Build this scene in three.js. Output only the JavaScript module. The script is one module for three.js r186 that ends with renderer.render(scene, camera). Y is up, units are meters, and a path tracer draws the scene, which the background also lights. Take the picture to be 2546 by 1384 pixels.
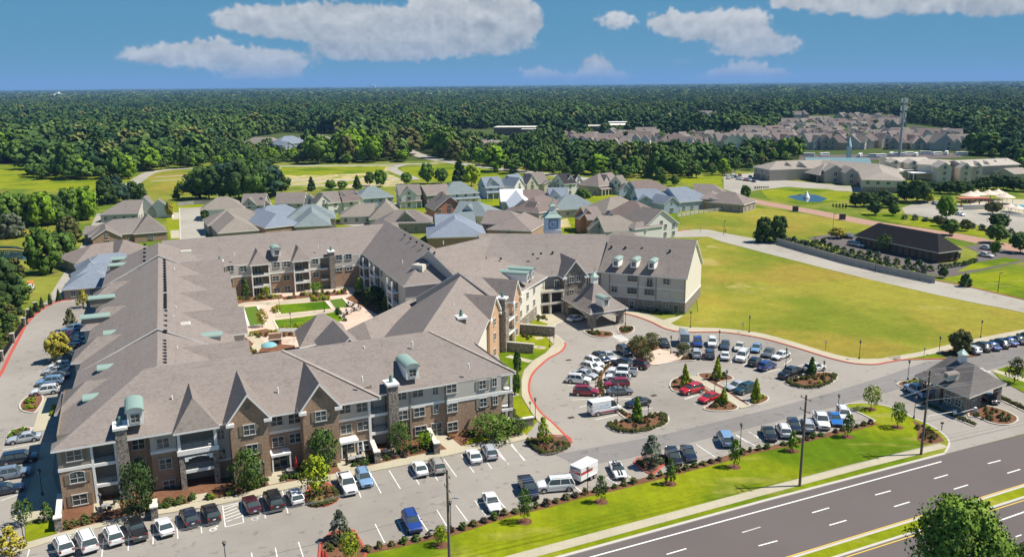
import * as THREE from 'three';
import { mergeGeometries } from 'three/addons/utils/BufferGeometryUtils.js';
import { RoundedBoxGeometry } from 'three/addons/geometries/RoundedBoxGeometry.js';

// ------------------------------------------------------------------ camera
const EYE = 55, FOC = 2100, HALF_W = 1273, HALF_H = 692, PITCH = Math.atan(484 / FOC), ROLL = Math.atan(0.00943);
const scene = new THREE.Scene();
const camera = new THREE.PerspectiveCamera(2 * Math.atan(HALF_H / FOC) * 180 / Math.PI, 1024 / 556, 1, 60000);
camera.position.set(0, EYE, 0);
camera.rotation.set(-PITCH, 0, -ROLL, 'YXZ');
// ------------------------------------------------------------------ renderer and exposure
const renderer = new THREE.WebGLRenderer({ antialias: true });
renderer.toneMapping = THREE.LinearToneMapping;
renderer.toneMappingExposure = 1.65;
renderer.shadowMap.enabled = true;
// ------------------------------------------------------------------ sun
const SUN = new THREE.Vector3(0.557, 0.829, -0.04).normalize();
const sun = new THREE.DirectionalLight(new THREE.Color(1, 0.94, 0.84), 4.6);
sun.name = 'sun_light';
sun.position.copy(SUN).multiplyScalar(600).add(new THREE.Vector3(0, 0, -250));
sun.target.position.set(0, 0, -250);
sun.castShadow = true; sun.shadow.mapSize.set(4096, 4096);
Object.assign(sun.shadow.camera, { left: -420, right: 420, top: 420, bottom: -420, near: 10, far: 1400 });
scene.add(sun, sun.target);

// ------------------------------------------------------------------ random numbers and noise
function rng(seed) { let s = seed >>> 0; return () => { s = (s + 0x6d2b79f5) | 0; let t = Math.imul(s ^ (s >>> 15), 1 | s); t = (t + Math.imul(t ^ (t >>> 7), 61 | t)) ^ t; return ((t ^ (t >>> 14)) >>> 0) / 4294967296; }; }
const hash2 = (x, y, s) => { let h = Math.imul(x, 374761393) ^ Math.imul(y, 668265263) ^ Math.imul(s + 1, 1274126177); h = Math.imul(h ^ (h >>> 13), 1274126177); return ((h ^ (h >>> 16)) >>> 0) / 4294967296; };
function vnoise(x, y, per, s) {              // value noise, period per cells
  const xi = Math.floor(x), yi = Math.floor(y), fx = x - xi, fy = y - yi, u = fx * fx * (3 - 2 * fx), v = fy * fy * (3 - 2 * fy);
  const w = (a) => ((a % per) + per) % per, x0 = w(xi), x1 = w(xi + 1), y0 = w(yi), y1 = w(yi + 1);
  return (hash2(x0, y0, s) * (1 - u) + hash2(x1, y0, s) * u) * (1 - v) + (hash2(x0, y1, s) * (1 - u) + hash2(x1, y1, s) * u) * v;
}
function fbm(u, v, per, oct, s) { let a = 0.5, t = 0, n = 0; for (let i = 0; i < oct; i++) { t += a * vnoise(u * per, v * per, per, s + i); n += a; a *= 0.55; per *= 2; } return t / n; }
const clamp = (x, a = 0, b = 1) => Math.min(b, Math.max(a, x)), lerp = (a, b, t) => a + (b - a) * t;
const smooth = (a, b, x) => { const t = clamp((x - a) / (b - a)); return t * t * (3 - 2 * t); };

// ------------------------------------------------------------------ sky: air and clouds, by direction
const COS_P = Math.cos(PITCH), SIN_P = Math.sin(PITCH), COS_R = Math.cos(ROLL), SIN_R = Math.sin(ROLL);
function ray(px, py) {                       // direction through a point of the picture
  const u = px - HALF_W, v = py - HALF_H, a = u * COS_R - v * SIN_R, b = u * SIN_R + v * COS_R;
  return new THREE.Vector3(a, -(b * COS_P + FOC * SIN_P), -(FOC * COS_P - b * SIN_P)).normalize();
}
const sky = (() => {
  const W = 4096, H = 2048, data = new Float32Array(W * H * 4), deg = 180 / Math.PI;
  const puff = [];
  const add = (cloud, px, py, rx, ry, strength = 1) => { const d = ray(px, py); puff.push([cloud, Math.atan2(d.x, -d.z) * deg, Math.asin(d.y) * deg, 0.94 * rx / FOC * deg, 0.92 * ry / FOC * deg, strength]); };
  const lobes = {
    0: [[610, 50, 75, 34], [700, 58, 110, 45], [800, 60, 110, 50], [890, 65, 110, 58], [850, 125, 100, 34], [980, 95, 120, 60], [1090, 55, 110, 60], [1120, 5, 85, 45], [1220, 62, 110, 66], [1285, 50, 62, 55], [1170, 115, 160, 34], [1000, 132, 120, 24]],
    1: [[385, 138, 80, 26], [455, 135, 70, 26], [530, 128, 62, 32], [545, 152, 120, 28], [650, 145, 75, 30], [725, 160, 58, 24], [650, 189, 112, 16]],
    2: [[1660, 60, 50, 30], [1730, 72, 75, 42], [1830, 68, 85, 46], [1900, 112, 85, 32], [1860, 122, 90, 22]],
    3: [[1855, 178, 62, 28], [1800, 190, 58, 15], [1935, 190, 58, 14]],
    4: [[1335, 187, 48, 20], [1430, 192, 75, 17], [1485, 168, 40, 30], [1540, 190, 42, 15]],
    5: [[1965, 4, 60, 18], [2080, 8, 110, 28], [2200, 12, 100, 36], [2380, 6, 100, 32], [2490, 0, 90, 40]],
  };
  for (const k in lobes) for (const a of lobes[k]) add(+k, ...a);
  add(6, 1530, 52, 55, 24, 0.55); add(6, 1680, 156, 30, 14, 0.4); add(6, 1470, 148, 36, 12, 0.4);
  const r = rng(5);                          // fair-weather clouds like these all round
  for (let i = 0; i < 44; i++) {
    let az = r() * 360 - 180; const el = 3 + r() * r() * 34, s = 0.7 + r() * 1.3;
    if (Math.abs(az) < 42 && el < 14) continue;
    for (let k = 0; k < 6; k++) puff.push([10 + i, az + (r() - 0.5) * 7 * s, el + (r() - 0.3) * 1.6 * s, (1.4 + r() * 2) * s, (0.7 + r() * 0.7) * s, 1]);
  }
  const top = {}, low = {};
  for (const p of puff) { top[p[0]] = Math.max(top[p[0]] ?? -90, p[2] + p[4]); low[p[0]] = Math.min(low[p[0]] ?? 90, p[2] - p[4]); }
  const bins = Array.from({ length: 360 }, () => []);
  puff.forEach((p) => { for (let b = Math.floor(p[1] - p[3] * 1.7); b <= p[1] + p[3] * 1.7; b++) bins[((b + 180) % 360 + 360) % 360].push(p); });
  const n2 = (x, y, o, s) => fbm(x / 64, y / 64, 64, o, s);
  for (let y = 0; y < H; y++) {
    const el = ((y + 0.5) / H - 0.5) * 180, e = Math.max(el, 0);
    // air: pale blue near the horizon, deeper overhead
    const t = 1 - Math.exp(-e / 9), t2 = smooth(8, 70, e);
    const air = [lerp(lerp(0.115, 0.045, t), 0.018, t2), lerp(lerp(0.285, 0.2, t), 0.075, t2), lerp(lerp(0.4, 0.405, t), 0.24, t2)];
    for (let x = 0; x < W; x++) {
      const o = (y * W + x) * 4;
      let cr = air[0], cg = air[1], cb = air[2];
      if (el > -0.2 && el < 44) {
        let az = ((x + 0.5) / W) * 360 - 90; if (az > 180) az -= 360;
        let d = 0, lift = 0, wsum = 0;
        const wx = (n2(az * 3 + 200, el * 3 + 50, 3, 3) - 0.5) * 0.9, wy = (n2(az * 3 + 400, el * 3 + 50, 3, 4) - 0.5) * 0.6;
        for (const p of bins[((Math.floor(az) + 180) % 360 + 360) % 360]) {
          let da = az + wx - p[1]; const de = el + wy - p[2];
          const q = (da / p[3]) ** 2 + (de / (de < 0 ? p[4] * 0.8 : p[4])) ** 2;
          if (q < 1.9) { const w = p[5] * Math.max(0, 1 - q / 1.9) ** 1.3; d += w * 1.25; wsum += w; lift += w * clamp((el - low[p[0]]) / (top[p[0]] - low[p[0]])); }
        }
        if (d > 0.02) {
          const bil = (x, y, s) => { let q = 0, k = 0.5, w = 1; for (let i = 0; i < 5; i++) { q += k * Math.abs(2 * vnoise(x * w, y * w, 4096, s + i) - 1); k *= 0.55; w *= 2.1; } return q; };   // puffs with creases between them
          const f = bil(az * 0.62 + 300, el * 0.8 + 90, 11), g = n2(az * 5 + 77, el * 6.5 + 30, 4, 23), f2 = bil(az * 0.62 + 300.12, el * 0.8 + 90.5, 11);
          const up = lift / Math.max(wsum, 1e-6), dens = d * 1.1 - f * 0.7 + (g - 0.5) * 0.5 + 0.12, a = smooth(0.22, lerp(0.95, 0.55, up), dens) * lerp(0.9, 0.98, up);
          const b = clamp(0.34 + 0.42 * up + (f2 - f) * 0.6 - (f - 0.35) * 0.35 + (g - 0.5) * 0.3, 0.1, 1);
          cr = lerp(cr, lerp(0.25, 0.56, b), a); cg = lerp(cg, lerp(0.285, 0.575, b), a); cb = lerp(cb, lerp(0.325, 0.585, b), a);
        }
      }
      data[o] = cr * 0.72; data[o + 1] = cg * 0.72; data[o + 2] = cb * 0.72; data[o + 3] = 1;
    }
  }
  const tex = new THREE.DataTexture(data, W, H, THREE.RGBAFormat, THREE.FloatType);
  tex.mapping = THREE.EquirectangularReflectionMapping; tex.colorSpace = THREE.LinearSRGBColorSpace; tex.magFilter = THREE.LinearFilter; tex.needsUpdate = true;
  return tex;
})();
scene.background = sky; scene.environment = sky;
scene.fog = new THREE.FogExp2(new THREE.Color(0.27, 0.52, 0.95), 0.000055);

// ------------------------------------------------------------------ places on the ground
const V = (x, y, z) => new THREE.Vector3(x, y, z);
function at(px, py, h = 0) { const d = ray(px, py), k = (h - EYE) / d.y; return V(d.x * k, h, d.z * k); }
const Z = (ox, oy, k) => (x, y, h = 0) => at(ox + x / k, oy + y / k, h);        // the same, in an enlargement of the picture
const turnOf = (a, b) => Math.atan2(-(b.z - a.z), b.x - a.x);                   // rotation.y that lays local +x along a -> b

// ------------------------------------------------------------------ things, parts
const used = {};
const numbered = (n) => { const k = used[n] = (used[n] ?? -1) + 1; return k ? n + '_' + String(k).padStart(3, '0') : n; };
function tag(o, label, category, group) { o.userData.label = label; o.userData.category = category; if (group) o.userData.group = group; return o; }
function thing(name, label, category, pos, turn = 0, group) {
  const o = new THREE.Group(); o.name = numbered(name); scene.add(o); o.position.copy(pos); o.rotation.y = turn; tag(o, label, category, group); return o;
}
function part(name, geo, mat, parent, label) { const m = new THREE.Mesh(geo, mat); m.name = name; m.castShadow = m.receiveShadow = true; parent.add(m); if (label) m.userData.label = label; return m; }
function single(name, geo, mat, label, category, pos, turn = 0, group) {
  const m = new THREE.Mesh(geo, mat); m.name = numbered(name); m.castShadow = m.receiveShadow = true; if (pos) m.position.copy(pos); m.rotation.y = turn; scene.add(m); tag(m, label, category, group); return m;
}
function struct(name, geo, mat, kind = 'structure') { const m = new THREE.Mesh(geo, mat); m.name = numbered(name); m.castShadow = m.receiveShadow = true; m.userData.kind = kind; scene.add(m); return m; }
function copyOf(root, label, group) { const c = root.clone(); c.name = numbered(root.name.replace(/_\d{3}$/, '')); scene.add(c); c.userData = { ...root.userData }; if (label) c.userData.label = label; if (group) c.userData.group = group; return c; }

// ------------------------------------------------------------------ mesh builder: flat faces with uv in metres
class MB {
  constructor() { this.p = []; this.uv = []; this.n = []; this.c = null; }
  face(...pts) {                              // convex, counter-clockwise from outside
    const a = pts[0]; let n = V(0, 0, 0);
    for (let i = 1; i < pts.length - 1; i++) n.add(pts[i].clone().sub(a).cross(pts[i + 1].clone().sub(a)));
    if (n.lengthSq() < 1e-14) return this; n.normalize();
    let u, w; if (Math.abs(n.y) > 0.999) { u = V(1, 0, 0); w = V(0, 0, -1); } else { u = V(0, 1, 0).cross(n).normalize(); w = n.clone().cross(u); }
    for (let i = 1; i < pts.length - 1; i++) for (const q of [a, pts[i], pts[i + 1]]) { this.p.push(q.x, q.y, q.z); this.n.push(n.x, n.y, n.z); this.uv.push(q.dot(u), q.dot(w)); }
    return this;
  }
  box(x, y, z, sx, sy, sz, turn = 0) {        // centre of the base, sizes
    const c = Math.cos(turn), s = Math.sin(turn), P = (i, j, k) => { const lx = i * sx / 2, lz = k * sz / 2; return V(x + lx * c + lz * s, y + j * sy, z - lx * s + lz * c); };
    this.face(P(-1, 0, 1), P(1, 0, 1), P(1, 1, 1), P(-1, 1, 1)); this.face(P(1, 0, -1), P(-1, 0, -1), P(-1, 1, -1), P(1, 1, -1));
    this.face(P(1, 0, 1), P(1, 0, -1), P(1, 1, -1), P(1, 1, 1)); this.face(P(-1, 0, -1), P(-1, 0, 1), P(-1, 1, 1), P(-1, 1, -1));
    this.face(P(-1, 1, 1), P(1, 1, 1), P(1, 1, -1), P(-1, 1, -1)); this.face(P(-1, 0, -1), P(1, 0, -1), P(1, 0, 1), P(-1, 0, 1)); return this;
  }
  beam(a, b, r, sides = 4) {                  // a bar from a to b
    const d = b.clone().sub(a).normalize(), t = Math.abs(d.y) > 0.9 ? V(1, 0, 0) : V(0, 1, 0), u = t.cross(d).normalize(), w = d.clone().cross(u), ring = (c) => Array.from({ length: sides }, (_, i) => { const g = (i + 0.5) / sides * 2 * Math.PI; return c.clone().addScaledVector(u, Math.cos(g) * r).addScaledVector(w, Math.sin(g) * r); });
    const A = ring(a), B = ring(b);
    for (let i = 0; i < sides; i++) { const j = (i + 1) % sides; this.face(A[i], A[j], B[j], B[i]); }
    this.face(...B); this.face(...A.reverse()); return this;
  }
  prism(pts, y0, y1) {                        // a plan outline (convex, any winding) raised from y0 to y1
    let s = 0; pts.forEach((p, i) => { const q = pts[(i + 1) % pts.length]; s += (q.x - p.x) * -(q.z + p.z); });
    const L = s < 0 ? pts : [...pts].reverse(), up = (p, y) => V(p.x, y, p.z);   // counter-clockwise seen from above
    this.face(...L.map((p) => up(p, y1))); this.face(...[...L].reverse().map((p) => up(p, y0)));
    L.forEach((p, i) => { const q = L[(i + 1) % L.length]; this.face(up(p, y0), up(q, y0), up(q, y1), up(p, y1)); }); return this;
  }
  geo() {
    const g = new THREE.BufferGeometry();
    g.setAttribute('position', new THREE.Float32BufferAttribute(this.p, 3)); g.setAttribute('normal', new THREE.Float32BufferAttribute(this.n, 3)); g.setAttribute('uv', new THREE.Float32BufferAttribute(this.uv, 2)); return g;
  }
  get empty() { return !this.p.length; }
  put(name, mat, parent, label) {             // as a part; the faces were given in world places
    if (this.empty) return null; const m = part(name, this.geo(), mat, parent, label);
    if (parent.isObject3D && parent !== scene) { parent.updateMatrixWorld(true); m.applyMatrix4(parent.matrixWorld.clone().invert()); } return m;
  }
}

// ------------------------------------------------------------------ textures, uv in metres
const TEX = {};
function texture(size, metres, fn, srgb = true) {
  const data = new Uint8Array(size * size * 4), enc = (c) => Math.round(255 * clamp(srgb ? (c <= 0.0031308 ? 12.92 * c : 1.055 * Math.pow(c, 1 / 2.4) - 0.055) : c));
  const lut = new Uint8Array(4097); for (let i = 0; i <= 4096; i++) lut[i] = enc(i / 4096);
  for (let y = 0; y < size; y++) for (let x = 0; x < size; x++) { const c = fn(x / size, y / size, x, y), o = (y * size + x) * 4; for (let k = 0; k < 3; k++) data[o + k] = lut[Math.round(clamp(c[k]) * 4096)]; data[o + 3] = 255; }
  const t = new THREE.DataTexture(data, size, size, THREE.RGBAFormat); t.wrapS = t.wrapT = THREE.RepeatWrapping; t.magFilter = THREE.LinearFilter; t.minFilter = THREE.LinearMipmapLinearFilter; if (srgb) t.colorSpace = THREE.SRGBColorSpace; t.repeat.set(1 / metres, 1 / metres); t.needsUpdate = true; return t;
}
const mulc = (c, k) => [c[0] * k, c[1] * k, c[2] * k], mixc = (a, b, t) => [lerp(a[0], b[0], t), lerp(a[1], b[1], t), lerp(a[2], b[2], t)];
TEX.shingle = texture(1024, 16, (u, v, x, y) => { const row = Math.floor(v * 80), tab = Math.floor(u * 40 + (row % 2) * 0.5 + hash2(row, 3, 9)), k = 0.84 + 0.32 * hash2(tab % 40, row, 1), m = 0.86 + 0.28 * fbm(u, v, 5, 5, 7), st = 0.9 + 0.2 * fbm(u * 0.5, v * 4, 8, 4, 19), edge = (v * 80) % 1 < 0.14 ? 0.8 : 1, g = 0.92 + 0.16 * hash2(x, y, 5), s = k * m * edge * g * st; return [s, s * 0.985, s * 0.975]; });
TEX.grain = texture(512, 3, (u, v, x, y) => { const m = 0.93 + 0.14 * fbm(u, v, 6, 5, 31), g = 0.97 + 0.06 * hash2(x, y, 8), s = m * g; return [s, s, s]; });
TEX.brick = texture(512, 2.4, (u, v, x, y) => { const row = Math.floor(v * 32), o = (row % 2) * 0.5, cx = u * 12 + o, col = Math.floor(cx), fx = cx - col, fy = v * 32 - row; const mortar = fx < 0.05 || fy < 0.13, h = hash2(col % 12, row, 2), n = 0.9 + 0.2 * fbm(u, v, 8, 4, 3); return mortar ? mulc([0.36, 0.33, 0.29], n) : mulc(mixc([0.235, 0.148, 0.095], [0.42, 0.28, 0.18], h), n); });
TEX.stone = (() => { const N = 14, pt = (i, j) => [i + 0.15 + 0.7 * hash2((i + N) % N, (j + N) % N, 41), j + 0.15 + 0.7 * hash2((i + N) % N, (j + N) % N, 42)]; return texture(512, 3.2, (u, v) => { const X = u * N, Y = v * N; let a = 9, b = 9, id = 0; for (let i = -1; i < 2; i++) for (let j = -1; j < 2; j++) { const ci = Math.floor(X) + i, cj = Math.floor(Y) + j, q = pt(ci, cj), d = Math.hypot((X - q[0]) * 0.8, Y - q[1]); if (d < a) { b = a; a = d; id = hash2((ci + N) % N, (cj + N) % N, 43); } else if (d < b) b = d; } const n = 0.85 + 0.3 * fbm(u, v, 12, 4, 44); return b - a < 0.07 ? mulc([0.17, 0.155, 0.14], n) : mulc(mixc([0.13, 0.115, 0.1], [0.4, 0.35, 0.29], id), n); }); })();
TEX.siding = texture(256, 3.2, (u, v, x, y) => { const f = (v * 20) % 1, s = (f < 0.14 ? 0.8 : 1) * (0.95 + 0.1 * fbm(u, v, 5, 4, 51)); return [s, s, s]; });
TEX.asphalt = texture(2048, 70, (u, v, x, y) => { const m = fbm(u, v, 5, 5, 61), p = fbm(u, v, 26, 4, 62), c = Math.abs(fbm(u, v, 9, 5, 63) - 0.5), g = hash2(x, y, 64); let s = 0.78 + 0.3 * m + 0.14 * (p - 0.5) + 0.1 * (g - 0.5); s *= 0.9 + 0.2 * fbm(u, v, 3, 3, 68); if (c < 0.0022) s *= 0.86; const spot = fbm(u, v, 60, 3, 66); if (spot > 0.74) s *= 0.8; return [s * 1.01, s, s * 0.985]; });
TEX.road = texture(1024, 40, (u, v, x, y) => { const m = fbm(u, v, 4, 5, 71), g = hash2(x, y, 72), s = 0.86 + 0.22 * m + 0.1 * (g - 0.5); return [s, s * 0.99, s * 0.985]; });
TEX.concrete = texture(1024, 24, (u, v, x, y) => { const m = fbm(u, v, 8, 5, 81), g = hash2(x, y, 82), j = (u * 16) % 1 < 0.03 || (v * 16) % 1 < 0.03, s = (0.86 + 0.24 * m + 0.06 * (g - 0.5)) * (j ? 0.82 : 1); return [s, s * 0.985, s * 0.95]; });
TEX.lawn = texture(2048, 90, (u, v, x, y) => { const m = fbm(u, v, 6, 5, 91), p = fbm(u, v, 40, 4, 92), g = hash2(x, y, 93), w = fbm(u + 0.3, v * 3, 9, 4, 94); let c = mixc([0.085, 0.145, 0.004], [0.2, 0.23, 0.006], smooth(0.3, 0.7, m)); c = mixc(c, [0.3, 0.27, 0.06], 0.5 * smooth(0.6, 0.8, w)); const q = fbm(u, v, 150, 3, 97), mow = 0.97 + 0.06 * (Math.sin(u * 6.283 * 40) > 0 ? 1 : 0); return mulc(c, (0.62 + 0.3 * p + 0.34 * q + 0.3 * (g - 0.5)) * mow); });
TEX.field = texture(2048, 150, (u, v, x, y) => { const m = fbm(u, v, 5, 6, 101), p = fbm(u, v, 48, 4, 102), g = hash2(x, y, 103), w = fbm(u, v, 7, 6, 104), b = fbm(u + 0.5, v + 0.2, 11, 6, 106); let c = mixc([0.145, 0.178, 0.016], [0.245, 0.228, 0.03], smooth(0.34, 0.66, m)); c = mixc(c, [0.27, 0.2, 0.035], 0.75 * smooth(0.5, 0.72, w)); c = mixc(c, [0.34, 0.29, 0.09], 0.7 * smooth(0.66, 0.8, b)); const q = fbm(u, v, 200, 3, 107); return mulc(c, 0.64 + 0.3 * p + 0.32 * q + 0.26 * (g - 0.5)); });
TEX.meadow = texture(1024, 120, (u, v, x, y) => { const m = fbm(u, v, 7, 6, 111), p = fbm(u, v, 50, 4, 112), w = fbm(u, v, 10, 5, 113); let c = mixc([0.09, 0.14, 0.012], [0.19, 0.2, 0.03], smooth(0.35, 0.65, m)); c = mixc(c, [0.22, 0.17, 0.06], 0.6 * smooth(0.58, 0.75, w)); return mulc(c, 0.75 + 0.5 * p); });
TEX.mulch = texture(512, 6, (u, v, x, y) => { const m = fbm(u, v, 6, 5, 121), g = hash2(x, y, 122), p = fbm(u, v, 40, 3, 123); return mulc(mixc([0.13, 0.06, 0.035], [0.24, 0.125, 0.07], m), 0.6 + 0.5 * p + 0.3 * (g - 0.5)); });
TEX.paver = texture(512, 5, (u, v) => { const row = Math.floor(v * 24), cx = u * 12 + (row % 2) * 0.5, col = Math.floor(cx), j = cx - col < 0.07 || v * 24 - row < 0.12, h = hash2(col % 12, row, 131), n = 0.9 + 0.2 * fbm(u, v, 5, 4, 132); return j ? mulc([0.24, 0.19, 0.16], n) : mulc(mixc([0.3, 0.17, 0.12], [0.42, 0.27, 0.2], h), n); });
TEX.bark = texture(256, 1.5, (u, v) => { const s = 0.6 + 0.8 * fbm(u * 4, v, 8, 5, 141); return [s, s, s]; });
TEX.dirt = texture(1024, 60, (u, v, x, y) => { const m = fbm(u, v, 6, 6, 151), w = fbm(u, v * 2, 9, 5, 152), p = fbm(u, v, 44, 4, 153); let c = mixc([0.42, 0.32, 0.17], [0.5, 0.41, 0.24], m); c = mixc(c, [0.2, 0.23, 0.03], smooth(0.46, 0.6, w)); return mulc(c, 0.78 + 0.4 * p); });

// ------------------------------------------------------------------ materials (base colours; shade painted in where said)
const std = (r, g, b, rough = 0.9, map, extra) => { const m = new THREE.MeshPhysicalMaterial({ roughness: rough, metalness: 0, map: map ?? null, specularIntensity: rough > 0.84 ? 0.15 : 1, ...extra }); m.color.setRGB(r, g, b); return m; };
const M = {
  winFrame: std(0.5, 0.49, 0.46, 0.6, TEX.grain),
  ground: std(0.06, 0.085, 0.022, 1, TEX.grain), asphalt: std(0.29, 0.268, 0.238, 0.95, TEX.asphalt), road: std(0.128, 0.111, 0.107, 0.95, TEX.road), concrete: std(0.41, 0.375, 0.285, 0.92, TEX.concrete), pale: std(0.34, 0.318, 0.275, 0.92, TEX.asphalt), kerb: std(0.46, 0.43, 0.38, 0.9, TEX.grain), redKerb: std(0.42, 0.075, 0.05, 0.75, TEX.grain),
  lawn: std(1, 1, 1, 1, TEX.lawn), field: std(1, 1, 1, 1, TEX.field), meadow: std(1, 1, 1, 1, TEX.meadow), mulch: std(1, 1, 1, 1, TEX.mulch), paver: std(1, 1, 1, 0.95, TEX.paver), plaza: std(0.55, 0.43, 0.35, 0.95, TEX.concrete), dirt: std(1, 1, 1, 1, TEX.dirt), turf: std(0.09, 0.15, 0.02, 1, TEX.grain), stripe: std(0.75, 0.74, 0.7, 0.8, TEX.grain), yellow: std(0.62, 0.42, 0.05, 0.8, TEX.grain),
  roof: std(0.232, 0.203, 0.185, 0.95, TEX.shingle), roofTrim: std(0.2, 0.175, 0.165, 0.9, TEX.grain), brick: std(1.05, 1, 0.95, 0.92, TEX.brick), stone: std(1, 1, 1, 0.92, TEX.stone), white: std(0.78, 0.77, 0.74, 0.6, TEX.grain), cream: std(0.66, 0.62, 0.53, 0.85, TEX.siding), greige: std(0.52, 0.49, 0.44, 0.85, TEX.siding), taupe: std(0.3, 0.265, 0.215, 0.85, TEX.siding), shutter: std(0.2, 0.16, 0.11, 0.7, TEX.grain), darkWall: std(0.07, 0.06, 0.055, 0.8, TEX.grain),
  copper: std(0.22, 0.315, 0.275, 0.55, TEX.grain), copperDark: std(0.09, 0.2, 0.17, 0.5, TEX.grain), glass: std(0.05, 0.068, 0.07, 0.06, null), recess: std(0.13, 0.11, 0.09, 0.85, TEX.grain), tanBrick: std(1.5, 1.36, 1.22, 0.92, TEX.brick), glassBlue: std(0.03, 0.06, 0.075, 0.08, null), black: std(0.018, 0.018, 0.02, 0.45, null), darkMetal: std(0.03, 0.03, 0.032, 0.5, null), galvanised: std(0.42, 0.42, 0.42, 0.5, TEX.grain, { metalness: 0.4 }), wood: std(0.2, 0.16, 0.12, 0.85, TEX.bark), fence: std(0.36, 0.34, 0.31, 0.85, TEX.grain),  // recess: wall colour darkened to stand for shade inside the balconies
  tyre: std(0.015, 0.015, 0.016, 0.85, null), rim: std(0.45, 0.45, 0.46, 0.35, null, { metalness: 0.7 }), lampRed: std(0.3, 0.01, 0.01, 0.25, null), lampClear: std(0.75, 0.76, 0.78, 0.15, null), plastic: std(0.04, 0.04, 0.043, 0.6, null), terracotta: std(0.4, 0.13, 0.08, 0.8, TEX.grain), hoodRed: std(0.45, 0.02, 0.02, 0.6, null), water: std(0.02, 0.045, 0.05, 0.04, null), poolWater: std(0.09, 0.34, 0.42, 0.06, null),
  trunk: std(0.13, 0.1, 0.075, 0.95, TEX.bark),
};
const paintMap = new Map();
function paint(r, g, b) { const k = [r, g, b].join(); if (!paintMap.has(k)) { const m = new THREE.MeshPhysicalMaterial({ roughness: 0.32, metalness: 0.15, clearcoat: 1, clearcoatRoughness: 0.04 }); m.color.setRGB(r, g, b); paintMap.set(k, m); } return paintMap.get(k); }
const roofMats = new Map();
const roofOf = (r, g, b) => { const k = [r, g, b].join(); if (!roofMats.has(k)) roofMats.set(k, std(r, g, b, 0.93, TEX.shingle)); return roofMats.get(k); };
const wallMats = new Map();
const wallOf = (r, g, b, map = TEX.siding) => { const k = [r, g, b, map === TEX.siding].join(); if (!wallMats.has(k)) wallMats.set(k, std(r, g, b, 0.88, map)); return wallMats.get(k); };

// ================================================================== GROUND
const curve = (pts, n = 6, closed = false) => new THREE.CatmullRomCurve3(pts, closed, 'centripetal').getPoints(pts.length * n);
function sheetGeo(pts, y) {                    // any outline
  const ring = pts.map((p) => new THREE.Vector2(p.x, -p.z)); if (THREE.ShapeUtils.isClockWise(ring)) ring.reverse();
  const tri = THREE.ShapeUtils.triangulateShape(ring, []), g = new THREE.BufferGeometry(), P = [], U = [], N = [];
  for (const t of tri) for (const i of t) { P.push(ring[i].x, y, -ring[i].y); U.push(ring[i].x, ring[i].y); N.push(0, 1, 0); }
  g.setAttribute('position', new THREE.Float32BufferAttribute(P, 3)); g.setAttribute('normal', new THREE.Float32BufferAttribute(N, 3)); g.setAttribute('uv', new THREE.Float32BufferAttribute(U, 2)); return g;
}
function raisedGeo(pts, y0, y1) {              // the outline with edges going down to y0
  const ring = pts.map((p) => V(p.x, 0, p.z)); let s = 0; ring.forEach((p, i) => { const q = ring[(i + 1) % ring.length]; s += p.x * -q.z - q.x * -p.z; }); if (s < 0) ring.reverse();
  const mb = new MB(); ring.forEach((p, i) => { const q = ring[(i + 1) % ring.length]; mb.face(V(p.x, y0, p.z), V(q.x, y0, q.z), V(q.x, y1, q.z), V(p.x, y1, p.z)); });
  return mergeGeometries([sheetGeo(pts, y1), mb.geo()]);
}
function ribbonGeo(pts, w, y0, y1, closed = false) {  // a band along a line; with sides when y0 < y1
  const n = pts.length, L = [], R = [];
  for (let i = 0; i < n; i++) {
    const a = pts[closed ? (i - 1 + n) % n : Math.max(i - 1, 0)], b = pts[closed ? (i + 1) % n : Math.min(i + 1, n - 1)], d = V(b.x - a.x, 0, b.z - a.z).normalize(), s = V(d.z, 0, -d.x);
    L.push(V(pts[i].x + s.x * w / 2, 0, pts[i].z + s.z * w / 2)); R.push(V(pts[i].x - s.x * w / 2, 0, pts[i].z - s.z * w / 2));
  }
  const mb = new MB(), Y = (p, y) => V(p.x, y, p.z);
  for (let i = 0; i < (closed ? n : n - 1); i++) { const j = (i + 1) % n; mb.face(Y(R[i], y1), Y(R[j], y1), Y(L[j], y1), Y(L[i], y1)); if (y1 - y0 > 0.02) { mb.face(Y(R[i], y0), Y(R[j], y0), Y(R[j], y1), Y(R[i], y1)); mb.face(Y(L[j], y0), Y(L[i], y0), Y(L[i], y1), Y(L[j], y1)); } }
  if (!closed && y1 - y0 > 0.02) { mb.face(Y(L[0], y0), Y(R[0], y0), Y(R[0], y1), Y(L[0], y1)); const e = n - 1; mb.face(Y(R[e], y0), Y(L[e], y0), Y(L[e], y1), Y(R[e], y1)); }
  return mb.geo();
}
const px = (list, h = 0) => list.map(([x, y]) => at(x, y, h));
const sheet = (name, list, y, mat) => struct(name, sheetGeo(px(list), y), mat);
const raised = (name, list, y, mat, y0 = 0) => struct(name, raisedGeo(px(list), y0, y), mat);
const band = (name, list, w, y0, y1, mat, smoothIt = true, closed = false) => struct(name, ribbonGeo(smoothIt ? curve(px(list), 6, closed) : px(list), w, y0, y1, closed), mat);
const line = (parent, name, a, b, w, y, mat) => { const d = b.clone().sub(a).setY(0).normalize(), s = V(d.z, 0, -d.x).multiplyScalar(w / 2), mb = new MB(), Y = (p, k) => V(p.x + s.x * k, y, p.z + s.z * k); mb.face(Y(a, -1), Y(b, -1), Y(b, 1), Y(a, 1)); return mb.put(name, mat, parent); };

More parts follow.
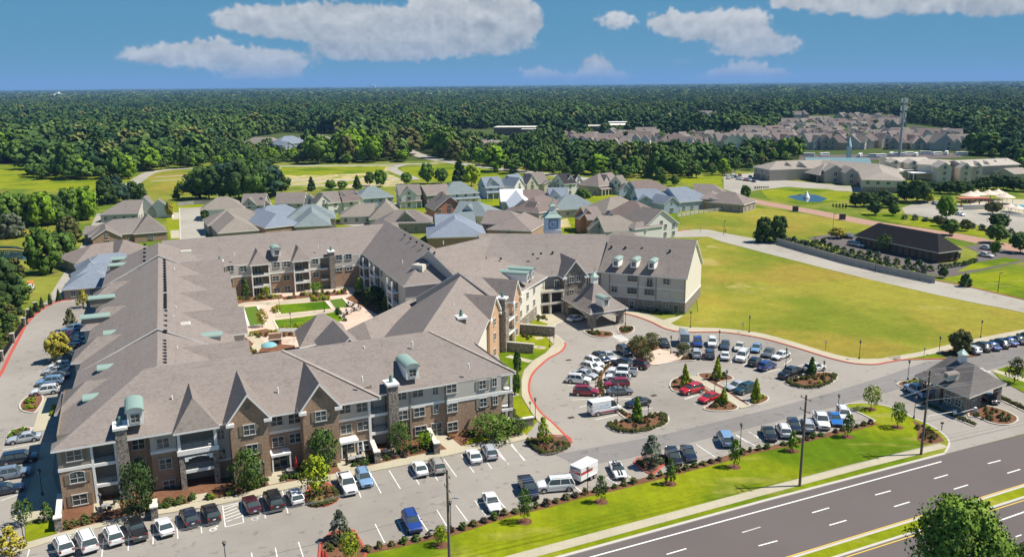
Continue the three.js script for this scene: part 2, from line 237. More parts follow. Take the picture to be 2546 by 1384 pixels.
{ // the land to the horizon
  const mb = new MB(); mb.face(V(-30000, -0.12, 600), V(30000, -0.12, 600), V(30000, -0.12, -42000), V(-30000, -0.12, -42000)); struct('ground', mb.geo(), M.ground);
}
sheet('meadow', [[-700, 1900], [3300, 1900], [3600, 700], [2900, 470], [2300, 425], [1850, 425], [1300, 396], [900, 402], [300, 405], [-200, 408], [-900, 600]], -0.06, M.meadow);
sheet('pasture', [[-150, 407], [140, 412], [330, 436], [345, 446], [240, 462], [230, 478], [60, 470], [-150, 470]], -0.03, M.lawn);
sheet('pasture', [[-150, 560], [100, 556], [150, 585], [110, 640], [40, 640], [-150, 650]], -0.03, M.field);
// fields with new streets beyond the houses
sheet('building_plot', [[380, 424], [500, 420], [640, 414], [700, 440], [560, 480], [420, 488], [350, 478], [330, 462]], -0.03, M.field);
sheet('building_plot', [[690, 412], [985, 412], [960, 430], [1000, 445], [1010, 462], [860, 468], [700, 462], [670, 440]], -0.03, M.dirt);
sheet('lawn', [[700, 414], [960, 414], [950, 428], [880, 432], [690, 436]], -0.015, M.lawn);
sheet('lawn', [[995, 416], [1130, 410], [1250, 424], [1330, 440], [1200, 452], [1060, 450], [1015, 436]], -0.03, M.lawn);
for (const [l, w] of [[[[300, 470], [335, 452], [355, 438], [385, 426], [440, 420], [560, 417], [680, 413], [850, 411], [1000, 408], [1090, 405]], 8], [[[1010, 372], [1050, 388], [1100, 399], [1180, 411], [1290, 425], [1420, 440], [1520, 452]], 11], [[[1000, 409], [976, 417], [985, 426], [1010, 436], [1032, 446]], 7], [[[384, 440], [500, 434], [560, 432]], 4], [[[372, 450], [480, 445], [560, 443]], 3], [[[690, 447], [820, 448], [960, 446], [1010, 445]], 6], [[[700, 458], [860, 460], [1000, 456]], 4]]) band('street', l, w, 0, -0.005, M.pale);
// neighbourhood ground: lawns, street, drives
sheet('lawn', [[408, 505], [500, 500], [900, 492], [1220, 470], [1560, 452], [1700, 462], [1690, 520], [1680, 590], [1400, 600], [900, 570], [420, 606]], -0.02, M.lawn);
sheet('street', [[446, 517], [500, 515], [510, 594], [449, 597]], -0.004, M.pale);
band('kerb', [[445, 517], [448, 597]], 0.5, 0, 0.12, M.kerb, false); band('kerb', [[501, 515], [511, 594]], 0.5, 0, 0.12, M.kerb, false);
for (const l of [[[437, 528], [436, 545]], [[433, 572], [436, 592]], [[515, 545], [512, 558]]]) band('driveway', l, 3.2, 0, 0.01, M.concrete, false);
for (const [l, w] of [[[[500, 521], [640, 515], [800, 512], [1010, 506], [1180, 494], [1330, 474], [1440, 466], [1520, 470], [1600, 486]], 7], [[[795, 560], [850, 555], [900, 560]], 6], [[[1290, 548], [1330, 556], [1400, 552]], 7], [[[1260, 480], [1200, 488], [1180, 494]], 5], [[[1440, 462], [1490, 474], [1560, 476]], 7]]) band('street', l, w, 0, -0.004, M.pale);
sheet('building_plot', [[1290, 545], [1410, 540], [1420, 562], [1340, 575], [1290, 572]], -0.008, M.dirt);
// fields on the right
sheet('field', [[1690, 524], [1760, 519], [1880, 516], [1980, 528], [2110, 549], [2190, 566], [2120, 580], [2010, 588], [1990, 600], [1880, 590], [1800, 574], [1745, 566], [1690, 556]], -0.012, M.field);
raised('field', [[1722, 602], [1760, 588], [1800, 603], [1950, 642], [2100, 680], [2251, 716], [2401, 749], [2546, 778], [2640, 799], [2546, 822], [2430, 845], [2351, 861], [2290, 876], [2240, 884], [2190, 892], [2150, 893], [2110, 889], [2074, 881], [2020, 865], [1965, 848], [1930, 838], [1894, 829], [1830, 820], [1780, 816], [1715, 814], [1684, 811], [1650, 797], [1690, 786], [1736, 776]], 0.1, M.field);
sheet('field', [[2340, 690], [2420, 714], [2546, 745], [2760, 800], [2760, 640], [2546, 662], [2440, 680]], -0.01, M.lawn);
const crossRoad = sheet('road', [[1640, 574], [1700, 572], [1760, 570], [1800, 579], [1875, 593], [1931, 604], [2063, 641], [2176, 670], [2326, 697], [2409, 713], [2546, 745], [2800, 806], [2800, 838], [2546, 777], [2401, 748], [2251, 715], [2100, 679], [1950, 641], [1800, 602], [1760, 588], [1690, 590], [1640, 590]], 0.0, M.pale);
band('kerb', [[1800, 602], [1950, 641], [2100, 679], [2251, 715], [2401, 748], [2546, 777], [2800, 838]], 0.35, 0, 0.14, M.kerb); band('red_kerb', [[1931, 604], [2063, 641], [2176, 670], [2326, 697], [2409, 713], [2546, 745], [2800, 806]], 0.35, 0, 0.14, M.redKerb);
band('red_kerb', [[1600, 584], [1640, 577], [1690, 574], [1716, 568]], 0.5, 0, 0.14, M.redKerb);
band('brick_road', [[1840, 492], [1875, 500], [2025, 527], [2160, 553], [2290, 572], [2386, 588], [2510, 614], [2800, 672]], 10, 0, 0.012, M.paver);
sheet('pavement', [[2243, 516], [2300, 498], [2356, 503], [2546, 528], [2800, 565], [2800, 640], [2546, 592], [2439, 560], [2251, 531]], -0.006, M.pale);
raised('lawn', [[2136, 527], [2220, 530], [2300, 541], [2465, 581], [2440, 587], [2330, 571], [2250, 559], [2160, 541]], 0.06, M.lawn, -0.1);
sheet('pavement', [[1800, 436], [1890, 428], [1912, 444], [2000, 452], [2100, 462], [2240, 470], [2240, 480], [2080, 474], [1960, 464], [1880, 472], [1840, 482], [1800, 470]], -0.004, M.pale);
sheet('lawn', [[1894, 474], [1960, 466], [2060, 470], [2127, 484], [2100, 500], [2000, 508], [1910, 494]], 0.004, M.lawn); sheet('lawn', [[1660, 446], [1790, 434], [1800, 470], [1740, 462]], -0.006, M.lawn);
sheet('pond', [[1958, 488], [1985, 483], [2015, 481], [2042, 487], [2058, 494], [2040, 502], [2010, 502], [1978, 496]], 0.02, M.water);
sheet('lawn', [[1720, 366], [1800, 360], [1925, 364], [1900, 374], [1760, 374]], -0.02, M.lawn);
sheet('pavement', [[2040, 604], [2010, 592], [2062, 582], [2120, 578], [2140, 600], [2330, 655], [2420, 650], [2440, 630], [2400, 612], [2470, 604], [2546, 622], [2760, 640], [2760, 652], [2546, 650], [2440, 672], [2350, 690], [2200, 650]], -0.002, M.road);
raised('lawn', [[2420, 655], [2500, 640], [2546, 646], [2440, 668], [2380, 676]], 0.06, M.lawn, -0.1);

// the parking lots and drives of the residence: one wide sheet of asphalt
const lot = sheet('parking_lot', [[-500, 1700], [400, 1700], [870, 1440], [912, 1372], [1150, 1330], [1500, 1225], [1900, 1118], [2120, 1072], [2330, 1105], [2352, 1128], [2800, 1014], [3000, 900], [2800, 760], [2546, 815], [2400, 838], [2330, 858], [2240, 880], [2150, 886], [2060, 872], [1965, 840], [1894, 822], [1780, 808], [1684, 806], [1640, 790], [1560, 760], [1330, 760], [700, 640], [230, 700], [215, 640], [130, 735], [80, 775], [30, 850], [-30, 950], [-500, 1200]], 0.004, M.asphalt);
sheet('alley', [[124, 732], [205, 603], [240, 530], [262, 530], [256, 600], [215, 690], [190, 748], [150, 752]], 0.008, M.pale);
{ // darker newer asphalt of the main drive
  sheet('drive', [[1380, 1130], [1640, 1082], [1910, 1018], [2060, 978], [2200, 935], [2300, 900], [2420, 884], [2600, 850], [2600, 880], [2440, 925], [2260, 960], [2100, 1005], [1800, 1080], [1560, 1140], [1440, 1160]], 0.009, std(0.205, 0.194, 0.186, 0.95, TEX.asphalt));
}
// the wide road
const roadTop = [[900, 1525], [1390, 1386], [1900, 1246], [2100, 1194], [2351, 1128], [2546, 1081], [2900, 990]];
const road = sheet('road', [...roadTop, [3300, 1200], [2900, 1750], [1100, 1750]], 0.006, M.road);
{
  const a = at(1956, 1384), b = at(2546, 1203), u = b.clone().sub(a).normalize(), c = at(2047, 1384), e0 = a.clone().addScaledVector(u, -40), e1 = b.clone().addScaledVector(u, 60), s = V(-u.z, 0, u.x);   // the median
  const wide = 3.1, mid = (p, k) => p.clone().addScaledVector(s, k);
  struct('median', raisedGeo([mid(e0, 0.75), mid(e1, 0.75), mid(e1, wide - 0.65), mid(e0, wide - 0.65)], 0, 0.12), M.lawn);
  struct('kerb', ribbonGeo([mid(e0, 0.55), mid(e1, 0.55)], 0.4, 0, 0.14), M.kerb); struct('kerb', ribbonGeo([mid(e0, wide - 0.45), mid(e1, wide - 0.45)], 0.4, 0, 0.14), M.kerb);
  line(road, 'yellow_line', mid(e0, 0.05), mid(e1, 0.05), 0.16, 0.012, M.yellow); line(road, 'yellow_line', mid(e0, wide), mid(e1, wide), 0.16, 0.012, M.yellow);
  line(road, 'edge_line', at(1100, 1485), at(2342, 1147), 0.22, 0.012, M.stripe); line(road, 'edge_line', at(2440, 1310), at(2620, 1247), 0.22, 0.012, M.stripe); line(road, 'lane_dash', at(2527, 1334), at(2541, 1329), 0.18, 0.012, M.stripe);
  for (const [x0, y0, x1, y1] of [[95, 1313, 217, 1280], [552, 1180, 662, 1148], [970, 1060, 1070, 1030], [1355, 948, 1447, 920], [1700, 845, 1783, 820], [-10, 1227, 108, 1192], [440, 1100, 550, 1068], [848, 985, 948, 958], [1228, 880, 1316, 855], [1575, 783, 1657, 762]]) { const q = Z(1850, 850, 2.592); line(road, 'lane_dash', q(x0, y0), q(x1, y1), 0.2, 0.012, M.stripe); }
  const q = Z(1200, 900, 2.86); line(road, 'lane_dash', q(1310, 1366), q(1450, 1325), 0.2, 0.012, M.stripe); line(road, 'lane_dash', q(1850, 1210), q(1978, 1172), 0.2, 0.012, M.stripe);
}
// verge between road and lot
const lotEdge = [[870, 1440], [904, 1367], [1000, 1346], [1124, 1318], [1252, 1276], [1357, 1251], [1441, 1226], [1515, 1211], [1620, 1184], [1689, 1167], [1794, 1139], [1864, 1118], [1966, 1099], [2035, 1081], [2124, 1060], [2178, 1047], [2140, 1028], [2097, 1009], [2140, 1003], [2182, 1006], [2236, 1020], [2270, 1039], [2309, 1056], [2346, 1080], [2361, 1101], [2351, 1127]];
raised('lawn', [...lotEdge, ...[...roadTop.slice(0, 4)].reverse(), [700, 1600]], 0.1, M.lawn);
band('kerb', roadTop.slice(0, 5), 0.5, 0, 0.13, M.kerb, false); band('kerb', lotEdge.slice(1, 16), 0.2, 0, 0.13, M.kerb, false); band('kerb', lotEdge.slice(15), 0.3, 0, 0.14, M.kerb);
struct('sidewalk', ribbonGeo(px([[1000, 1471], [1270, 1390], [1900, 1221], [2130, 1160], [2348, 1106]], 0.1), 1.7, 0.05, 0.125), M.concrete);
{ // mulch strip under the hedge
  band('mulch_bed', [[906, 1372], [1003, 1351], [1126, 1324], [1254, 1282], [1359, 1257], [1443, 1232], [1517, 1217], [1622, 1190], [1691, 1172], [1796, 1144], [1866, 1124], [1968, 1104], [2037, 1086], [2126, 1065], [2176, 1052]], 1.5, 0.06, 0.13, M.mulch, false);
  raised('mulch_bed', [[2270, 1045], [2300, 1060], [2335, 1080], [2350, 1098], [2330, 1103], [2297, 1106], [2280, 1092], [2284, 1075]], 0.13, M.mulch, 0.05);
}
// the walk and red kerb round the field side
const northWalk = [[1552, 779], [1586, 788], [1623, 802], [1654, 817], [1684, 824], [1714, 826], [1792, 826], [1831, 830], [1894, 841], [1965, 860], [2030, 880], [2074, 893], [2120, 903], [2150, 906], [2180, 906], [2208, 901], [2240, 895]];
const northIn = [[2240, 884], [2190, 892], [2150, 893], [2110, 889], [2074, 881], [2020, 865], [1965, 848], [1930, 838], [1894, 829], [1830, 820], [1780, 816], [1715, 814], [1684, 811], [1650, 797], [1615, 785], [1560, 770]];
raised('sidewalk', [...northWalk, ...northIn], 0.12, M.concrete); band('red_kerb', northWalk, 0.4, 0, 0.135, M.redKerb);
raised('lawn', [[2240, 895], [2305, 893], [2362, 892], [2330, 880], [2300, 884]], 0.1, M.lawn); band('red_kerb', [[2240, 895], [2305, 893], [2366, 892]], 0.4, 0, 0.135, M.redKerb);
struct('sidewalk', ribbonGeo(curve(px([[2215, 893], [2290, 881], [2351, 866], [2440, 846], [2546, 825], [2800, 775]])), 2.2, 0, 0.12), M.concrete);
raised('sidewalk', [[1640, 800], [1660, 793], [1700, 784], [1690, 792], [1665, 806]], 0.125, M.concrete);
raised('mulch_bed', [[2337, 880], [2370, 868], [2400, 866], [2432, 886], [2390, 890], [2360, 889]], 0.12, M.mulch);
// the curved walk and red kerb by the main building
const eastWalk = [[1421, 1100], [1404, 1082], [1371, 1049], [1348, 1030], [1330, 1006], [1317, 980], [1316, 952], [1324, 930], [1339, 913], [1365, 891], [1395, 874], [1406, 858], [1404, 852], [1387, 837], [1374, 828], [1373, 817], [1387, 804], [1404, 797]];
raised('sidewalk', [...eastWalk, [1404, 780], [1345, 782], [1330, 795], [1363, 806], [1345, 822], [1365, 845], [1376, 857], [1358, 878], [1328, 896], [1304, 921], [1297, 945], [1297, 985], [1306, 1001], [1322, 1027], [1340, 1050], [1380, 1086]], 0.12, M.concrete);
band('red_kerb', eastWalk.slice(0, 13), 0.4, 0, 0.135, M.redKerb); band('kerb', eastWalk.slice(12), 0.3, 0, 0.135, M.kerb);
raised('lawn', [[1270, 1075], [1262, 960], [1240, 880], [1262, 830], [1345, 780], [1363, 806], [1343, 822], [1364, 846], [1374, 857], [1356, 877], [1326, 895], [1302, 920], [1295, 945], [1295, 985], [1304, 1001], [1320, 1027], [1336, 1048], [1310, 1080]], 0.09, M.lawn);
for (const l of [[[1284, 985], [1260, 975]], [[1320, 900], [1280, 890], [1262, 886]], [[1356, 866], [1320, 862], [1300, 858]], [[1350, 840], [1330, 842]]]) band('path', l, 1.7, 0.05, 0.115, M.concrete, false);
// the front walk
const walkLow = [[-60, 1405], [70, 1365], [182, 1328], [301, 1299], [385, 1281], [470, 1268], [552, 1253], [594, 1244], [690, 1222], [764, 1205], [827, 1194], [887, 1180], [1016, 1155], [1142, 1127], [1240, 1108], [1320, 1090]], walkUp = [[1300, 1077], [1229, 1095], [1131, 1113], [1090, 1122], [995, 1141], [845, 1176], [670, 1208], [594, 1231], [483, 1250], [308, 1285], [196, 1313], [63, 1350], [-60, 1390]];
raised('sidewalk', [...walkLow, ...walkUp], 0.12, M.concrete);
raised('flower_bed', [[150, 1330], [196, 1313], [308, 1285], [483, 1250], [594, 1231], [670, 1208], [845, 1176], [995, 1141], [1090, 1122], [1131, 1113], [1229, 1095], [1300, 1077], [1270, 1020], [1000, 1060], [600, 1170], [150, 1250]], 0.09, M.mulch);
raised('lawn', [[64, 1349], [140, 1326], [140, 1300], [90, 1290], [60, 1300]], 0.1, M.lawn); raised('lawn', [[1155, 1107], [1215, 1094], [1230, 1083], [1170, 1090]], 0.11, M.lawn);
for (const l of [[[1131, 1116], [1100, 1090], [1083, 1075]], [[690, 1202], [678, 1180]], [[868, 1170], [850, 1145]], [[495, 1247], [492, 1230]]]) band('path', l, 2.4, 0.05, 0.115, M.concrete, false);
raised('patio', [[845, 1160], [920, 1140], [905, 1120], [848, 1132]], 0.125, M.concrete); raised('patio', [[676, 1196], [745, 1180], [735, 1160], [672, 1170]], 0.125, M.concrete); raised('patio', [[232, 1280], [300, 1264], [292, 1240], [232, 1254]], 0.125, M.concrete); raised('patio', [[935, 1148], [1000, 1130], [990, 1112], [940, 1126]], 0.125, M.concrete);
// planting islands in the lots, each with its kerb
function island(list, mat, kerbMat = M.kerb, smoothIt = true) { const pts = smoothIt ? curve(px(list), 4, true) : px(list); const o = struct('planting_island', raisedGeo(pts, 0, 0.12), mat); const k = part('kerb', ribbonGeo(pts, 0.28, 0, 0.15, true), kerbMat, o); return o; }
island([[1508, 1058], [1517, 1067], [1534, 1074], [1560, 1077], [1593, 1076], [1625, 1069], [1655, 1056], [1663, 1041], [1655, 1030], [1638, 1026], [1599, 1036], [1560, 1043], [1521, 1051]], M.mulch);
island([[1484, 947], [1486, 971], [1499, 993], [1530, 1020], [1562, 1043], [1580, 1038], [1555, 1022], [1534, 1008], [1510, 984], [1500, 960], [1500, 939], [1515, 917], [1552, 897], [1545, 892], [1508, 908], [1491, 926]], M.mulch);
island([[1952, 952], [1965, 959], [1996, 966], [2030, 966], [2063, 956], [2081, 941], [2078, 932], [2056, 926], [2026, 928], [1983, 939]], M.mulch);
island([[1666, 958], [1673, 945], [1688, 939], [1712, 938], [1745, 960], [1768, 976], [1758, 980], [1722, 962], [1697, 973], [1677, 973]], M.mulch);
island([[1751, 1017], [1761, 1008], [1790, 990], [1806, 988], [1836, 1013], [1822, 1021], [1770, 1022]], M.mulch);
island([[1735, 932], [1748, 928], [1809, 932], [1824, 943], [1785, 953], [1800, 962], [1845, 993], [1866, 1009], [1858, 1009], [1800, 972]], M.mulch);
island([[1864, 1003], [1870, 991], [1891, 980], [1909, 986], [1910, 995], [1896, 1003], [1876, 1008]], M.mulch);
raised('path', [[1714, 937], [1734, 935], [1865, 1012], [1842, 1016]], 0.13, M.concrete);
island([[764, 1252], [782, 1259], [813, 1257], [841, 1240], [831, 1215], [810, 1201], [775, 1204]], M.mulch, M.redKerb);
island([[1310, 1096], [1343, 1127], [1357, 1132], [1396, 1124], [1417, 1107], [1420, 1092], [1410, 1084], [1360, 1082]], M.mulch, M.redKerb, false);
island([[790, 1420], [796, 1352], [820, 1326], [860, 1316], [880, 1320], [912, 1374], [890, 1420]], M.mulch, M.redKerb, false);
island([[1576, 1150], [1585, 1140], [1640, 1130], [1680, 1140], [1645, 1160], [1622, 1182], [1600, 1170]], M.mulch, M.redKerb, false);
island([[1452, 822], [1469, 835], [1495, 840], [1523, 837], [1521, 826], [1480, 822]], M.mulch); island([[1538, 826], [1549, 832], [1569, 828], [1577, 819], [1571, 811], [1543, 811]], M.mulch);
island([[1556, 856], [1590, 842], [1640, 864], [1680, 876], [1724, 890], [1730, 896], [1690, 898], [1620, 908], [1590, 900], [1570, 880]], M.mulch);
raised('plaza', [[1600, 880], [1640, 868], [1690, 880], [1705, 890], [1660, 902], [1625, 908], [1600, 900]], 0.13, M.plaza);
island([[48, 1008], [56, 1022], [82, 1026], [98, 1010], [104, 985], [80, 980], [62, 990]], M.mulch); island([[16, 1096], [24, 1086], [70, 1076], [74, 1064], [40, 1066], [20, 1080]], M.mulch);
raised('sidewalk', [[85, 1052], [95, 1020], [110, 990], [152, 985], [132, 1020], [118, 1050], [112, 1070], [80, 1074]], 0.08, M.concrete);
island([[2231, 956], [2259, 972], [2296, 958], [2291, 945], [2240, 949]], M.mulch, M.kerb, false); island([[2288, 1005], [2292, 1002], [2428, 1057], [2424, 1061]], M.mulch, M.kerb, false);
island([[2410, 1036], [2436, 1039], [2462, 1051], [2499, 1057], [2527, 1050], [2529, 1037], [2490, 1018], [2440, 1008]], M.mulch); island([[2478, 990], [2490, 990], [2700, 1080], [2690, 1090]], M.mulch, M.kerb, false);
raised('lawn', [[2470, 922], [2510, 910], [2700, 930], [2700, 1010], [2546, 976], [2490, 946]], 0.1, M.lawn); raised('sidewalk', [[2466, 924], [2478, 920], [2700, 985], [2700, 1000], [2546, 950]], 0.13, M.concrete);
raised('sidewalk', [[130, 1180], [152, 1250], [120, 1290], [62, 1310], [30, 1290], [60, 1240], [84, 1180], [102, 1100], [140, 1100]], 0.1, M.concrete);
// left boundary: red kerb, verge
band('red_kerb', [[-60, 1010], [0, 930], [21, 887], [45, 842], [66, 804], [94, 776], [125, 757], [156, 747], [176, 745]], 0.6, 0, 0.14, M.redKerb);
// stall lines and other markings, each a part of the lot
{
  const q1 = Z(0, 900, 2.86), q2 = Z(600, 900, 2.86), q3 = Z(1200, 900, 2.86), r1 = Z(1300, 800, 4.614), r2 = Z(1640, 800, 4.6125), r3 = Z(0, 780, 2.29), l = (a, b, w = 0.12) => line(lot, 'parking_line', a, b, w, 0.02, M.stripe);
  for (const [x, y, X, Y] of [[735, 1250, 720, 1384], [915, 1175, 908, 1340], [1090, 1130, 1085, 1295], [1250, 1095, 1262, 1255], [1415, 1055, 1432, 1215], [1580, 1020, 1600, 1172], [1708, 990, 1730, 1140], [1860, 960, 1885, 1112], [205, 1330, 180, 1420]]) l(q1(x, y), q1(X, Y));
  for (const [x, y, X, Y] of [[1600, 1172, 1730, 1140]]) l(q1(x, y), q1(X, Y));
  for (let i = 0; i < 6; i++) l(q1(lerp(1582, 1598, i / 6), lerp(1030, 1160, i / 6)), q1(lerp(1700, 1726, clamp(i / 6 - 0.12)), lerp(998, 1130, clamp(i / 6 - 0.1))), 0.14);
  for (const [x, y, X, Y] of [[140, 950, 172, 1112], [290, 915, 330, 1075], [800, 830, 850, 962], [917, 790, 993, 932], [1050, 770, 1130, 900], [1185, 740, 1266, 872], [1315, 715, 1397, 842], [1440, 690, 1530, 815], [1565, 660, 1654, 785], [1690, 630, 1780, 757], [1805, 605, 1900, 728], [1920, 580, 2010, 700]]) l(q2(x, y), q2(X, Y));
  for (const [x, y, X, Y] of [[950, 1150, 1018, 1285], [1105, 1110, 1160, 1235], [1250, 1085, 1325, 1200], [1390, 1050, 1460, 1165], [1525, 1018, 1608, 1130], [1660, 985, 1740, 1090], [1800, 950, 1880, 1040], [70, 1355, 78, 1400], [240, 1320, 255, 1395], [405, 1280, 438, 1384]]) l(q2(x, y), q2(X, Y));
  for (const [x, y, X, Y] of [[200, 590, 305, 700], [315, 555, 400, 650], [75, 620, 185, 725], [620, 860, 710, 925], [1010, 790, 1085, 840], [880, 820, 965, 870], [1520, 585, 1655, 675], [1650, 550, 1760, 625], [1800, 515, 1950, 600], [1895, 495, 2002, 560]]) l(q3(x, y), q3(X, Y));
  for (const [x, y, X, Y] of [[570, 895, 860, 880], [655, 980, 900, 915], [550, 812, 600, 805], [830, 1125, 1110, 1060], [1000, 870, 1270, 880], [1100, 895, 1270, 880], [1330, 1010, 1490, 985], [760, 735, 850, 720], [520, 730, 770, 722], [990, 600, 1000, 620]]) l(r1(x, y), r1(X, Y));
  for (const [x, y, X, Y] of [[660, 315, 690, 230], [830, 320, 880, 250], [990, 345, 1030, 300], [1150, 400, 1200, 330], [1270, 440, 1330, 380], [1430, 490, 1520, 430], [1200, 585, 1390, 540], [960, 505, 1050, 440], [820, 470, 870, 400], [1520, 520, 1690, 485], [285, 880, 400, 850], [290, 890, 500, 820], [400, 940, 540, 915], [750, 705, 860, 690], [880, 1300, 1010, 1384], [1035, 1262, 1210, 1384]]) l(r2(x, y), r2(X, Y));
  for (const [x, y, X, Y] of [[10, 775, 215, 735], [0, 880, 200, 830], [0, 965, 160, 905], [0, 1065, 110, 1025], [265, 300, 300, 290], [210, 330, 270, 325]]) l(r3(x, y), r3(X, Y));
  for (let i = 0; i < 8; i++) { const t = i / 8; l(r3(lerp(265, 170, t), lerp(565, 665, t)), r3(lerp(215, 260, 0.5) + (1 - t) * 0 - t * 40, lerp(560, 640, t)), 0.14); }
  const r4 = Z(2120, 780, 4.324); for (let i = 0; i < 8; i++) { const t = i / 8; l(r4(lerp(1090, 1470, t), lerp(478, 632, t)), r4(lerp(1175, 1555, t), lerp(505, 650, t) + (i % 2 ? -8 : 8)), 0.25); } l(r4(1120, 485), r4(1510, 640), 0.15); l(r4(1060, 470), r4(1090, 492), 0.15);
  for (const [x, y] of [[1512, 1190], [1812, 1115]]) symbol(q1(x, y)); symbol(q2(95, 1115));
  function symbol(c) { const g = new THREE.RingGeometry(0.34, 0.46, 20); g.rotateX(-Math.PI / 2); const g2 = new THREE.CircleGeometry(0.14, 12); g2.rotateX(-Math.PI / 2); g2.translate(-0.1, 0, -0.85); const bx = (x, z, w, d) => { const b = new THREE.PlaneGeometry(w, d); b.rotateX(-Math.PI / 2); b.translate(x, 0, z); return b; }; const m = part('wheelchair_symbol', mergeGeometries([g, g2, bx(-0.1, -0.45, 0.12, 0.6), bx(0.15, -0.22, 0.5, 0.11), bx(0.42, -0.05, 0.11, 0.45)]), M.stripe, lot); m.position.set(c.x, 0.021, c.z); m.rotation.y = -0.42; }
  // crossing from the entrance canopy
  const r6 = Z(1160, 600, 4.106); for (let i = 0; i < 5; i++) { const t = i / 5; l(r6(lerp(1480, 1580, t), lerp(965, 1030, t)), r6(lerp(1590, 1690, t), lerp(958, 1020, t)), 0.4); }
}
{ const g = new MB().box(0, 0, 0, 1.1, 0.035, 0.8).geo(), g0 = []; for (const [x, y, l] of [[1414, 895, 'rusty drain grate in the drive by the curved red kerb'], [1420, 1038, 'rusty drain grate beside the white van'], [1626, 983, 'rusty drain grate left of the two red cars']]) { const o = single('drain_grate', g, std(0.07, 0.055, 0.045, 0.9, TEX.grain), l, 'drain grate', at(x, y).setY(0.004), 0.5); } }

// ================================================================== BUILDING TOOLS
const T = (x, y) => V(x, 0, -y);                                                  // a place on the plan: metres to the right, metres away
const frameAt = (deg, s, n) => { const a = deg * Math.PI / 180; return T(s * Math.cos(a) - n * Math.sin(a), s * Math.sin(a) + n * Math.cos(a)); };
class Wall {                                                                        // a wall line from p0 to p1, left to right as seen from outside
  constructor(p0, p1) { this.o = p0.clone().setY(0); this.u = V(p1.x - p0.x, 0, p1.z - p0.z); this.L = this.u.length(); this.u.normalize(); this.n = V(-this.u.z, 0, this.u.x); this.turn = Math.atan2(-this.u.z, this.u.x); }
  P(s, y, d = 0) { return this.o.clone().addScaledVector(this.u, s).addScaledVector(this.n, d).setY(y); }
  hit(x, y, d = 0) { const r = ray(x, y), o = this.P(0, 0, d), e = V(0, EYE, 0), k = o.clone().sub(e).dot(this.n) / r.dot(this.n), q = e.addScaledVector(r, k); return [q.clone().sub(this.o).dot(this.u), q.y]; }
  rect(mb, s0, s1, y0, y1, d = 0) { mb.face(this.P(s0, y0, d), this.P(s1, y0, d), this.P(s1, y1, d), this.P(s0, y1, d)); }
  block(mb, s0, s1, y0, y1, d0, d1) {
    const P = (s, y, d) => this.P(s, y, d);
    mb.face(P(s0, y0, d1), P(s1, y0, d1), P(s1, y1, d1), P(s0, y1, d1)); mb.face(P(s1, y0, d0), P(s0, y0, d0), P(s0, y1, d0), P(s1, y1, d0));
    mb.face(P(s1, y0, d1), P(s1, y0, d0), P(s1, y1, d0), P(s1, y1, d1)); mb.face(P(s0, y0, d0), P(s0, y0, d1), P(s0, y1, d1), P(s0, y1, d0));
    mb.face(P(s0, y1, d1), P(s1, y1, d1), P(s1, y1, d0), P(s0, y1, d0)); mb.face(P(s0, y0, d0), P(s1, y0, d0), P(s1, y0, d1), P(s0, y0, d1)); return this;
  }
}
function roofSolid(faces, roof, trim, t = 0.28) {     // a roof skin with thickness; its edges go to the trim
  const key = (p) => [p.x, p.y, p.z].map((v) => v.toFixed(3)).join(), edges = new Map(), dn = (p) => p.clone().setY(p.y - t);
  for (const f of faces) { roof.face(...f); trim.face(...f.map(dn).reverse()); f.forEach((p, i) => { const q = f[(i + 1) % f.length], k = key(p) + '|' + key(q), r = key(q) + '|' + key(p); if (edges.has(r)) edges.delete(r); else edges.set(k, [p, q]); }); }
  for (const [p, q] of edges.values()) trim.face(dn(p), dn(q), q, p);
}
// a roof along the axis a -> b (places of the end walls)
function ridgeRoof(a, b, hw, eave, ridge, endA, endB, over = 0.6, eo = over, hw2 = hw) {
  const d = b.clone().sub(a).setY(0), L = d.length(); d.normalize(); const s = V(-d.z, 0, d.x), W = hw + over, W2 = hw2 + over, eave2 = ridge - (ridge - eave) * W2 / W, Q = (k, w, y) => a.clone().addScaledVector(d, k).addScaledVector(s, w).setY(y);
  const k0 = -eo, k1 = L + eo, inA = endA === 'hip' ? Math.min(W, (k1 - k0) / 2 - 0.01) : typeof endA === 'number' ? endA : 0, inB = endB === 'hip' ? Math.min(W, (k1 - k0) / 2 - 0.01) : typeof endB === 'number' ? endB : 0;
  const r0 = Q(k0 + inA, 0, ridge), r1 = Q(k1 - inB, 0, ridge), A1 = Q(k0, W, eave), A2 = Q(k0, -W2, eave2), B1 = Q(k1, W, eave), B2 = Q(k1, -W2, eave2);
  const f = [[A1, B1, r1, r0], [B2, A2, r0, r1]]; if (inA) f.push([A2, A1, r0]); if (inB) f.push([B1, B2, r1]); return f;
}
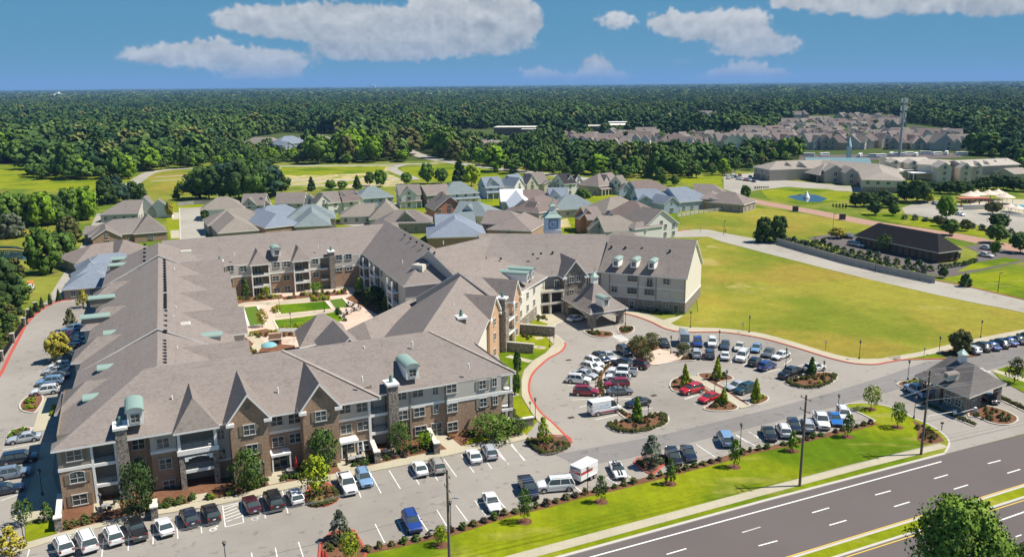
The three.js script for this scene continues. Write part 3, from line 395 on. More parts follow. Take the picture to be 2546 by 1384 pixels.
function wing(o, a, b, hw, eave, ridge, endA, endB, mat = {}) {
  const roof = new MB(), trim = new MB(), wall = new MB(), d = b.clone().sub(a).setY(0), L = d.length(); d.normalize();
  const s = V(-d.z, 0, d.x), Q = (k, w, y) => a.clone().addScaledVector(d, k).addScaledVector(s, w).setY(y), over = mat.over ?? 0.6, slope = (ridge - eave) / (hw + over), top = eave + over * slope - 0.1, pk = ridge - 0.12;
  const hw2 = mat.hw2 ?? hw, top2 = Math.min(top, ridge - (ridge - eave) * (hw2 + over) / (hw + over) + over * slope - 0.1);
  roofSolid(ridgeRoof(a, b, hw, eave, ridge, endA, endB, over, mat.eo ?? over, hw2), roof, trim);
  wall.face(Q(0, hw, 0), Q(L, hw, 0), Q(L, hw, top), Q(0, hw, top)); wall.face(Q(L, -hw2, 0), Q(0, -hw2, 0), Q(0, -hw2, top2), Q(L, -hw2, top2));
  const e = (k, g) => { const c = [Q(k, -hw2, 0), Q(k, hw, 0), Q(k, hw, top)]; if (g) c.push(Q(k, 0, pk)); c.push(Q(k, -hw2, top2)); return c; };
  wall.face(...e(0, !endA || endA === 'gable')); wall.face(...e(L, !endB || endB === 'gable').reverse());
  if (!mat.noWall) wall.put('wall', mat.wall ?? M.greige, o); roof.put('roof', mat.roof ?? M.roof, o); trim.put('fascia', mat.trim ?? M.white, o);
}
// windows: shared shapes, one mesh for the frame and one for the pane
const winGeo = new Map();
function windowShape(w, h, cols, rows, arch) {
  const k = [w, h, cols, rows, arch].join(); if (winGeo.has(k)) return winGeo.get(k);
  const f = new MB(), g = new MB(), t = 0.09, m = 0.03, B = (x, y, sx, sy, z0, z1) => f.box(x, y, (z0 + z1) / 2, sx, sy, z1 - z0);
  B(0, -h / 2 - 0.05, w + 0.24, 0.12, 0, 0.16); B(-w / 2, -h / 2, t, h, 0, 0.11); B(w / 2, -h / 2, t, h, 0, 0.11);
  if (!arch) B(0, h / 2 - t / 2, w + 0.2, t * 1.4, 0, 0.12);
  for (let i = 1; i < cols; i++) B(-w / 2 + w * i / cols, -h / 2, i * 2 === cols ? 0.09 : m, h, 0.02, 0.09);
  for (let i = 1; i < rows; i++) B(0, -h / 2 + h * i / rows - m / 2, w, i * 2 === rows ? 0.07 : m, 0.02, 0.085);
  g.box(0, -h / 2, 0.02, w, h, 0.05);
  if (arch) { const r = w / 2, rise = h * 0.22, N = 8, pt = (i, kk) => V(-Math.cos(Math.PI * i / N) * r * kk, h / 2 + Math.sin(Math.PI * i / N) * rise * kk, 0); for (let i = 0; i < N; i++) { const a = pt(i, 1), b = pt(i + 1, 1), c = pt(i, 1.12), d = pt(i + 1, 1.12); f.face(a.clone().setZ(0.11), b.clone().setZ(0.11), d.clone().setZ(0.11), c.clone().setZ(0.11)); g.face(V(0, h / 2, 0.045), b.clone().setZ(0.045), a.clone().setZ(0.045)); f.face(c.clone().setZ(0), c.clone().setZ(0.11), d.clone().setZ(0.11), d.clone().setZ(0)); } }
  const r = [f.geo(), g.geo()]; winGeo.set(k, r); return r;
}
function win(o, W, s, y, { w = 1.6, h = 1.5, cols = 2, rows = 2, d = 0, arch = false, frame = M.winFrame, shutters, glass = M.glass, name = 'window' } = {}) {
  const [f, g] = windowShape(w, h, cols, rows, arch), m = part(name, f, frame, o), p = W.P(s, y, d + 0.005); o.updateMatrixWorld(true); m.position.copy(o.worldToLocal(p)); m.rotation.y = W.turn - o.rotation.y; part('pane', g, glass, m);
  if (shutters) for (const k of [-1, 1]) { const mb = new MB().box(0, -h / 2, 0.04, 0.5, h, 0.07), q = part('shutter', mb.geo(), shutters, m); q.position.set(k * (w / 2 + 0.36), 0, 0); }
  return m;
}
function chimney(o, W, s0, s1, d0, d1, top, mat = M.stone) {
  const mb = new MB(), cap = new MB(), fl = new MB(); W.block(mb, s0, s1, 0, top, d0, d1); W.block(cap, s0 - 0.2, s1 + 0.2, top, top + 0.35, d0 - 0.2, d1 + 0.2);
  const m = mb.put('chimney', mat, o), c = W.P((s0 + s1) / 2, 0, (d0 + d1) / 2); cap.put('cap', M.white, m);
  const f = part('flue', new THREE.CylinderGeometry(0.18, 0.36, 1.1, 10), M.copperDark, m); m.updateMatrixWorld(true); f.position.copy(m.worldToLocal(c.setY(top + 0.9)));
}
// a barrel-roofed dormer: front at w (Wall-like frame, place s, depth d), base height y, running back
function dormer(o, pos, turn, { w = 1.9, h = 1.9, back = 4.2, body = M.white, roof = M.copper, shed = false } = {}) {
  const mb = new MB().box(0, 0, -back / 2, w, h, back), m = part('dormer', mb.geo(), body, o); o.updateMatrixWorld(true); m.position.copy(o.worldToLocal(pos.clone())); m.rotation.y = turn - o.rotation.y;
  const r = new MB(), N = 10, R = w / 2 + 0.22, rise = w * 0.36, P = (i, z, k = 0) => V(-Math.cos(Math.PI * i / N) * (R - k), h - 0.05 + Math.sin(Math.PI * i / N) * (rise - k), z);
  for (let i = 0; i < N; i++) { r.face(P(i, 0.35), P(i, -back), P(i + 1, -back), P(i + 1, 0.35)); r.face(P(i + 1, 0.35, 0.14), P(i, 0.35, 0.14), P(i, 0.35), P(i + 1, 0.35)); r.face(P(i, -back, 0.14), P(i, 0.35, 0.14), P(i + 1, 0.35, 0.14), P(i + 1, -back, 0.14)); }
  part('dormer_roof', r.geo(), roof, m); const g = new MB().box(0, 0.45, 0.01, w * 0.52, h * 0.55, 0.06), a = new MB(); for (let i = 0; i < N; i++) a.face(V(0, h - 0.02, 0.02), P(i + 1, 0.02, 0.16), P(i, 0.02, 0.16));
  part('tympanum', a.geo(), body, m); const fr = new MB(); for (const [x, y, sx, sy] of [[0, 0.36, w * 0.52 + 0.2, 0.1], [0, 0.45 + h * 0.55, w * 0.52 + 0.2, 0.1], [-w * 0.26 - 0.05, 0.45, 0.1, h * 0.55], [w * 0.26 + 0.05, 0.45, 0.1, h * 0.55], [0, 0.45, 0.05, h * 0.55], [0, 0.45 + h * 0.26, w * 0.52, 0.05]]) fr.box(x, y, 0.04, sx, sy, 0.08);
  part('window', fr.geo(), M.winFrame, m); part('pane', g.geo(), M.glass, m);
}
// a projecting bay with a steep gable
function gableBay(o, W, s0, s1, d, eave, apex, mats, backTo) {
  const mb = new MB(), roof = new MB(), trim = new MB(), c = (s0 + s1) / 2, P = (s, y, k) => W.P(s, y, k), hw = (s1 - s0) / 2, ov = 0.5, sl = (apex - eave) / (hw + ov);
  const top = eave + ov * sl - 0.15, pk = apex - 0.15;
  mb.face(P(s0, 0, d), P(s1, 0, d), P(s1, top, d), P(c, pk, d), P(s0, top, d)); mb.face(P(s1, 0, d), P(s1, 0, backTo), P(s1, top, backTo), P(s1, top, d)); mb.face(P(s0, 0, backTo), P(s0, 0, d), P(s0, top, d), P(s0, top, backTo));
  const F = d + 0.45, B = backTo, e0 = P(s0 - ov, eave, F), e1 = P(s1 + ov, eave, F), a0 = P(c, apex, F), f0 = P(s0 - ov, eave, B), f1 = P(s1 + ov, eave, B), a1 = P(c, apex, B);
  roofSolid([[e1, f1, a1, a0], [f0, e0, a0, a1]], roof, trim, 0.42);
  for (const k of [-1, 1]) { const s = k < 0 ? s0 : s1; W.block(trim, s - 0.55, s + 0.55, eave - 0.55, eave - 0.1, d, d + 0.5); }
  mb.put('gable_wall', mats, o); roof.put('roof', M.roof, o); trim.put('bargeboard', M.white, o);
}
function rail(mb, W, s0, s1, y, d) { W.block(mb, s0, s1, y + 0.98, y + 1.05, d - 0.05, d + 0.02); W.block(mb, s0, s1, y + 0.1, y + 0.15, d - 0.04, d); const n = Math.max(2, Math.round((s1 - s0) / 0.22)); for (let i = 0; i <= n; i++) { const s = lerp(s0, s1, i / n); W.block(mb, s - 0.015, s + 0.015, y, y + 1, d - 0.03, d); } }
// open balconies one above the other in a recess
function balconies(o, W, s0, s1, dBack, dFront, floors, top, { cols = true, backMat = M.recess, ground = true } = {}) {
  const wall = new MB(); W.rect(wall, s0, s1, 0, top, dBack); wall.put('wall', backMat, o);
  for (const y of floors) { const slab = new MB(), r = new MB(); W.block(slab, s0 - 0.05, s1 + 0.05, y - 0.42, y + 0.02, dBack, dFront + 0.12); rail(r, W, s0 + 0.1, s1 - 0.1, y, dFront - 0.05); const f = slab.put('balcony_floor', M.white, o); r.put('railing', M.darkMetal, f); }
  for (const y of ground ? [0.1, ...floors] : floors) win(o, W, (s0 + s1) / 2 - 0.4, y + 1.15, { w: 1.7, h: 2.1, cols: 2, rows: 1, d: dBack, name: 'balcony_door' });
  if (cols) for (const s of [s0, s1]) { const c = new MB(); W.block(c, s - 0.16, s + 0.16, 0, top, dFront - 0.2, dFront + 0.14); c.put('column', M.white, o); }
}

// ================================================================== THE RESIDENCE
const residence = thing('apartment_complex', 'sprawling three storey brick and cream residence with grey shingle roofs around a courtyard', 'apartment building', at(640, 1150).setY(0));
{
  const o = residence, AN = 24.5, A = (s, n) => frameAt(AN, s, n);
  const W = new Wall(A(0, 121.5), A(50, 121.5));                                  // front wing, wall frame behind the bays; s as on the plan
  const seg = (s0, s1, d, stack, db = -0.2) => { for (const [y0, y1, m, k = 0, name = 'wall'] of stack) { const mb = new MB(); W.block(mb, s0 - k, s1 + k, y0, y1, db, d + k); mb.put(name, m, o); } };
  const band = (s0, s1, d, y0, y1) => [[y0, y1, M.white, 0.07, 'string_course']];
  // roofs of the front wing
  wing(o, A(-11.9, 130.6), A(31.2, 130.6), 9.6, 8.75, 14.5, 'hip', 'hip', { over: 2.6, eo: 0.7, wall: M.taupe });
  wing(o, A(17.5, 130.6), A(54.3, 130.6), 9.4, 8.8, 14.4, 'gable', 'hip', { over: 1.6, eo: 0.8, wall: M.greige });
  // corner bay
  seg(-12, -8.1, 2.6, [[0, 5.45, M.brick], [5.45, 5.9, M.white, 0.08, 'string_course'], [5.9, 8.7, M.taupe]]);
  for (const [x, y, ar] of [[183, 1132, 0], [191, 1188, 1], [198, 1241, 0]]) { const [s, h] = W.hit(x, y, 2.6); win(o, W, s, h, { d: 2.6, w: 1.8, arch: !!ar, h: ar ? 1.35 : 1.55, shutters: M.shutter }); }
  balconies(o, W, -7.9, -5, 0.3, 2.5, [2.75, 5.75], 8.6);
  chimney(o, W, -4.85, -3.4, 0.6, 3.1, 10.2);
  seg(-3.4, -0.7, 0.6, [[0, 8.6, M.brick]]);
  for (const [x, y] of [[343, 1104], [347, 1153]]) { const [s, h] = W.hit(x, y, 0.6); win(o, W, s, h, { d: 0.6, arch: y > 1150 }); }
  seg(-0.7, 2.65, 2, [[0, 5.45, M.brick], [5.45, 5.9, M.white, 0.07, 'string_course'], [5.9, 8.7, M.greige]]);
  for (const [x, y] of [[404, 1101], [411, 1152], [420, 1205]]) { const [s, h] = W.hit(x, y, 2); win(o, W, s, h, { d: 2 }); }
  { // stone porch tower with a steep hipped cap
    const s0 = 2.75, s1 = 7.95, d = 3.5, st = new MB(), wh = new MB(), r = new MB(), tr = new MB(), rl = new MB(), bk = new MB();
    for (const [a, b] of [[s0, s0 + 0.75], [s1 - 0.75, s1]]) W.block(st, a, b, 0, 5.2, d - 1, d); W.block(st, s0 + 0.75, s1 - 0.75, 4.75, 5.2, d - 0.6, d);
    for (let i = 0; i < 8; i++) { const c = (s0 + s1) / 2, R = (s1 - s0) / 2 - 0.75, a0 = -1 + i / 4, a1 = -1 + (i + 1) / 4, y = (a) => 4.1 + 0.65 * Math.sqrt(1 - a * a * 0.98); W.block(wh, c + a0 * R, c + a1 * R, Math.min(y(a0), y(a1)), 4.85, d - 0.3, d + 0.06); }
    st.put('stone_pier', M.stone, o); W.block(wh, s0 - 0.15, s1 + 0.15, 5.2, 5.9, 0, d + 0.15); W.block(wh, s0 + 0.75, s1 - 0.75, 2.35, 2.8, 0.2, d - 0.1);
    for (const s of [s0 + 0.2, s1 - 0.2]) W.block(wh, s - 0.2, s + 0.2, 5.9, 8.5, d - 0.4, d); W.block(wh, s0, s1, 8.35, 8.75, 0, d + 0.05); wh.put('porch_beam', M.white, o);
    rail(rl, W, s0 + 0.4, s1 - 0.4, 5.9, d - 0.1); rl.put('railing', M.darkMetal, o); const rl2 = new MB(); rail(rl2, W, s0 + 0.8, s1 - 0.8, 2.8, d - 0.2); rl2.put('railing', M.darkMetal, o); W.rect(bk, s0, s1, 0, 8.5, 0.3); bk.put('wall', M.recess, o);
    for (const [s, y] of [[4.3, 7.1], [6.5, 7.1], [5.3, 3.9], [5.4, 1.2]]) win(o, W, s, y, { d: 0.3, w: 1.3, h: 2, cols: 2, name: 'balcony_door' });
    const c = (s0 + s1) / 2, e = 8.75, P = (s, y, k) => W.P(s, y, k), ap = P(c, 12.7, 1.6), bk1 = P(c, 12.7, -5), L = P(s0 - 0.45, e, d + 0.5), R = P(s1 + 0.45, e, d + 0.5), LB = P(s0 - 0.45, e, -5), RB = P(s1 + 0.45, e, -5);
    roofSolid([[L, R, ap], [R, RB, bk1, ap], [LB, L, ap, bk1]], r, tr); r.put('roof', M.roof, o); tr.put('fascia', M.white, o);
  }
  seg(7.95, 9.7, 2, [[0, 2.7, M.brick], [2.7, 3.05, M.white, 0.06, 'string_course'], [3.05, 8.7, M.greige]]);
  for (const [x, y] of [[548, 1079], [552, 1128]]) { const [s, h] = W.hit(x, y, 2); win(o, W, s, h, { d: 2, w: 0.9, cols: 2 }); }
  for (const [s0, s1, ax, wn] of [[9.7, 14.85, 613, [[619, 1068], [626, 1117], [633, 1165]]], [19.75, 24.95, 793, [[797, 1034], [803, 1083], [809, 1128]]]]) {   // two brick gables
    gableBay(o, W, s0, s1, 4.5, 9.2, 13.2, M.brick, -7);
    for (const [x, y] of wn) { const [s, h] = W.hit(x, y, 4.5); win(o, W, s, h, { d: 4.5, w: 1.55, h: 1.55, shutters: M.shutter }); }
    const v = part('gable_vent', new THREE.TorusGeometry(0.45, 0.1, 8, 20), M.brick, o); o.updateMatrixWorld(true); v.position.copy(o.worldToLocal(W.P((s0 + s1) / 2, 11.15, 4.53))); v.rotation.y = W.turn; const v2 = part('louvre', new THREE.CylinderGeometry(0.42, 0.42, 0.06, 18).rotateX(Math.PI / 2), M.shutter, v);
  }
  for (const [s0, s1, wn] of [[14.85, 19.75, [[687, 1047, 1], [731, 1040, 0], [691, 1097, 0], [733, 1088, 0]]], [24.95, 30.2, [[857, 1017, 1], [899, 1012, 0], [860, 1066, 0], [902, 1058, 0], [903, 1107, 0]]]]) {
    seg(s0, s1, 2, [[0, 5.45, M.brick], [5.45, 5.9, M.white, 0.07, 'string_course'], [5.9, 8.7, M.greige]]);
    for (const [x, y, ar] of wn) { const [s, h] = W.hit(x, y, 2); win(o, W, s, h, { d: 2, arch: !!ar, h: ar ? 1.3 : 1.5, w: 1.7 }); }
    const c = s0 + 1.6, aw = new MB(); W.block(aw, c - 1.4, c + 1.4, 2.65, 3, 2, 4); for (const s of [c - 1.25, c + 1.25]) W.block(aw, s - 0.1, s + 0.1, 0.1, 2.65, 3.7, 3.9); aw.put('porch_canopy', M.white, o); win(o, W, c, 1.25, { d: 2, w: 2.2, h: 2.2, cols: 2, name: 'french_door' });
  }
  { const c = new MB(); W.block(c, 30.05, 30.45, 0, 8.7, 1.6, 2.2); c.put('column', M.white, o); }
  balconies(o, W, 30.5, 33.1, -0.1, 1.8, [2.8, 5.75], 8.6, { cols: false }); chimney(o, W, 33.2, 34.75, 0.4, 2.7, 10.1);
  seg(34.75, 43, 1.2, [[0, 5.45, M.brick], [5.45, 5.9, M.white, 0.07, 'string_course'], [5.9, 8.7, M.greige]]); for (const s of [37, 42.9]) { const c = new MB(); W.block(c, s - 0.12, s + 0.12, 0, 8.6, 1.2, 1.36); c.put('downpipe', M.taupe, o); }
  for (const [x, y, w, ar] of [[997, 984, 1.7, 1], [1038, 975, 1.8, 0], [1082, 969, 0.9, 0], [1000, 1032, 1.7, 0], [1042, 1024, 1.8, 0], [1083, 1016, 0.9, 0], [1046, 1070, 1.9, 0]]) { const [s, h] = W.hit(x, y, 1.2); win(o, W, s, h, { d: 1.2, w, arch: !!ar, h: ar ? 1.3 : 1.55 }); }
  { const [s] = W.hit(1085, 1065, 1.2); win(o, W, s, 1.15, { d: 1.2, w: 1.8, h: 2.2, cols: 2, name: 'entrance_door' }); }
  seg(43, 52.4, 1.9, [[0, 5.45, M.brick], [5.45, 6, M.white, 0.08, 'string_course'], [6, 8.75, M.greige]]); seg(52.4, 54.3, 0.2, [[0, 8.7, M.greige]]);
  for (const [x, y, w] of [[1122, 966, 1.7], [1199, 956, 1.2], [1124, 1013, 1.7], [1201, 1000, 1.2], [1125, 1060, 1.7]]) { const [s, h] = W.hit(x, y, 1.9); win(o, W, s, h, { d: 1.9, w, shutters: w < 1.5 ? M.taupe : undefined }); }
  for (const [x, y] of [[1229, 950], [1231, 995]]) { const [s, h] = W.hit(x, y, 1.9); win(o, W, Math.min(s, 51.7), h, { d: 1.9, w: 0.8, cols: 2 }); }
  { const c = new MB(), st = new MB(), r = new MB(); for (const y of [2.8, 5.9]) W.block(c, 52.4, 54.4, y - 0.45, y, 0.2, 1.95); for (const s of [54.2]) { W.block(c, s - 0.2, s + 0.2, 5.9, 8.6, 1.5, 1.9); W.block(st, s - 0.35, s + 0.3, 0, 5.45, 1.2, 1.9); } c.put('porch_beam', M.white, o); st.put('stone_pier', M.stone, o); rail(r, W, 52.5, 54, 5.9, 1.8); r.put('railing', M.darkMetal, o); const r2 = new MB(); rail(r2, W, 52.5, 54, 2.8, 1.8); r2.put('railing', M.darkMetal, o); }
  const E = new Wall(A(54.3, 119.6), A(54.3, 141));                               // its short right side
  for (const [s, y] of [[4, 7.3], [9, 7.3], [4, 4.2], [9, 4.2], [14, 7.3]]) win(o, E, s, y, { d: 0, w: 1.5 });
  // dormers on the front slope
  { const e = (p, q) => { const mb = new MB(), d = q.clone().sub(p).normalize(), s = V(-d.z, 0, d.x).normalize().multiplyScalar(0.3), u = V(0, 0.09, 0); mb.face(p.clone().sub(s), q.clone().sub(s), q.clone().add(u), p.clone().add(u)); mb.face(p.clone().add(u), q.clone().add(u), q.clone().add(s), p.clone().add(s)); mb.put('lit_hip_strip', roofOf(0.33, 0.295, 0.268), o); }; e(A(31.9, 118.4).setY(8.85), A(19.7, 130.6).setY(14.53)); e(A(55.1, 119.6).setY(8.9), A(44.1, 130.6).setY(14.43)); }  // paler strips along two hips, painted to stand for their sunlit faces
  for (const [x, y, h] of [[337, 1057, 10.4], [1026, 942, 10.2]]) dormer(o, at(x, y, h), W.turn, { w: 2, h: 2, back: 5 });
  // left wing
  const b0 = at(390, 912, 14.5).setY(0), bd = T(-Math.sin(22 * Math.PI / 180), Math.cos(22 * Math.PI / 180)), B = (k, w = 0) => b0.clone().addScaledVector(bd, k).add(T(w * 0.927, w * 0.375));
  wing(o, B(1), B(21.6), 12.4, 8.8, 14.52, 0, 'gable', { wall: M.greige }); wing(o, B(21), B(88), 12.2, 8.9, 15.05, 'gable', 'gable', { wall: M.greige }); wing(o, B(87.4), B(117), 12.4, 8.9, 15.6, 'gable', 'hip', { wall: M.greige });
  for (const [k, r, L] of [[14, 13, 13.6], [37, 13.2, 14.8], [54, 13.2, 14.6], [71, 13.2, 14.6], [87, 13.3, 14]]) wing(o, B(k, 1), B(k, L), 4.6, 9.2, r, 0, 'gable', { wall: M.greige });   // cross gables to the court
  for (const [k, L] of [[5, 13.8], [30, 13.8], [52, 14], [76, 13.8]]) wing(o, B(k, -1), B(k, -L), 3.6, 9, 12.1, 0, 'hip', { wall: M.greige });
  for (const [x, y] of [[243, 980], [275, 907], [286, 822], [227, 783], [243, 736], [295, 640], [290, 655]]) { const p = at(x, y, 11.3).sub(b0), k = p.x * bd.x + p.z * bd.z, w = p.x * 0.927 - p.z * 0.375; dormer(o, B(k, w - 1.7).setY(9.2), Math.atan2(-0.927, 0.375), { w: 1.8, h: 1.7, back: 5, body: M.taupe }); }   // dormers seen from the side
  { const p = at(510, 833, 11.3).sub(b0), k = p.x * bd.x + p.z * bd.z, w = p.x * 0.927 - p.z * 0.375; dormer(o, B(k, w + 2.5).setY(9.4), Math.atan2(0.927, -0.375), { w: 1.9, h: 1.75, back: 5, body: M.greige }); }
  // back wing of the court
  const c0 = at(600, 583, 15).setY(0), c1 = at(940, 557, 15).setY(0), cd = c1.clone().sub(c0).normalize(), C = (k) => c0.clone().addScaledVector(cd, k);
  wing(o, C(-20), C(44), 10.6, 8.9, 15, 'gable', 'gable', { wall: M.taupe });
  const cn = V(-cd.z, 0, cd.x), CW = new Wall(c0.clone().addScaledVector(cn, 10.6), c1.clone().addScaledVector(cn, 10.6));
  {
    const cs = (s0, s1, d, stack) => { for (const [y0, y1, m, k = 0, name = 'wall'] of stack) { const mb = new MB(); CW.block(mb, s0 - k, s1 + k, y0, y1, -0.5, d + k); mb.put(name, m, o); } }, three = (up = M.greige) => [[0, 5.45, M.brick], [5.45, 5.85, M.white, 0.06, 'string_course'], [5.85, 8.7, up]];
    const X = (x, y = 690, d = 0.6) => CW.hit(x, y, d)[0]; const s1 = X(560), s2 = X(625), s3 = X(668), s4 = X(730), s5 = X(768), s6 = X(798), s7 = X(833);
    cs(s1, s2, 0.6, three()); cs(s3, s4, 0.6, three()); cs(s5, s6, 0.6, three()); cs(s7, X(905), 0.6, three());
    for (const [a, b] of [[s2, s3], [s4, s5]]) { // porch towers
      balconies(o, CW, a, b, 0.05, 2, [2.8, 5.8], 8.6, {}); const r = new MB(), t = new MB(), c = (a + b) / 2, P = (s, y, k) => CW.P(s, y, k), ap = P(c, 12, -0.6), bk = P(c, 12, -6), L = P(a - 0.5, 8.8, 2.6), R = P(b + 0.5, 8.8, 2.6); roofSolid([[L, R, ap], [R, P(b + 0.5, 8.8, -6), bk, ap], [P(a - 0.5, 8.8, -6), L, ap, bk]], r, t); r.put('roof', M.roof, o); t.put('fascia', M.white, o);
    }
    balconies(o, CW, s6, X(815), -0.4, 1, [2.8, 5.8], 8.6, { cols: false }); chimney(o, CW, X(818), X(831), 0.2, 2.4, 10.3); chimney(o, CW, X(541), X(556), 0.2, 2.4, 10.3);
    for (const [x, y] of [[572, 667], [604, 668], [687, 658], [712, 656], [783, 650], [842, 640], [866, 638], [570, 700], [605, 700], [685, 692], [712, 690], [785, 682], [843, 667], [868, 665], [605, 728], [688, 722], [714, 718], [788, 710]]) { const [s, h] = CW.hit(x, y, 0.6); win(o, CW, s, h, { d: 0.6, w: 1.7, cols: 2, glass: M.glassBlue }); }
    dormer(o, at(688, 637, 10.3), CW.turn, { w: 2, h: 1.9, back: 4.5 });
  }
  // wing between the court and the entrance, then the entrance range
  const d0 = at(962, 550, 15.6).setY(0), d1 = at(1086, 620, 15.6).setY(0), e0 = at(1231, 581, 16.2).setY(0), e1 = at(1507, 581, 16.6).setY(0), dd = d1.clone().sub(d0).normalize();
  wing(o, d0.clone().addScaledVector(dd, -8), d1.clone().addScaledVector(dd, 6), 10, 8.9, 15.6, 'gable', 'hip', { wall: M.greige });
  wing(o, d1.clone().lerp(e0, -0.1), e0.clone().lerp(d1, -0.1), 10, 8.9, 15.9, 'gable', 'gable', { wall: M.greige, hw2: 10 });
  { const ea = at(1335, 688, 8.9), eb = at(1516, 672, 8.9), R0 = e0.clone().setY(16.3), R1 = e1.clone().setY(16.5), ec = ea.clone().addScaledVector(eb.clone().sub(ea), -0.55), k = V(0.1, 0, -12), Rm = R0.clone().add(R0.clone().sub(R1).multiplyScalar(0.16)), r = new MB(), t = new MB(), w = new MB();
    roofSolid([[ec, ea, R0, Rm], [ea, eb, R1, R0], [R1.clone().add(k).setY(8.9), Rm.clone().add(k).setY(8.9), Rm, R1]], r, t); r.put('roof', M.roof, o); t.put('fascia', M.white, o); const i = V(0, 0, -0.9); w.prism([ec.clone().add(i), eb.clone().add(i), R1.clone().add(k).add(V(0, 0, 0.8)), Rm.clone().add(k).add(V(0, 0, 0.8))], 0, 8.8); w.put('wall', M.greige, o); }
  const er0 = T(24.2, 206.2), er1 = T(42, 198.5), ed = er1.clone().sub(er0).normalize(), en = V(ed.z, 0, -ed.x), ER = new Wall(er0, er1);     // right end with its white gable
  { const a = er0.clone().addScaledVector(en, 9.6).addScaledVector(ed, -2), b = er1.clone().addScaledVector(en, 9.6); wing(o, a, b, 9.6, 8.9, 16.65, 'gable', 'gable', { wall: M.greige, over: 0.5 });
    const EN = new Wall(er1, er1.clone().addScaledVector(en, 19.2)), g = new MB(); g.face(EN.P(0, 2.8, 0.05), EN.P(19.2, 2.8, 0.05), EN.P(19.2, 9.1, 0.05), EN.P(9.6, 16.3, 0.05), EN.P(0, 9.1, 0.05)); g.put('gable_wall', M.cream, o); const q = new MB(); EN.block(q, -0.05, 19.2, 0, 2.7, 0, 0.1); q.put('wall', M.stone, o); const st = new MB(); EN.block(st, -0.1, 19.25, 2.7, 2.95, 0, 0.14); st.put('string_course', M.white, o); }
  { const q = new MB(), w = new MB(), p = new MB(); ER.block(q, 0, ER.L, 0, 2.8, 0, 0.12); ER.block(w, -0.1, ER.L + 0.1, 2.8, 3, 0, 0.2); ER.block(w, -0.1, ER.L, 5.75, 5.92, 0, 0.1); for (const s of [0.3, ER.L - 0.1, ER.hit(1587, 700, 0)[0], ER.hit(1632, 700, 0)[0]]) { const p = new MB(); ER.block(p, s - 0.08, s + 0.08, 0, 8.8, 0, 0.2); p.put('downpipe', M.taupe, o); } q.put('wall', M.stone, o); w.put('string_course', M.white, o);
    const r6 = (x, y) => ER.hit(1160 + x / 4.106, 600 + y / 4.106, 0.1);
    for (const [x, y, wd, hh, cols] of [[1695, 378, 2.5, 1.5, 3], [2043, 408, 1.6, 1.5, 2], [1510, 487, 1.5, 1.5, 2], [1692, 503, 2.5, 1.5, 3], [1868, 518, 2.5, 1.5, 3], [1865, 630, 2.5, 1.2, 3], [2035, 640, 1.5, 1.2, 2], [1688, 620, 1.6, 1.2, 2]]) { const [s, h] = r6(x, y); win(o, ER, s, h, { w: wd, h: hh, cols, d: 0.13 }); }
    for (const [x, y] of [[1512, 365], [2040, 535]]) { const [s, h] = r6(x, y), m = new MB(); ER.block(m, s - 0.8, s + 0.8, h - 0.8, h + 0.8, 0, 0.1); m.put('blind_panel', M.greige, o); }
    { const [s] = r6(1872, 400); win(o, ER, s, 7.1, { w: 1.4, h: 2.1, cols: 2, rows: 1, d: 0.1, name: 'balcony_door' }); const r = new MB(); rail(r, ER, s - 0.95, s + 0.95, 6.05, 0.45); r.put('railing', M.darkMetal, o); }
    for (const [x] of [[2140], [1688]]) { const [s] = r6(x, 680); win(o, ER, s, 1.05, { w: 1.1, h: 2.1, cols: 1, rows: 1, d: 0.13, name: 'side_door' }); }
    for (const [x, y] of [[1520, 262], [1705, 270], [1885, 285]]) { const c = at(1160 + x / 4.106, 600 + y / 4.106, 10.6); dormer(o, c, ER.turn, { w: 1.5, h: 1.8, back: 4 }); } }
  // the entrance front: stone gable between balconies
  const EM = new Wall(T(5.9, 199.6), er0); {
    const X = (x, y, d = 0.2) => EM.hit(x, y, d)[0], g0 = X(1403, 720, 1.2), g1 = X(1457, 716, 1.2); gableBay(o, EM, g0, g1, 1.2, 8.9, 13, M.stone, -8);
    for (const [x, y] of [[1421, 695], [1438, 693], [1421, 727]]) { const [s, h] = EM.hit(x, y, 1.2); win(o, EM, s, h, { d: 1.2, w: 1.3, cols: 2, h: 1.4 }); }
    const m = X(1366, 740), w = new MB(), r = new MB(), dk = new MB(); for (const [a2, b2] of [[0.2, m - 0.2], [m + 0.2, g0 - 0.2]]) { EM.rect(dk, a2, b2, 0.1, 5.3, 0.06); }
    dk.put('painted_recess_shade', M.darkWall, o); for (const s of [0.05, m, g0 - 0.1]) EM.block(w, s - 0.22, s + 0.22, 0, 5.6, 0, 1.2); for (const y of [2.85, 5.85]) EM.block(w, -0.2, g0, y - 0.5, y, 0, 1.3); w.put('porch_beam', M.cream, o); rail(r, EM, 0, g0 - 0.2, 2.85, 1.1); rail(r, EM, 0, g0 - 0.2, 5.85, 1.1); r.put('railing', M.darkMetal, o);  // dark flat panels on the wall paint the shade of the balcony openings
    for (const [s, y] of [[m * 0.35, 7], [g0 - 1.5, 7], [g1 + 1.2, 7], [g1 + 1.2, 4]]) win(o, EM, s, y, { w: 1.3, h: 2.1, cols: 2, rows: 1, d: 0.05, name: 'balcony_door' }); const r2 = new MB(); rail(r2, EM, g1 + 0.4, g1 + 2.4, 6, 0.5); r2.put('railing', M.darkMetal, o); }
  // the cream wing with gables facing the car park
  const f0 = at(1050, 826, 14.4).setY(0), f1 = at(1147, 677, 14.8).setY(0), f2 = at(1231, 632, 15.4).setY(0), fd = f2.clone().sub(f1).normalize();
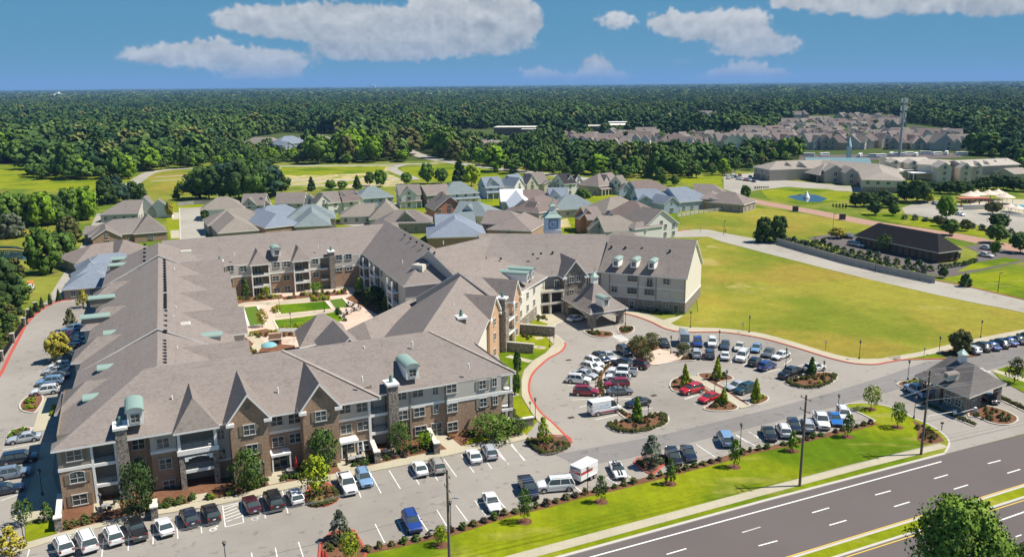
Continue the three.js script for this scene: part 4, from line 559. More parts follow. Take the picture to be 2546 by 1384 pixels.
  wing(o, f0.clone().lerp(f1, 0.02), f1, 7.4, 9, 14.4, 'gable', 'gable', { wall: M.cream, hw2: 12.5 }); wing(o, f1.clone().addScaledVector(fd, -1), f2.clone().addScaledVector(fd, 8), 9.6, 9, 15.2, 'gable', 'hip', { wall: M.cream, hw2: 11 });
  {
    const p0 = at(1230, 888).setY(0), p1 = at(1330, 797).setY(0), FW = new Wall(p0, p1), X = (x, y, d = 0) => FW.hit(x, y, d)[0];
    const a0 = X(1218, 850), a1 = X(1243, 830); gableBay(o, FW, a0, a1, 0, 9, 13, M.tanBrick, -8);
    for (const [x, y] of [[1229, 800], [1230, 836], [1230, 875]]) { const [s, h] = FW.hit(x, y, 0); win(o, FW, s, h, { w: 1.2, cols: 2 }); }
    const c0_ = X(1243, 840), c1_ = X(1265, 820), st = new MB(); FW.block(st, c0_, c0_ + 2.2, 0, 9, -3, 1.3); st.put('stone_tower', M.stone, o); chimney(o, FW, c0_ + 0.3, c0_ + 1.9, -0.6, 1.1, 11.4, M.stone);
    const g0 = X(1274, 770), g1 = X(1293, 750); balconies(o, FW, c0_ + 2.3, g0, -2.6, 0.4, [2.8, 5.8], 8.4, { backMat: M.cream }); gableBay(o, FW, g0, g1, 0, 9, 13.2, M.tanBrick, -8);
    for (const y of [7.3, 4.3, 1.3]) win(o, FW, (g0 + g1) / 2, y, { w: 1.3, cols: 2 });
    const w = new MB(), q = new MB(); FW.block(w, g1, FW.L + 2.5, 2.9, 8.7, -3, -0.4); FW.block(q, g1, FW.L + 2.5, 0, 2.9, -3, -0.3); w.put('wall', M.cream, o); q.put('wall', M.stone, o); for (let i = 0; i < 3; i++) for (const y of [7.3, 4.3, 1.3]) win(o, FW, lerp(g1 + 1.6, FW.L + 0.6, i / 2), y, { w: 1.3, d: -0.38, cols: 2 });
    for (const [x, y] of [[1313, 700], [1325, 690]]) dormer(o, at(x, y, 10.6), FW.turn, { w: 1.8, h: 1.9, back: 7 });
    for (const [s, h, l] of [[c0_ + 1, 2, 7], [g1, 2.2, 8]]) { const lw = new MB(), lc = new MB(); FW.block(lw, s, s + 0.5, 0, h, 0, l); FW.block(lc, s - 0.1, s + 0.6, h, h + 0.15, 0, l + 0.1); const m = lw.put('garden_wall', M.stone, o); lc.put('coping', M.kerb, m); }
  }
  { const p = at(1147, 826, 9.4).setY(0), m = new MB().box(p.x, 0, p.z, 1.5, 12.2, 1.5, 0.4), q = new MB().box(p.x, 12.2, p.z, 2, 0.4, 2, 0.4), c = m.put('chimney', M.stone, o); q.put('cap', M.white, c); const f = part('flue', new THREE.CylinderGeometry(0.2, 0.4, 1.3, 10), M.copperDark, c); c.updateMatrixWorld(true); f.position.copy(c.worldToLocal(p.setY(13.2))); }
  // court side of the wing between court and entrance
  { const s = V(-dd.z, 0, dd.x), p0 = d0.clone().addScaledVector(s, 10), p1 = d1.clone().addScaledVector(s, 10), DW = new Wall(p0, p1); const c = (x, y) => DW.hit(x, y, 0.3)[0];
    for (const k of [0.18, 0.42, 0.66, 0.86]) { for (const y of [7.3, 4.3, 1.3]) win(o, DW, DW.L * k, y, { w: 1.6, cols: 2, d: 0.05, glass: M.glassBlue }); }
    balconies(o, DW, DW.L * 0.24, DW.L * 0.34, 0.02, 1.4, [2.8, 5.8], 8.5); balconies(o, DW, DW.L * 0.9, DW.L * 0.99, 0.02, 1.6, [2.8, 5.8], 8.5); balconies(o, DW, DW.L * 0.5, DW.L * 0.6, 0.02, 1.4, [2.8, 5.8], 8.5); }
  // roof wells and the low rear gable
  { const w = new MB(), q = new MB(); const well = (x, y, h, a, b, turn) => { const c = at(x, y, h); w.box(c.x, h - 1, c.z, a, 2, b, turn); q.box(c.x, h + 1, c.z, a - 0.4, 0.06, b - 0.4, turn); }; well(842, 586, 12.6, 5.4, 3, 0.4); well(1052, 664, 11.6, 5.5, 3, 1.1); well(455, 817, 12.2, 2.6, 2.2, 0.4); well(462, 632, 12.2, 2.6, 2.2, 0.4); w.put('roof_well', M.cream, o); q.put('well_floor', M.kerb, o); }
  { const h0 = at(899, 802, 7.4).setY(0), h1 = at(1103, 705, 7.4).setY(0), hd = h1.clone().sub(h0).normalize(); wing(o, h0.clone().addScaledVector(hd, -6), h1.clone().addScaledVector(hd, 8), 7, 3.4, 7.4, 'hip', 'gable', { wall: M.brick, eo: 0.6 }); }
  wing(o, A(31.5, 136), A(31.5, 147), 3, 10.2, 13.6, 'gable', 'gable', { wall: M.taupe });
  // roof vents: rows of small dark hoods and white pipes
  const hood = new MB().box(0, 0, 0, 0.5, 0.45, 0.5).geo(), pipe = new THREE.CylinderGeometry(0.13, 0.13, 0.9, 8), vent = (x, y, h, g = hood, m = M.black) => { const v = part(g === hood ? 'roof_vent' : 'vent_pipe', g, m, o); v.position.copy(o.worldToLocal(at(x, y, h))); };
  o.updateMatrixWorld(true);
  for (const [x0, y0, x1, y1, n, h] of [[408, 648, 410, 724, 12, 14.5], [410, 735, 410, 766, 6, 14.5], [411, 776, 410, 826, 5, 14.2], [408, 851, 409, 906, 8, 13.8], [359, 610, 358, 650, 5, 14.6], [897, 564, 950, 559, 8, 14], [1006, 586, 1080, 630, 6, 15.2]]) for (let i = 0; i < n; i++) { const t = i / (n - 1); vent(lerp(x0, x1, t), lerp(y0, y1, t), h); }
  for (const [x, y, h] of [[1325, 634, 13], [1345, 632, 13], [1374, 629, 13], [1432, 623, 13], [1520, 615, 14], [1555, 617, 14], [1597, 619, 14], [1666, 625, 14], [1245, 645, 14.5], [1195, 674, 13], [1203, 669, 13]]) vent(x, y, h);
  for (const [x, y, h] of [[683, 592, 13.4], [582, 633, 11.5], [882, 575, 13], [790, 614, 11.5], [1000, 650, 12], [432, 670, 13.5], [436, 765, 13.5], [431, 790, 13.5], [430, 830, 13.2], [438, 835, 13], [440, 868, 13], [583, 927, 12.6], [427, 991, 11.5], [690, 970, 11], [905, 867, 13.4], [1025, 855, 13.6], [900, 942, 11.5], [1128, 760, 13], [1165, 910, 11], [1102, 603, 15]]) vent(x, y, h, pipe, M.white);
  // clock tower
  { const c = at(1373, 573, 15.7), tw = part('clock_tower', new MB().box(0, 0, 0, 4, 4.4, 4).geo(), wallOf(0.62, 0.68, 0.74, TEX.grain), o); tw.position.copy(o.worldToLocal(c.clone().setY(15.2))); tw.rotation.y = 0.12;
    const lathe = (pts) => { const g = new THREE.LatheGeometry(pts.map(([r, y]) => new THREE.Vector2(r, y)), 4); g.rotateY(Math.PI / 4); return g.toNonIndexed(); }; const rf = lathe([[0.01, 6.5], [1.5, 5.9], [2.1, 5.2], [3.5, 4.35], [3.5, 4.1], [2.8, 4.1]]); rf.computeVertexNormals(); part('tower_roof', rf, M.copper, tw);
    part('lantern', new MB().box(0, 6, 0, 1.5, 1.3, 1.5).geo(), M.white, tw); const sp = lathe([[0.01, 9.6], [0.12, 8.6], [0.5, 7.9], [1.35, 7.3], [1.35, 7.2], [1, 7.2]]); sp.computeVertexNormals(); part('spire', sp, M.copper, tw); part('plinth', new MB().box(0, -0.2, 0, 4.3, 1.2, 4.3).geo(), M.white, tw);
    const pb = std(0.16, 0.3, 0.46, 0.5), ring = new THREE.TorusGeometry(0.75, 0.13, 8, 28); const face = new MB().box(0, 1.3, 2.02, 2.7, 2.7, 0.06).geo(); part('clock_panel', face, pb, tw); const rg = part('clock_face', ring, M.white, tw); rg.position.set(-0.1, 2.65, 2.08); const hand = new MB().box(0, 2.3, 2.09, 0.14, 1.1, 0.05).box(0.55, 1.9, 2.09, 0.15, 1.6, 0.05).geo(); part('clock_hand', hand, M.white, tw);
    const f2 = new MB().box(2.02, 1.3, 0, 0.06, 2.7, 2.7).geo(); part('clock_panel', f2, pb, tw); }
}
// entrance canopy
{
  const eL = at(1395, 740, 3.9), eF = at(1467, 780, 3.9), eR = at(1563, 765, 3.9), eB = eL.clone().add(eR).sub(eF), apex = eL.clone().add(eR).multiplyScalar(0.5).setY(9.4);
  const o = thing('entrance_canopy', 'stone drive-through entrance canopy with steep grey roof and teal cupola by the main door', 'canopy', eL.clone().add(eR).multiplyScalar(0.5).setY(0));
  const r = new MB(), t = new MB(), c0 = apex.clone().setY(0); const mid = [eL, eF, eR, eB].map((e) => e.clone().lerp(apex, 0.45).setY(lerp(3.9, 9.4, 0.33))), faces = [];
  const E4 = [eL, eF, eR, eB]; for (let i = 0; i < 4; i++) { const j = (i + 1) % 4; faces.push([E4[i], E4[j], mid[j], mid[i]], [mid[i], mid[j], apex]); } roofSolid(faces, r, t); r.put('roof', M.roof, o); t.put('fascia', M.white, o);
  const inn = E4.map((e) => e.clone().lerp(c0.clone().setY(e.y), 0.13)); 
  for (let i = 0; i < 4; i++) { const Wl = new Wall(inn[i], inn[(i + 1) % 4]), st = new MB(), w = new MB(), p = 1.6, L = Wl.L; Wl.block(st, 0, p, 0, 3.8, -0.9, 0); Wl.block(st, L - p, L, 0, 3.8, -0.9, 0); const N = 10, R = L / 2 - p; for (let k = 0; k < N; k++) { const a0 = -1 + 2 * k / N, a1 = -1 + 2 * (k + 1) / N, y = (a) => 2.1 + 1.0 * Math.sqrt(Math.max(0, 1 - a * a)); Wl.block(st, L / 2 + a0 * R, L / 2 + a1 * R, (y(a0) + y(a1)) / 2, 3.8, -0.7, -0.02); Wl.block(w, L / 2 + a0 * R, L / 2 + a1 * R, (y(a0) + y(a1)) / 2 - 0.22, (y(a0) + y(a1)) / 2, -0.8, 0.04); } st.put('stone_arch', M.stone, o); w.put('arch_trim', M.white, o); }
  const g = new Wall(eF, eR); dormer(o, at(1160 + 1425 / 4.106, 600 + 668 / 4.106, 5.2), g.turn, { w: 1.7, h: 1.9, back: 3 });
  const cu = part('cupola', new MB().box(0, -0.6, 0, 1.3, 1.6, 1.3).geo(), M.white, o); cu.position.copy(o.worldToLocal(apex.clone().setY(9.3))); cu.rotation.y = g.turn; part('cupola_roof', new THREE.ConeGeometry(1.25, 1.3, 4).rotateY(Math.PI / 4).translate(0, 1.6, 0), M.copper, cu); part('finial', new THREE.CylinderGeometry(0.03, 0.06, 1.4, 6).translate(0, 2.8, 0), M.copperDark, cu);
}
// garden pavilion in the court
{
  const cs = [at(732, 822, 4), at(744, 864, 4), at(868, 838, 4), at(852, 806, 4)], apex = at(802, 785, 8.6), c = cs.reduce((a, b) => a.add(b), V(0, 0, 0)).multiplyScalar(0.25), o = thing('garden_pavilion', 'low courtyard pavilion with steep hipped grey roof and eyebrow dormers', 'pavilion', c.clone().setY(0));
  apex.x = c.x; apex.z = c.z; const a0 = apex.clone().lerp(cs[2].clone().lerp(cs[3], 0.5).setY(8.6), 0.12), a1 = apex.clone().lerp(cs[0].clone().lerp(cs[1], 0.5).setY(8.6), 0.12), r = new MB(), t = new MB(); roofSolid([[cs[0], cs[1], a1], [cs[1], cs[2], a0, a1], [cs[2], cs[3], a0], [cs[3], cs[0], a1, a0]], r, t); r.put('roof', M.roof, o); t.put('fascia', M.white, o);
  const w = new MB().prism(cs.map((p) => p.clone().lerp(c.clone().setY(p.y), 0.14)), 0, 3.9); w.put('wall', M.brick, o);
  for (const [x, y] of [[781, 800], [808, 805]]) { const p = at(480 + (x - 480), y + 6, 5.9), g = part('eyebrow_dormer', new THREE.SphereGeometry(1.1, 14, 8, 0, Math.PI * 2, 0, Math.PI / 2).scale(1, 0.62, 1.3), M.roof, o); g.position.copy(o.worldToLocal(p.clone().add(V(0, -0.3, -0.4)))); const q = part('louvre', new THREE.CircleGeometry(0.8, 14, 0, Math.PI).scale(1, 0.6, 1), M.white, g); q.position.set(0, 0.04, 1.2); }
}

// ================================================================== HOUSES
const RC = [[0.205, 0.18, 0.165], [0.245, 0.218, 0.188], [0.2, 0.235, 0.285], [0.19, 0.23, 0.24], [0.185, 0.148, 0.135], [0.045, 0.042, 0.045], [0.72, 0.74, 0.78], [0.225, 0.192, 0.175]].map((c) => roofOf(...c));
const WC = [wallOf(0.72, 0.7, 0.66), wallOf(0.62, 0.56, 0.44), M.brick, wallOf(0.36, 0.31, 0.26), wallOf(0.4, 0.46, 0.52), std(1.5, 0.95, 0.85, 0.92, TEX.brick), wallOf(0.5, 0.47, 0.43)];
const facing = (w) => { const c = w.P(w.L / 2, 3); return w.n.dot(V(0, EYE, 0).sub(c)) > 0; };
// main ridge between two points of the picture at height h; half width; eave height; ends g(able) / h(ip); colours; cross wings [x, y, ridge height, half width, end]
function house(label, [x1, y1, x2, y2, h], hw, eave, ends, rc, wc, cross = [], opt = {}) {
  const p = at(x1, y1, h).setY(0), q = at(x2, y2, h).setY(0), d = q.clone().sub(p).normalize(), a = p.clone().addScaledVector(d, ends[0] === 'h' ? -hw : 0), b = q.clone().addScaledVector(d, ends[1] === 'h' ? hw : 0);
  const o = thing('house', label, 'house', a.clone().lerp(b, 0.5)), roof = RC[rc], wall = WC[wc], k = { h: 'hip', g: 'gable' }, ov = 0.45, s = V(-d.z, 0, d.x);
  wing(o, a, b, hw, eave, h, k[ends[0]], k[ends[1]], { roof, wall, over: ov });
  const sides = [new Wall(a.clone().addScaledVector(s, hw), b.clone().addScaledVector(s, hw)), new Wall(b.clone().addScaledVector(s, -hw), a.clone().addScaledVector(s, -hw)), new Wall(a.clone().addScaledVector(s, -hw), a.clone().addScaledVector(s, hw)), new Wall(b.clone().addScaledVector(s, hw), b.clone().addScaledVector(s, -hw))];
  const fix = (w) => (facing(w) ? w : new Wall(w.P(w.L), w.P(0)));
  sides.forEach((w0, i) => { const c = w0.P(w0.L / 2, 3), out = c.clone().sub(a.clone().lerp(b, 0.5)); const w = w0.n.dot(out) > 0 ? w0 : new Wall(w0.P(w0.L), w0.P(0)); if (!facing(w)) return; const n = Math.max(1, Math.floor(w.L / 3.6)), fl = eave > 4.6 ? [1.5, 4.4] : [1.6]; if (i > 1 && ends[i - 2] === 'g' && h - eave > 2.6) fl.push(eave + 0.9); for (const y of fl) { const m = y > eave ? 1 : n; for (let j = 0; j < m; j++) win(o, w, w.L * (j + 0.5) / m, y, { w: 1.15, h: 1.5, cols: 2, rows: 2, d: 0.03 }); } });
  for (const [cx, cy, ch, cw, ce, cwall] of cross) {
    const f = at(cx, cy, ch).setY(0), t = f.clone().sub(p).dot(d), on = p.clone().addScaledVector(d, t), dir = on.clone().sub(f), L = dir.length(); dir.normalize();
    const st = ce === 'h' ? f.clone().addScaledVector(dir, -cw) : f; wing(o, st, on, cw, Math.min(eave, ch - 1.2), ch, ce === 'h' ? 'hip' : 'gable', 0, { roof, wall: cwall === undefined ? wall : WC[cwall], over: 0.35 });
    const cs = V(-dir.z, 0, dir.x), w = fix(new Wall(st.clone().addScaledVector(cs, cw), st.clone().addScaledVector(cs, -cw)));
    if (facing(w)) for (const y of eave > 4.6 ? [1.5, 4.4] : [1.6]) win(o, w, w.L / 2, y, { w: Math.min(1.5, cw), h: 1.5, cols: 2, d: 0.03 }); if (ce === 'g' && ch - eave > 2) win(o, w, w.L / 2, eave + 0.8, { w: 0.9, h: 1.1, cols: 2, d: 0.03 });
  }
  if (opt.dormers) for (const [dx, dy, dh] of opt.dormers) { const c = at(dx, dy, dh), w = fix(sides[0]); const m = new MB(), g = new MB(); m.box(0, 0, -1.2, 1.4, 1.3, 2.4); g.face(V(-0.9, 1.25, 0.2), V(0, 2, 0.2), V(0, 2, -2.6), V(-0.9, 1.25, -2.6)); g.face(V(0.9, 1.25, -2.6), V(0, 2, -2.6), V(0, 2, 0.2), V(0.9, 1.25, 0.2)); m.face(V(-0.7, 1.3, 0), V(0.7, 1.3, 0), V(0, 1.95, 0)); const dm = part('dormer', m.geo(), wall, o); dm.position.copy(o.worldToLocal(c)); dm.rotation.y = w.turn; part('dormer_roof', g.geo(), roof, dm); part('pane', new MB().box(0, 0.3, 0.02, 0.8, 0.9, 0.05).geo(), M.glass, dm); }
  if (opt.porch) { const w = fix(sides[opt.porchSide ?? 0]), r = new MB(), D = 2.4, y = opt.porch; r.face(w.P(-0.3, y, D), w.P(w.L + 0.3, y, D), w.P(w.L + 0.3, y + 0.8, 0), w.P(-0.3, y + 0.8, 0)); r.face(w.P(w.L + 0.3, y - 0.2, D), w.P(-0.3, y - 0.2, D), w.P(-0.3, y - 0.2, 0), w.P(w.L + 0.3, y - 0.2, 0)); r.face(w.P(-0.3, y - 0.2, D), w.P(w.L + 0.3, y - 0.2, D), w.P(w.L + 0.3, y, D), w.P(-0.3, y, D)); const pr = r.put('porch_roof', roof, o); const n = Math.round(w.L / 2.6); for (let i = 0; i <= n; i++) { const c = new MB(); w.block(c, w.L * i / n - 0.13, w.L * i / n + 0.13, 0, y - 0.2, D - 0.35, D - 0.1); c.put('porch_column', M.white, pr); } }
  if (opt.chimney) { const [dx, dy, dh] = opt.chimney, c = at(dx, dy, dh); const m = new MB().box(c.x, dh - 2.2, c.z, 0.9, 2.6, 0.9, 0.4); m.put('chimney', M.brick, o); }
  return o;
}
// by the alley on the left
house('long grey hip roofed house with a white gable, last by the left alley', [317, 497, 353, 496, 8], 9, 3.4, 'hg', 0, 6, [[364, 484, 9.4, 4.6, 'g', 0], [396, 493, 8, 5, 'g', 0]]);
house('grey house with steep front peak and small brick gable, second by the left alley', [280, 545, 350, 540, 7.6], 8.5, 3.3, 'hg', 0, 2, [[262, 569, 6.4, 4.6, 'g'], [366, 534, 9, 5.5, 'h']]);
house('low brown garage house with black door at the left alley end', [214, 561, 242, 560, 5.4], 4, 3, 'gg', 0, 3);
house('low brown roofed house behind the far left end of the residence', [228, 607, 310, 596, 7], 8, 3.2, 'hh', 7, 3, [[305, 598, 7.8, 4.5, 'h']]);
house('blue roofed cottage with small gable by the left alley, farther one', [244, 632, 292, 627, 6.6], 6, 3, 'hh', 2, 4, [[226, 650, 5.8, 3.4, 'g']]);
house('blue roofed cottage by the left alley between its two neighbours', [224, 656, 268, 652, 6.2], 5, 3, 'hh', 2, 3);
house('blue hip roofed cottage nearest the left red kerb', [222, 672, 236, 671, 6.4], 6, 3, 'hh', 2, 3);
// first row behind the residence
house('tan hip roofed house with front hip, first right of the short street', [562, 519, 606, 516, 8.6], 8, 4, 'hh', 1, 3, [[583, 541, 8, 7, 'h']]);
house('blue roofed brick house with twin peaks behind the residence', [664, 511, 708, 507, 8.6], 7, 4.2, 'hh', 2, 2, [[686, 531, 8, 7, 'h']]);
house('teal grey hip roofed house beside the twin peaked blue one', [758, 508, 782, 507, 8.8], 7.5, 4, 'hh', 3, 3, [[775, 527, 8.2, 6.5, 'h']]);
house('tan roofed cream house with a two storey part behind the rooftop deck', [889, 506, 928, 505, 7.4], 7, 3.2, 'hg', 1, 6, [[958, 500, 9.4, 6.5, 'h', 1]]);
house('house with a dark steep gable close behind the residence ridge', [985, 521, 1030, 520, 8.2], 6.5, 4, 'hh', 0, 3, [[1008, 526, 8.2, 4.5, 'g', 3]]);
house('orange brick gable house with grey roof in the middle row', [1095, 477, 1118, 487, 10.4], 6.5, 5, 'gg', 0, 5, [], { chimney: [1100, 478, 11] });
house('teal roofed house with a small white gable right of the orange brick gable', [1146, 499, 1190, 501, 8.6], 7.5, 4, 'gh', 3, 0, [[1163, 508, 8, 3.8, 'g', 0]]);
house('big blue grey hip roofed house close behind the entrance range', [1083, 532, 1122, 531, 9.2], 9, 4.4, 'gh', 2, 2, [[1132, 544, 9, 10, 'h']]);
house('teal grey low roof between the blue house and the dark gable', [1144, 527, 1176, 526, 7], 6, 3.4, 'hg', 3, 2);
house('brown brick house with dark left gable behind the clock tower', [1214, 521, 1268, 523, 9], 7.5, 5, 'gh', 7, 2, [[1282, 538, 8.6, 8, 'h']]);
house('house under construction with bright white roof sheets', [1244, 470, 1296, 469, 8.6], 7.5, 4, 'gg', 6, 0, [[1300, 494, 8.4, 5, 'g', 0]]);
house('low brown roofed house right of the white roof', [1306, 471, 1340, 470, 7.4], 7, 3.4, 'hh', 4, 3);
house('brown hip roofed house with a pale dormer in the middle of the estate', [1328, 489, 1354, 484, 9], 8, 4, 'hh', 4, 3, [[1336, 502, 7.6, 3, 'g', 6]]);
house('blue grey roofed house with a white front gable', [1364, 466, 1408, 465, 9], 7, 4.4, 'gg', 2, 0, [[1383, 476, 8.4, 3.6, 'g', 0]]);
house('grey hip roofed house left of the round green tree', [1408, 484, 1432, 483, 8.6], 8, 3.6, 'hh', 3, 6);
house('pink brick house with two tall gables right of the clock tower', [1446, 513, 1482, 511, 9.4], 6.5, 5.4, 'gg', 7, 5, [[1462, 520, 8.8, 3.2, 'g', 5]]);
house('tan roofed house with wide white garage right of the clock tower', [1488, 536, 1536, 534, 8.6], 8, 4.2, 'gh', 1, 6, [[1490, 545, 7.6, 3.6, 'g', 6], [1512, 522, 10, 4, 'g', 4]]);
house('tan grey hip roofed house above the wide white garage', [1518, 489, 1540, 487, 9.2], 8.5, 4, 'hh', 1, 3);
house('dark brown steep hip roofed house behind the white gable house', [1566, 498, 1582, 499, 10], 9, 4, 'hh', 4, 3, [[1590, 515, 8.6, 6, 'h']]);
house('large white gable house with dark grey roof at the estate corner', [1600, 513, 1646, 521, 10.6], 8, 5, 'hg', 0, 0, [[1582, 552, 6.6, 3.4, 'h', 0]], { chimney: [1608, 528, 8] });
// back rows
house('grey hip roofed house with three dormers at the short street end', [540, 489, 566, 488, 9], 6.5, 4.6, 'hh', 1, 0, [], { dormers: [[533, 508, 5.4], [550, 507, 5.4], [571, 505, 5.4]] });
house('pale brick house with two front gables in the back row', [606, 481, 660, 480, 9.4], 6, 5, 'gg', 0, 6, [[617, 491, 8.4, 3.2, 'g', 6], [649, 488, 8.4, 3.2, 'g', 6]]);
house('long grey roofed house with a gable at its right end', [690, 478, 758, 477, 9.2], 6, 5, 'gg', 0, 6, [[768, 483, 8.4, 3.4, 'g', 0]]);
house('white house with twin steep front gables in the back row', [800, 477, 836, 474, 9.6], 6, 5.4, 'gg', 0, 0, [[804, 482, 9.4, 3.6, 'g', 0]]);
house('white house with a pair of close steep gables', [846, 473, 884, 471, 9.8], 6, 5.6, 'gg', 4, 0, [[853, 478, 9.2, 3.2, 'g', 0], [883, 475, 9.4, 3.4, 'g', 0]]);
house('grey hip roofed two storey house with dark windows', [915, 463, 932, 462, 10.4], 6.5, 6, 'hh', 3, 4);
house('white two storey house with long columned porch and centre gable', [988, 459, 1040, 457, 10], 6, 6, 'gg', 0, 0, [[1016, 466, 9.4, 3.6, 'g', 0]], { porch: 3 });
house('brown brick house with three roof dormers', [1048, 460, 1108, 456, 9.6], 6.5, 5.6, 'gg', 7, 3, [], { dormers: [[1061, 470, 7], [1074, 470, 7], [1091, 468, 7]] });
house('teal grey hip roofed white house with dormers over a porch', [1126, 451, 1146, 450, 10.4], 6.5, 5.4, 'hh', 3, 0, [], { porch: 3, dormers: [[1130, 473, 6], [1142, 472, 6], [1155, 471, 6]] });
house('blue grey house with centre gable and wide dark porch', [1198, 440, 1240, 438, 10], 6.5, 5.4, 'gg', 2, 4, [[1226, 444, 9.6, 4.2, 'g', 4]], { porch: 3 });
house('grey house with white right gable in the back row', [1262, 434, 1288, 431, 10.4], 6.5, 5.4, 'gg', 2, 0, [[1272, 446, 7.8, 4, 'g', 4], [1292, 441, 9.6, 3.6, 'g', 0]]);
house('cream house with tall front gable in the back row', [1320, 429, 1348, 427, 10.6], 6.5, 5.6, 'gg', 0, 1, [[1324, 434, 10.4, 3.2, 'g', 1], [1366, 449, 7, 3, 'g', 1]]);
house('white house with nearly black roof and two steep gables', [1388, 432, 1416, 430, 10.4], 6, 5.8, 'gg', 5, 0, [[1418, 435, 9.8, 3, 'g', 0], [1438, 433, 9.8, 2.8, 'g', 0]]);
house('brown house with centre gable and front porch below the wood', [1486, 432, 1520, 428, 9.8], 7, 4.6, 'hg', 7, 3, [[1510, 434, 9.6, 3.4, 'g', 6]], { porch: 3 });
house('narrow house with a thin white gable wall', [1532, 436, 1545, 434, 9.4], 4, 5, 'gg', 0, 0);
house('brown roofed house with dark shaded front at the wood edge', [1568, 449, 1620, 446, 9], 7.5, 4.6, 'gh', 4, 4, [[1556, 456, 8, 3.4, 'g', 4]]);
house('pale blue roofed house with a shed dormer, left of the pair', [1580, 469, 1630, 468, 9], 8, 4.4, 'gh', 2, 4, [[1606, 486, 7, 4, 'g', 4]]);
house('pale blue roofed house with dark recess, right of the pair', [1664, 466, 1706, 463, 9.6], 8.5, 4.2, 'gh', 2, 4, [[1672, 488, 7.4, 4, 'g', 4]]);
house('brown house with dark brick end wall by the fence', [1728, 456, 1774, 457, 9.6], 7, 4.8, 'gh', 7, 2, [[1770, 478, 7, 6, 'h']]);
house('brown hip roofed house at the right end of the picket fence', [1800, 475, 1828, 477, 7.8], 7, 3.6, 'hh', 7, 3);
house('small grey roof just behind the right end of the residence', [1532, 574, 1572, 576, 6], 5, 3, 'hh', 1, 6);
// beyond the wood on the left
house('grey roofed house among trees beyond the far field', [632, 340, 676, 341, 11], 9, 5.5, 'hh', 1, 6);
house('blue grey house with a front peak beyond the far field', [706, 338, 728, 337, 12], 10, 6, 'hh', 2, 4, [[716, 352, 9, 5, 'g', 4]]);
house('brown roofed house with wide hip beyond the far field', [765, 332, 800, 334, 12], 11, 6, 'hh', 7, 3, [[790, 356, 9, 5, 'g', 3]]);
house('dark grey house half hidden by trees beyond the far field', [806, 362, 826, 364, 9], 7, 4.5, 'hh', 0, 4);
house('red brick roofed house by the far road', [1096, 318, 1122, 320, 9], 9, 4.5, 'hh', 4, 5);
house('white gabled house in front of the far school', [1196, 345, 1222, 346, 10], 7, 6, 'gg', 0, 0, [[1200, 350, 9.6, 4, 'g', 0], [1220, 350, 9.6, 4, 'g', 0]]);
house('low white house by the bend of the far road', [1170, 358, 1192, 360, 7], 7, 4, 'gh', 0, 0);
house('brown gabled house left of the white one by the far road', [1130, 348, 1152, 350, 9], 7, 5, 'gh', 7, 6);

// ================================================================== VEHICLES
// a shell lofted through stations [x, y bottom, y top, half width, half width at the top]
function loft(st, shape) {
  const P = [], I = [], n = shape(st[0]).length;
  for (const s of st) for (const [z, y] of shape(s)) P.push(s[0], y, z);
  for (let i = 0; i < st.length - 1; i++) for (let j = 0; j < n - 1; j++) { const a = i * n + j, b = a + 1, c = a + n, d = c + 1; I.push(a, b, c, b, d, c); }
  for (const [e, f] of [[0, 1], [(st.length - 1) * n, -1]]) for (let j = 1; j < n - 1; j++) f > 0 ? I.push(e, e + j + 1, e + j) : I.push(e, e + j, e + j + 1);
  const g = new THREE.BufferGeometry(); g.setAttribute('position', new THREE.Float32BufferAttribute(P, 3)); g.setIndex(I); g.computeVertexNormals(); g.setAttribute('uv', new THREE.Float32BufferAttribute(new Float32Array(P.length / 3 * 2), 2)); return g;
}
const shell = ([x, b, t, w, wt = w * 0.9]) => [[-w * 0.9, b], [-w, b + (t - b) * 0.28], [-w * 1.0, b + (t - b) * 0.62], [-w * 0.97, t - (t - b) * 0.1], [-wt, t], [0, t + 0.02], [wt, t], [w * 0.97, t - (t - b) * 0.1], [w, b + (t - b) * 0.62], [w, b + (t - b) * 0.28], [w * 0.9, b]];
const house_ = ([x, b, t, w, wt]) => [[-w, b], [-(w + wt) / 2 - 0.02, (b + t) / 2], [-wt, t - 0.03], [-wt * 0.85, t], [0, t + 0.03], [wt * 0.85, t], [wt, t - 0.03], [(w + wt) / 2 + 0.02, (b + t) / 2], [w, b]];
// kinds: length, width, bonnet height, belt height, roof height, then x of cabin: front foot, front top, rear top, rear foot
const KINDS = {
  sedan: [4.85, 1.84, 0.86, 0.93, 1.45, 1.0, 0.2, -1.0, -1.75], coupe: [4.75, 1.88, 0.84, 0.92, 1.36, 0.75, 0.0, -0.95, -1.85], hatch: [4.3, 1.78, 0.9, 0.98, 1.52, 1.0, 0.35, -1.55, -2.0],
  suv: [4.75, 1.9, 1.02, 1.1, 1.72, 1.05, 0.4, -1.75, -2.2], big_suv: [5.35, 2.03, 1.12, 1.2, 1.92, 1.35, 0.75, -2.15, -2.55], minivan: [5.1, 1.98, 1.0, 1.08, 1.78, 1.6, 0.75, -2.0, -2.42],
  pickup: [5.85, 2.02, 1.14, 1.2, 1.92, 1.35, 0.75, -0.95, -1.2], van: [5.9, 2.05, 1.15, 1.3, 2.55, 2.1, 1.35, -2.75, -2.9], tall_van: [6.3, 2.05, 1.15, 1.3, 2.75, 2.2, 1.5, -2.95, -3.1], convertible: [4.8, 1.88, 0.86, 0.92, 1.32, 0.75, 0.25, 0.22, 0.1],
};
const CAR_LABEL_PART = { sedan: 'car', coupe: 'car', hatch: 'car', suv: 'car', big_suv: 'car', minivan: 'car', pickup: 'pickup truck', van: 'van', tall_van: 'van', convertible: 'car' };
const wheelGeo = {}; 
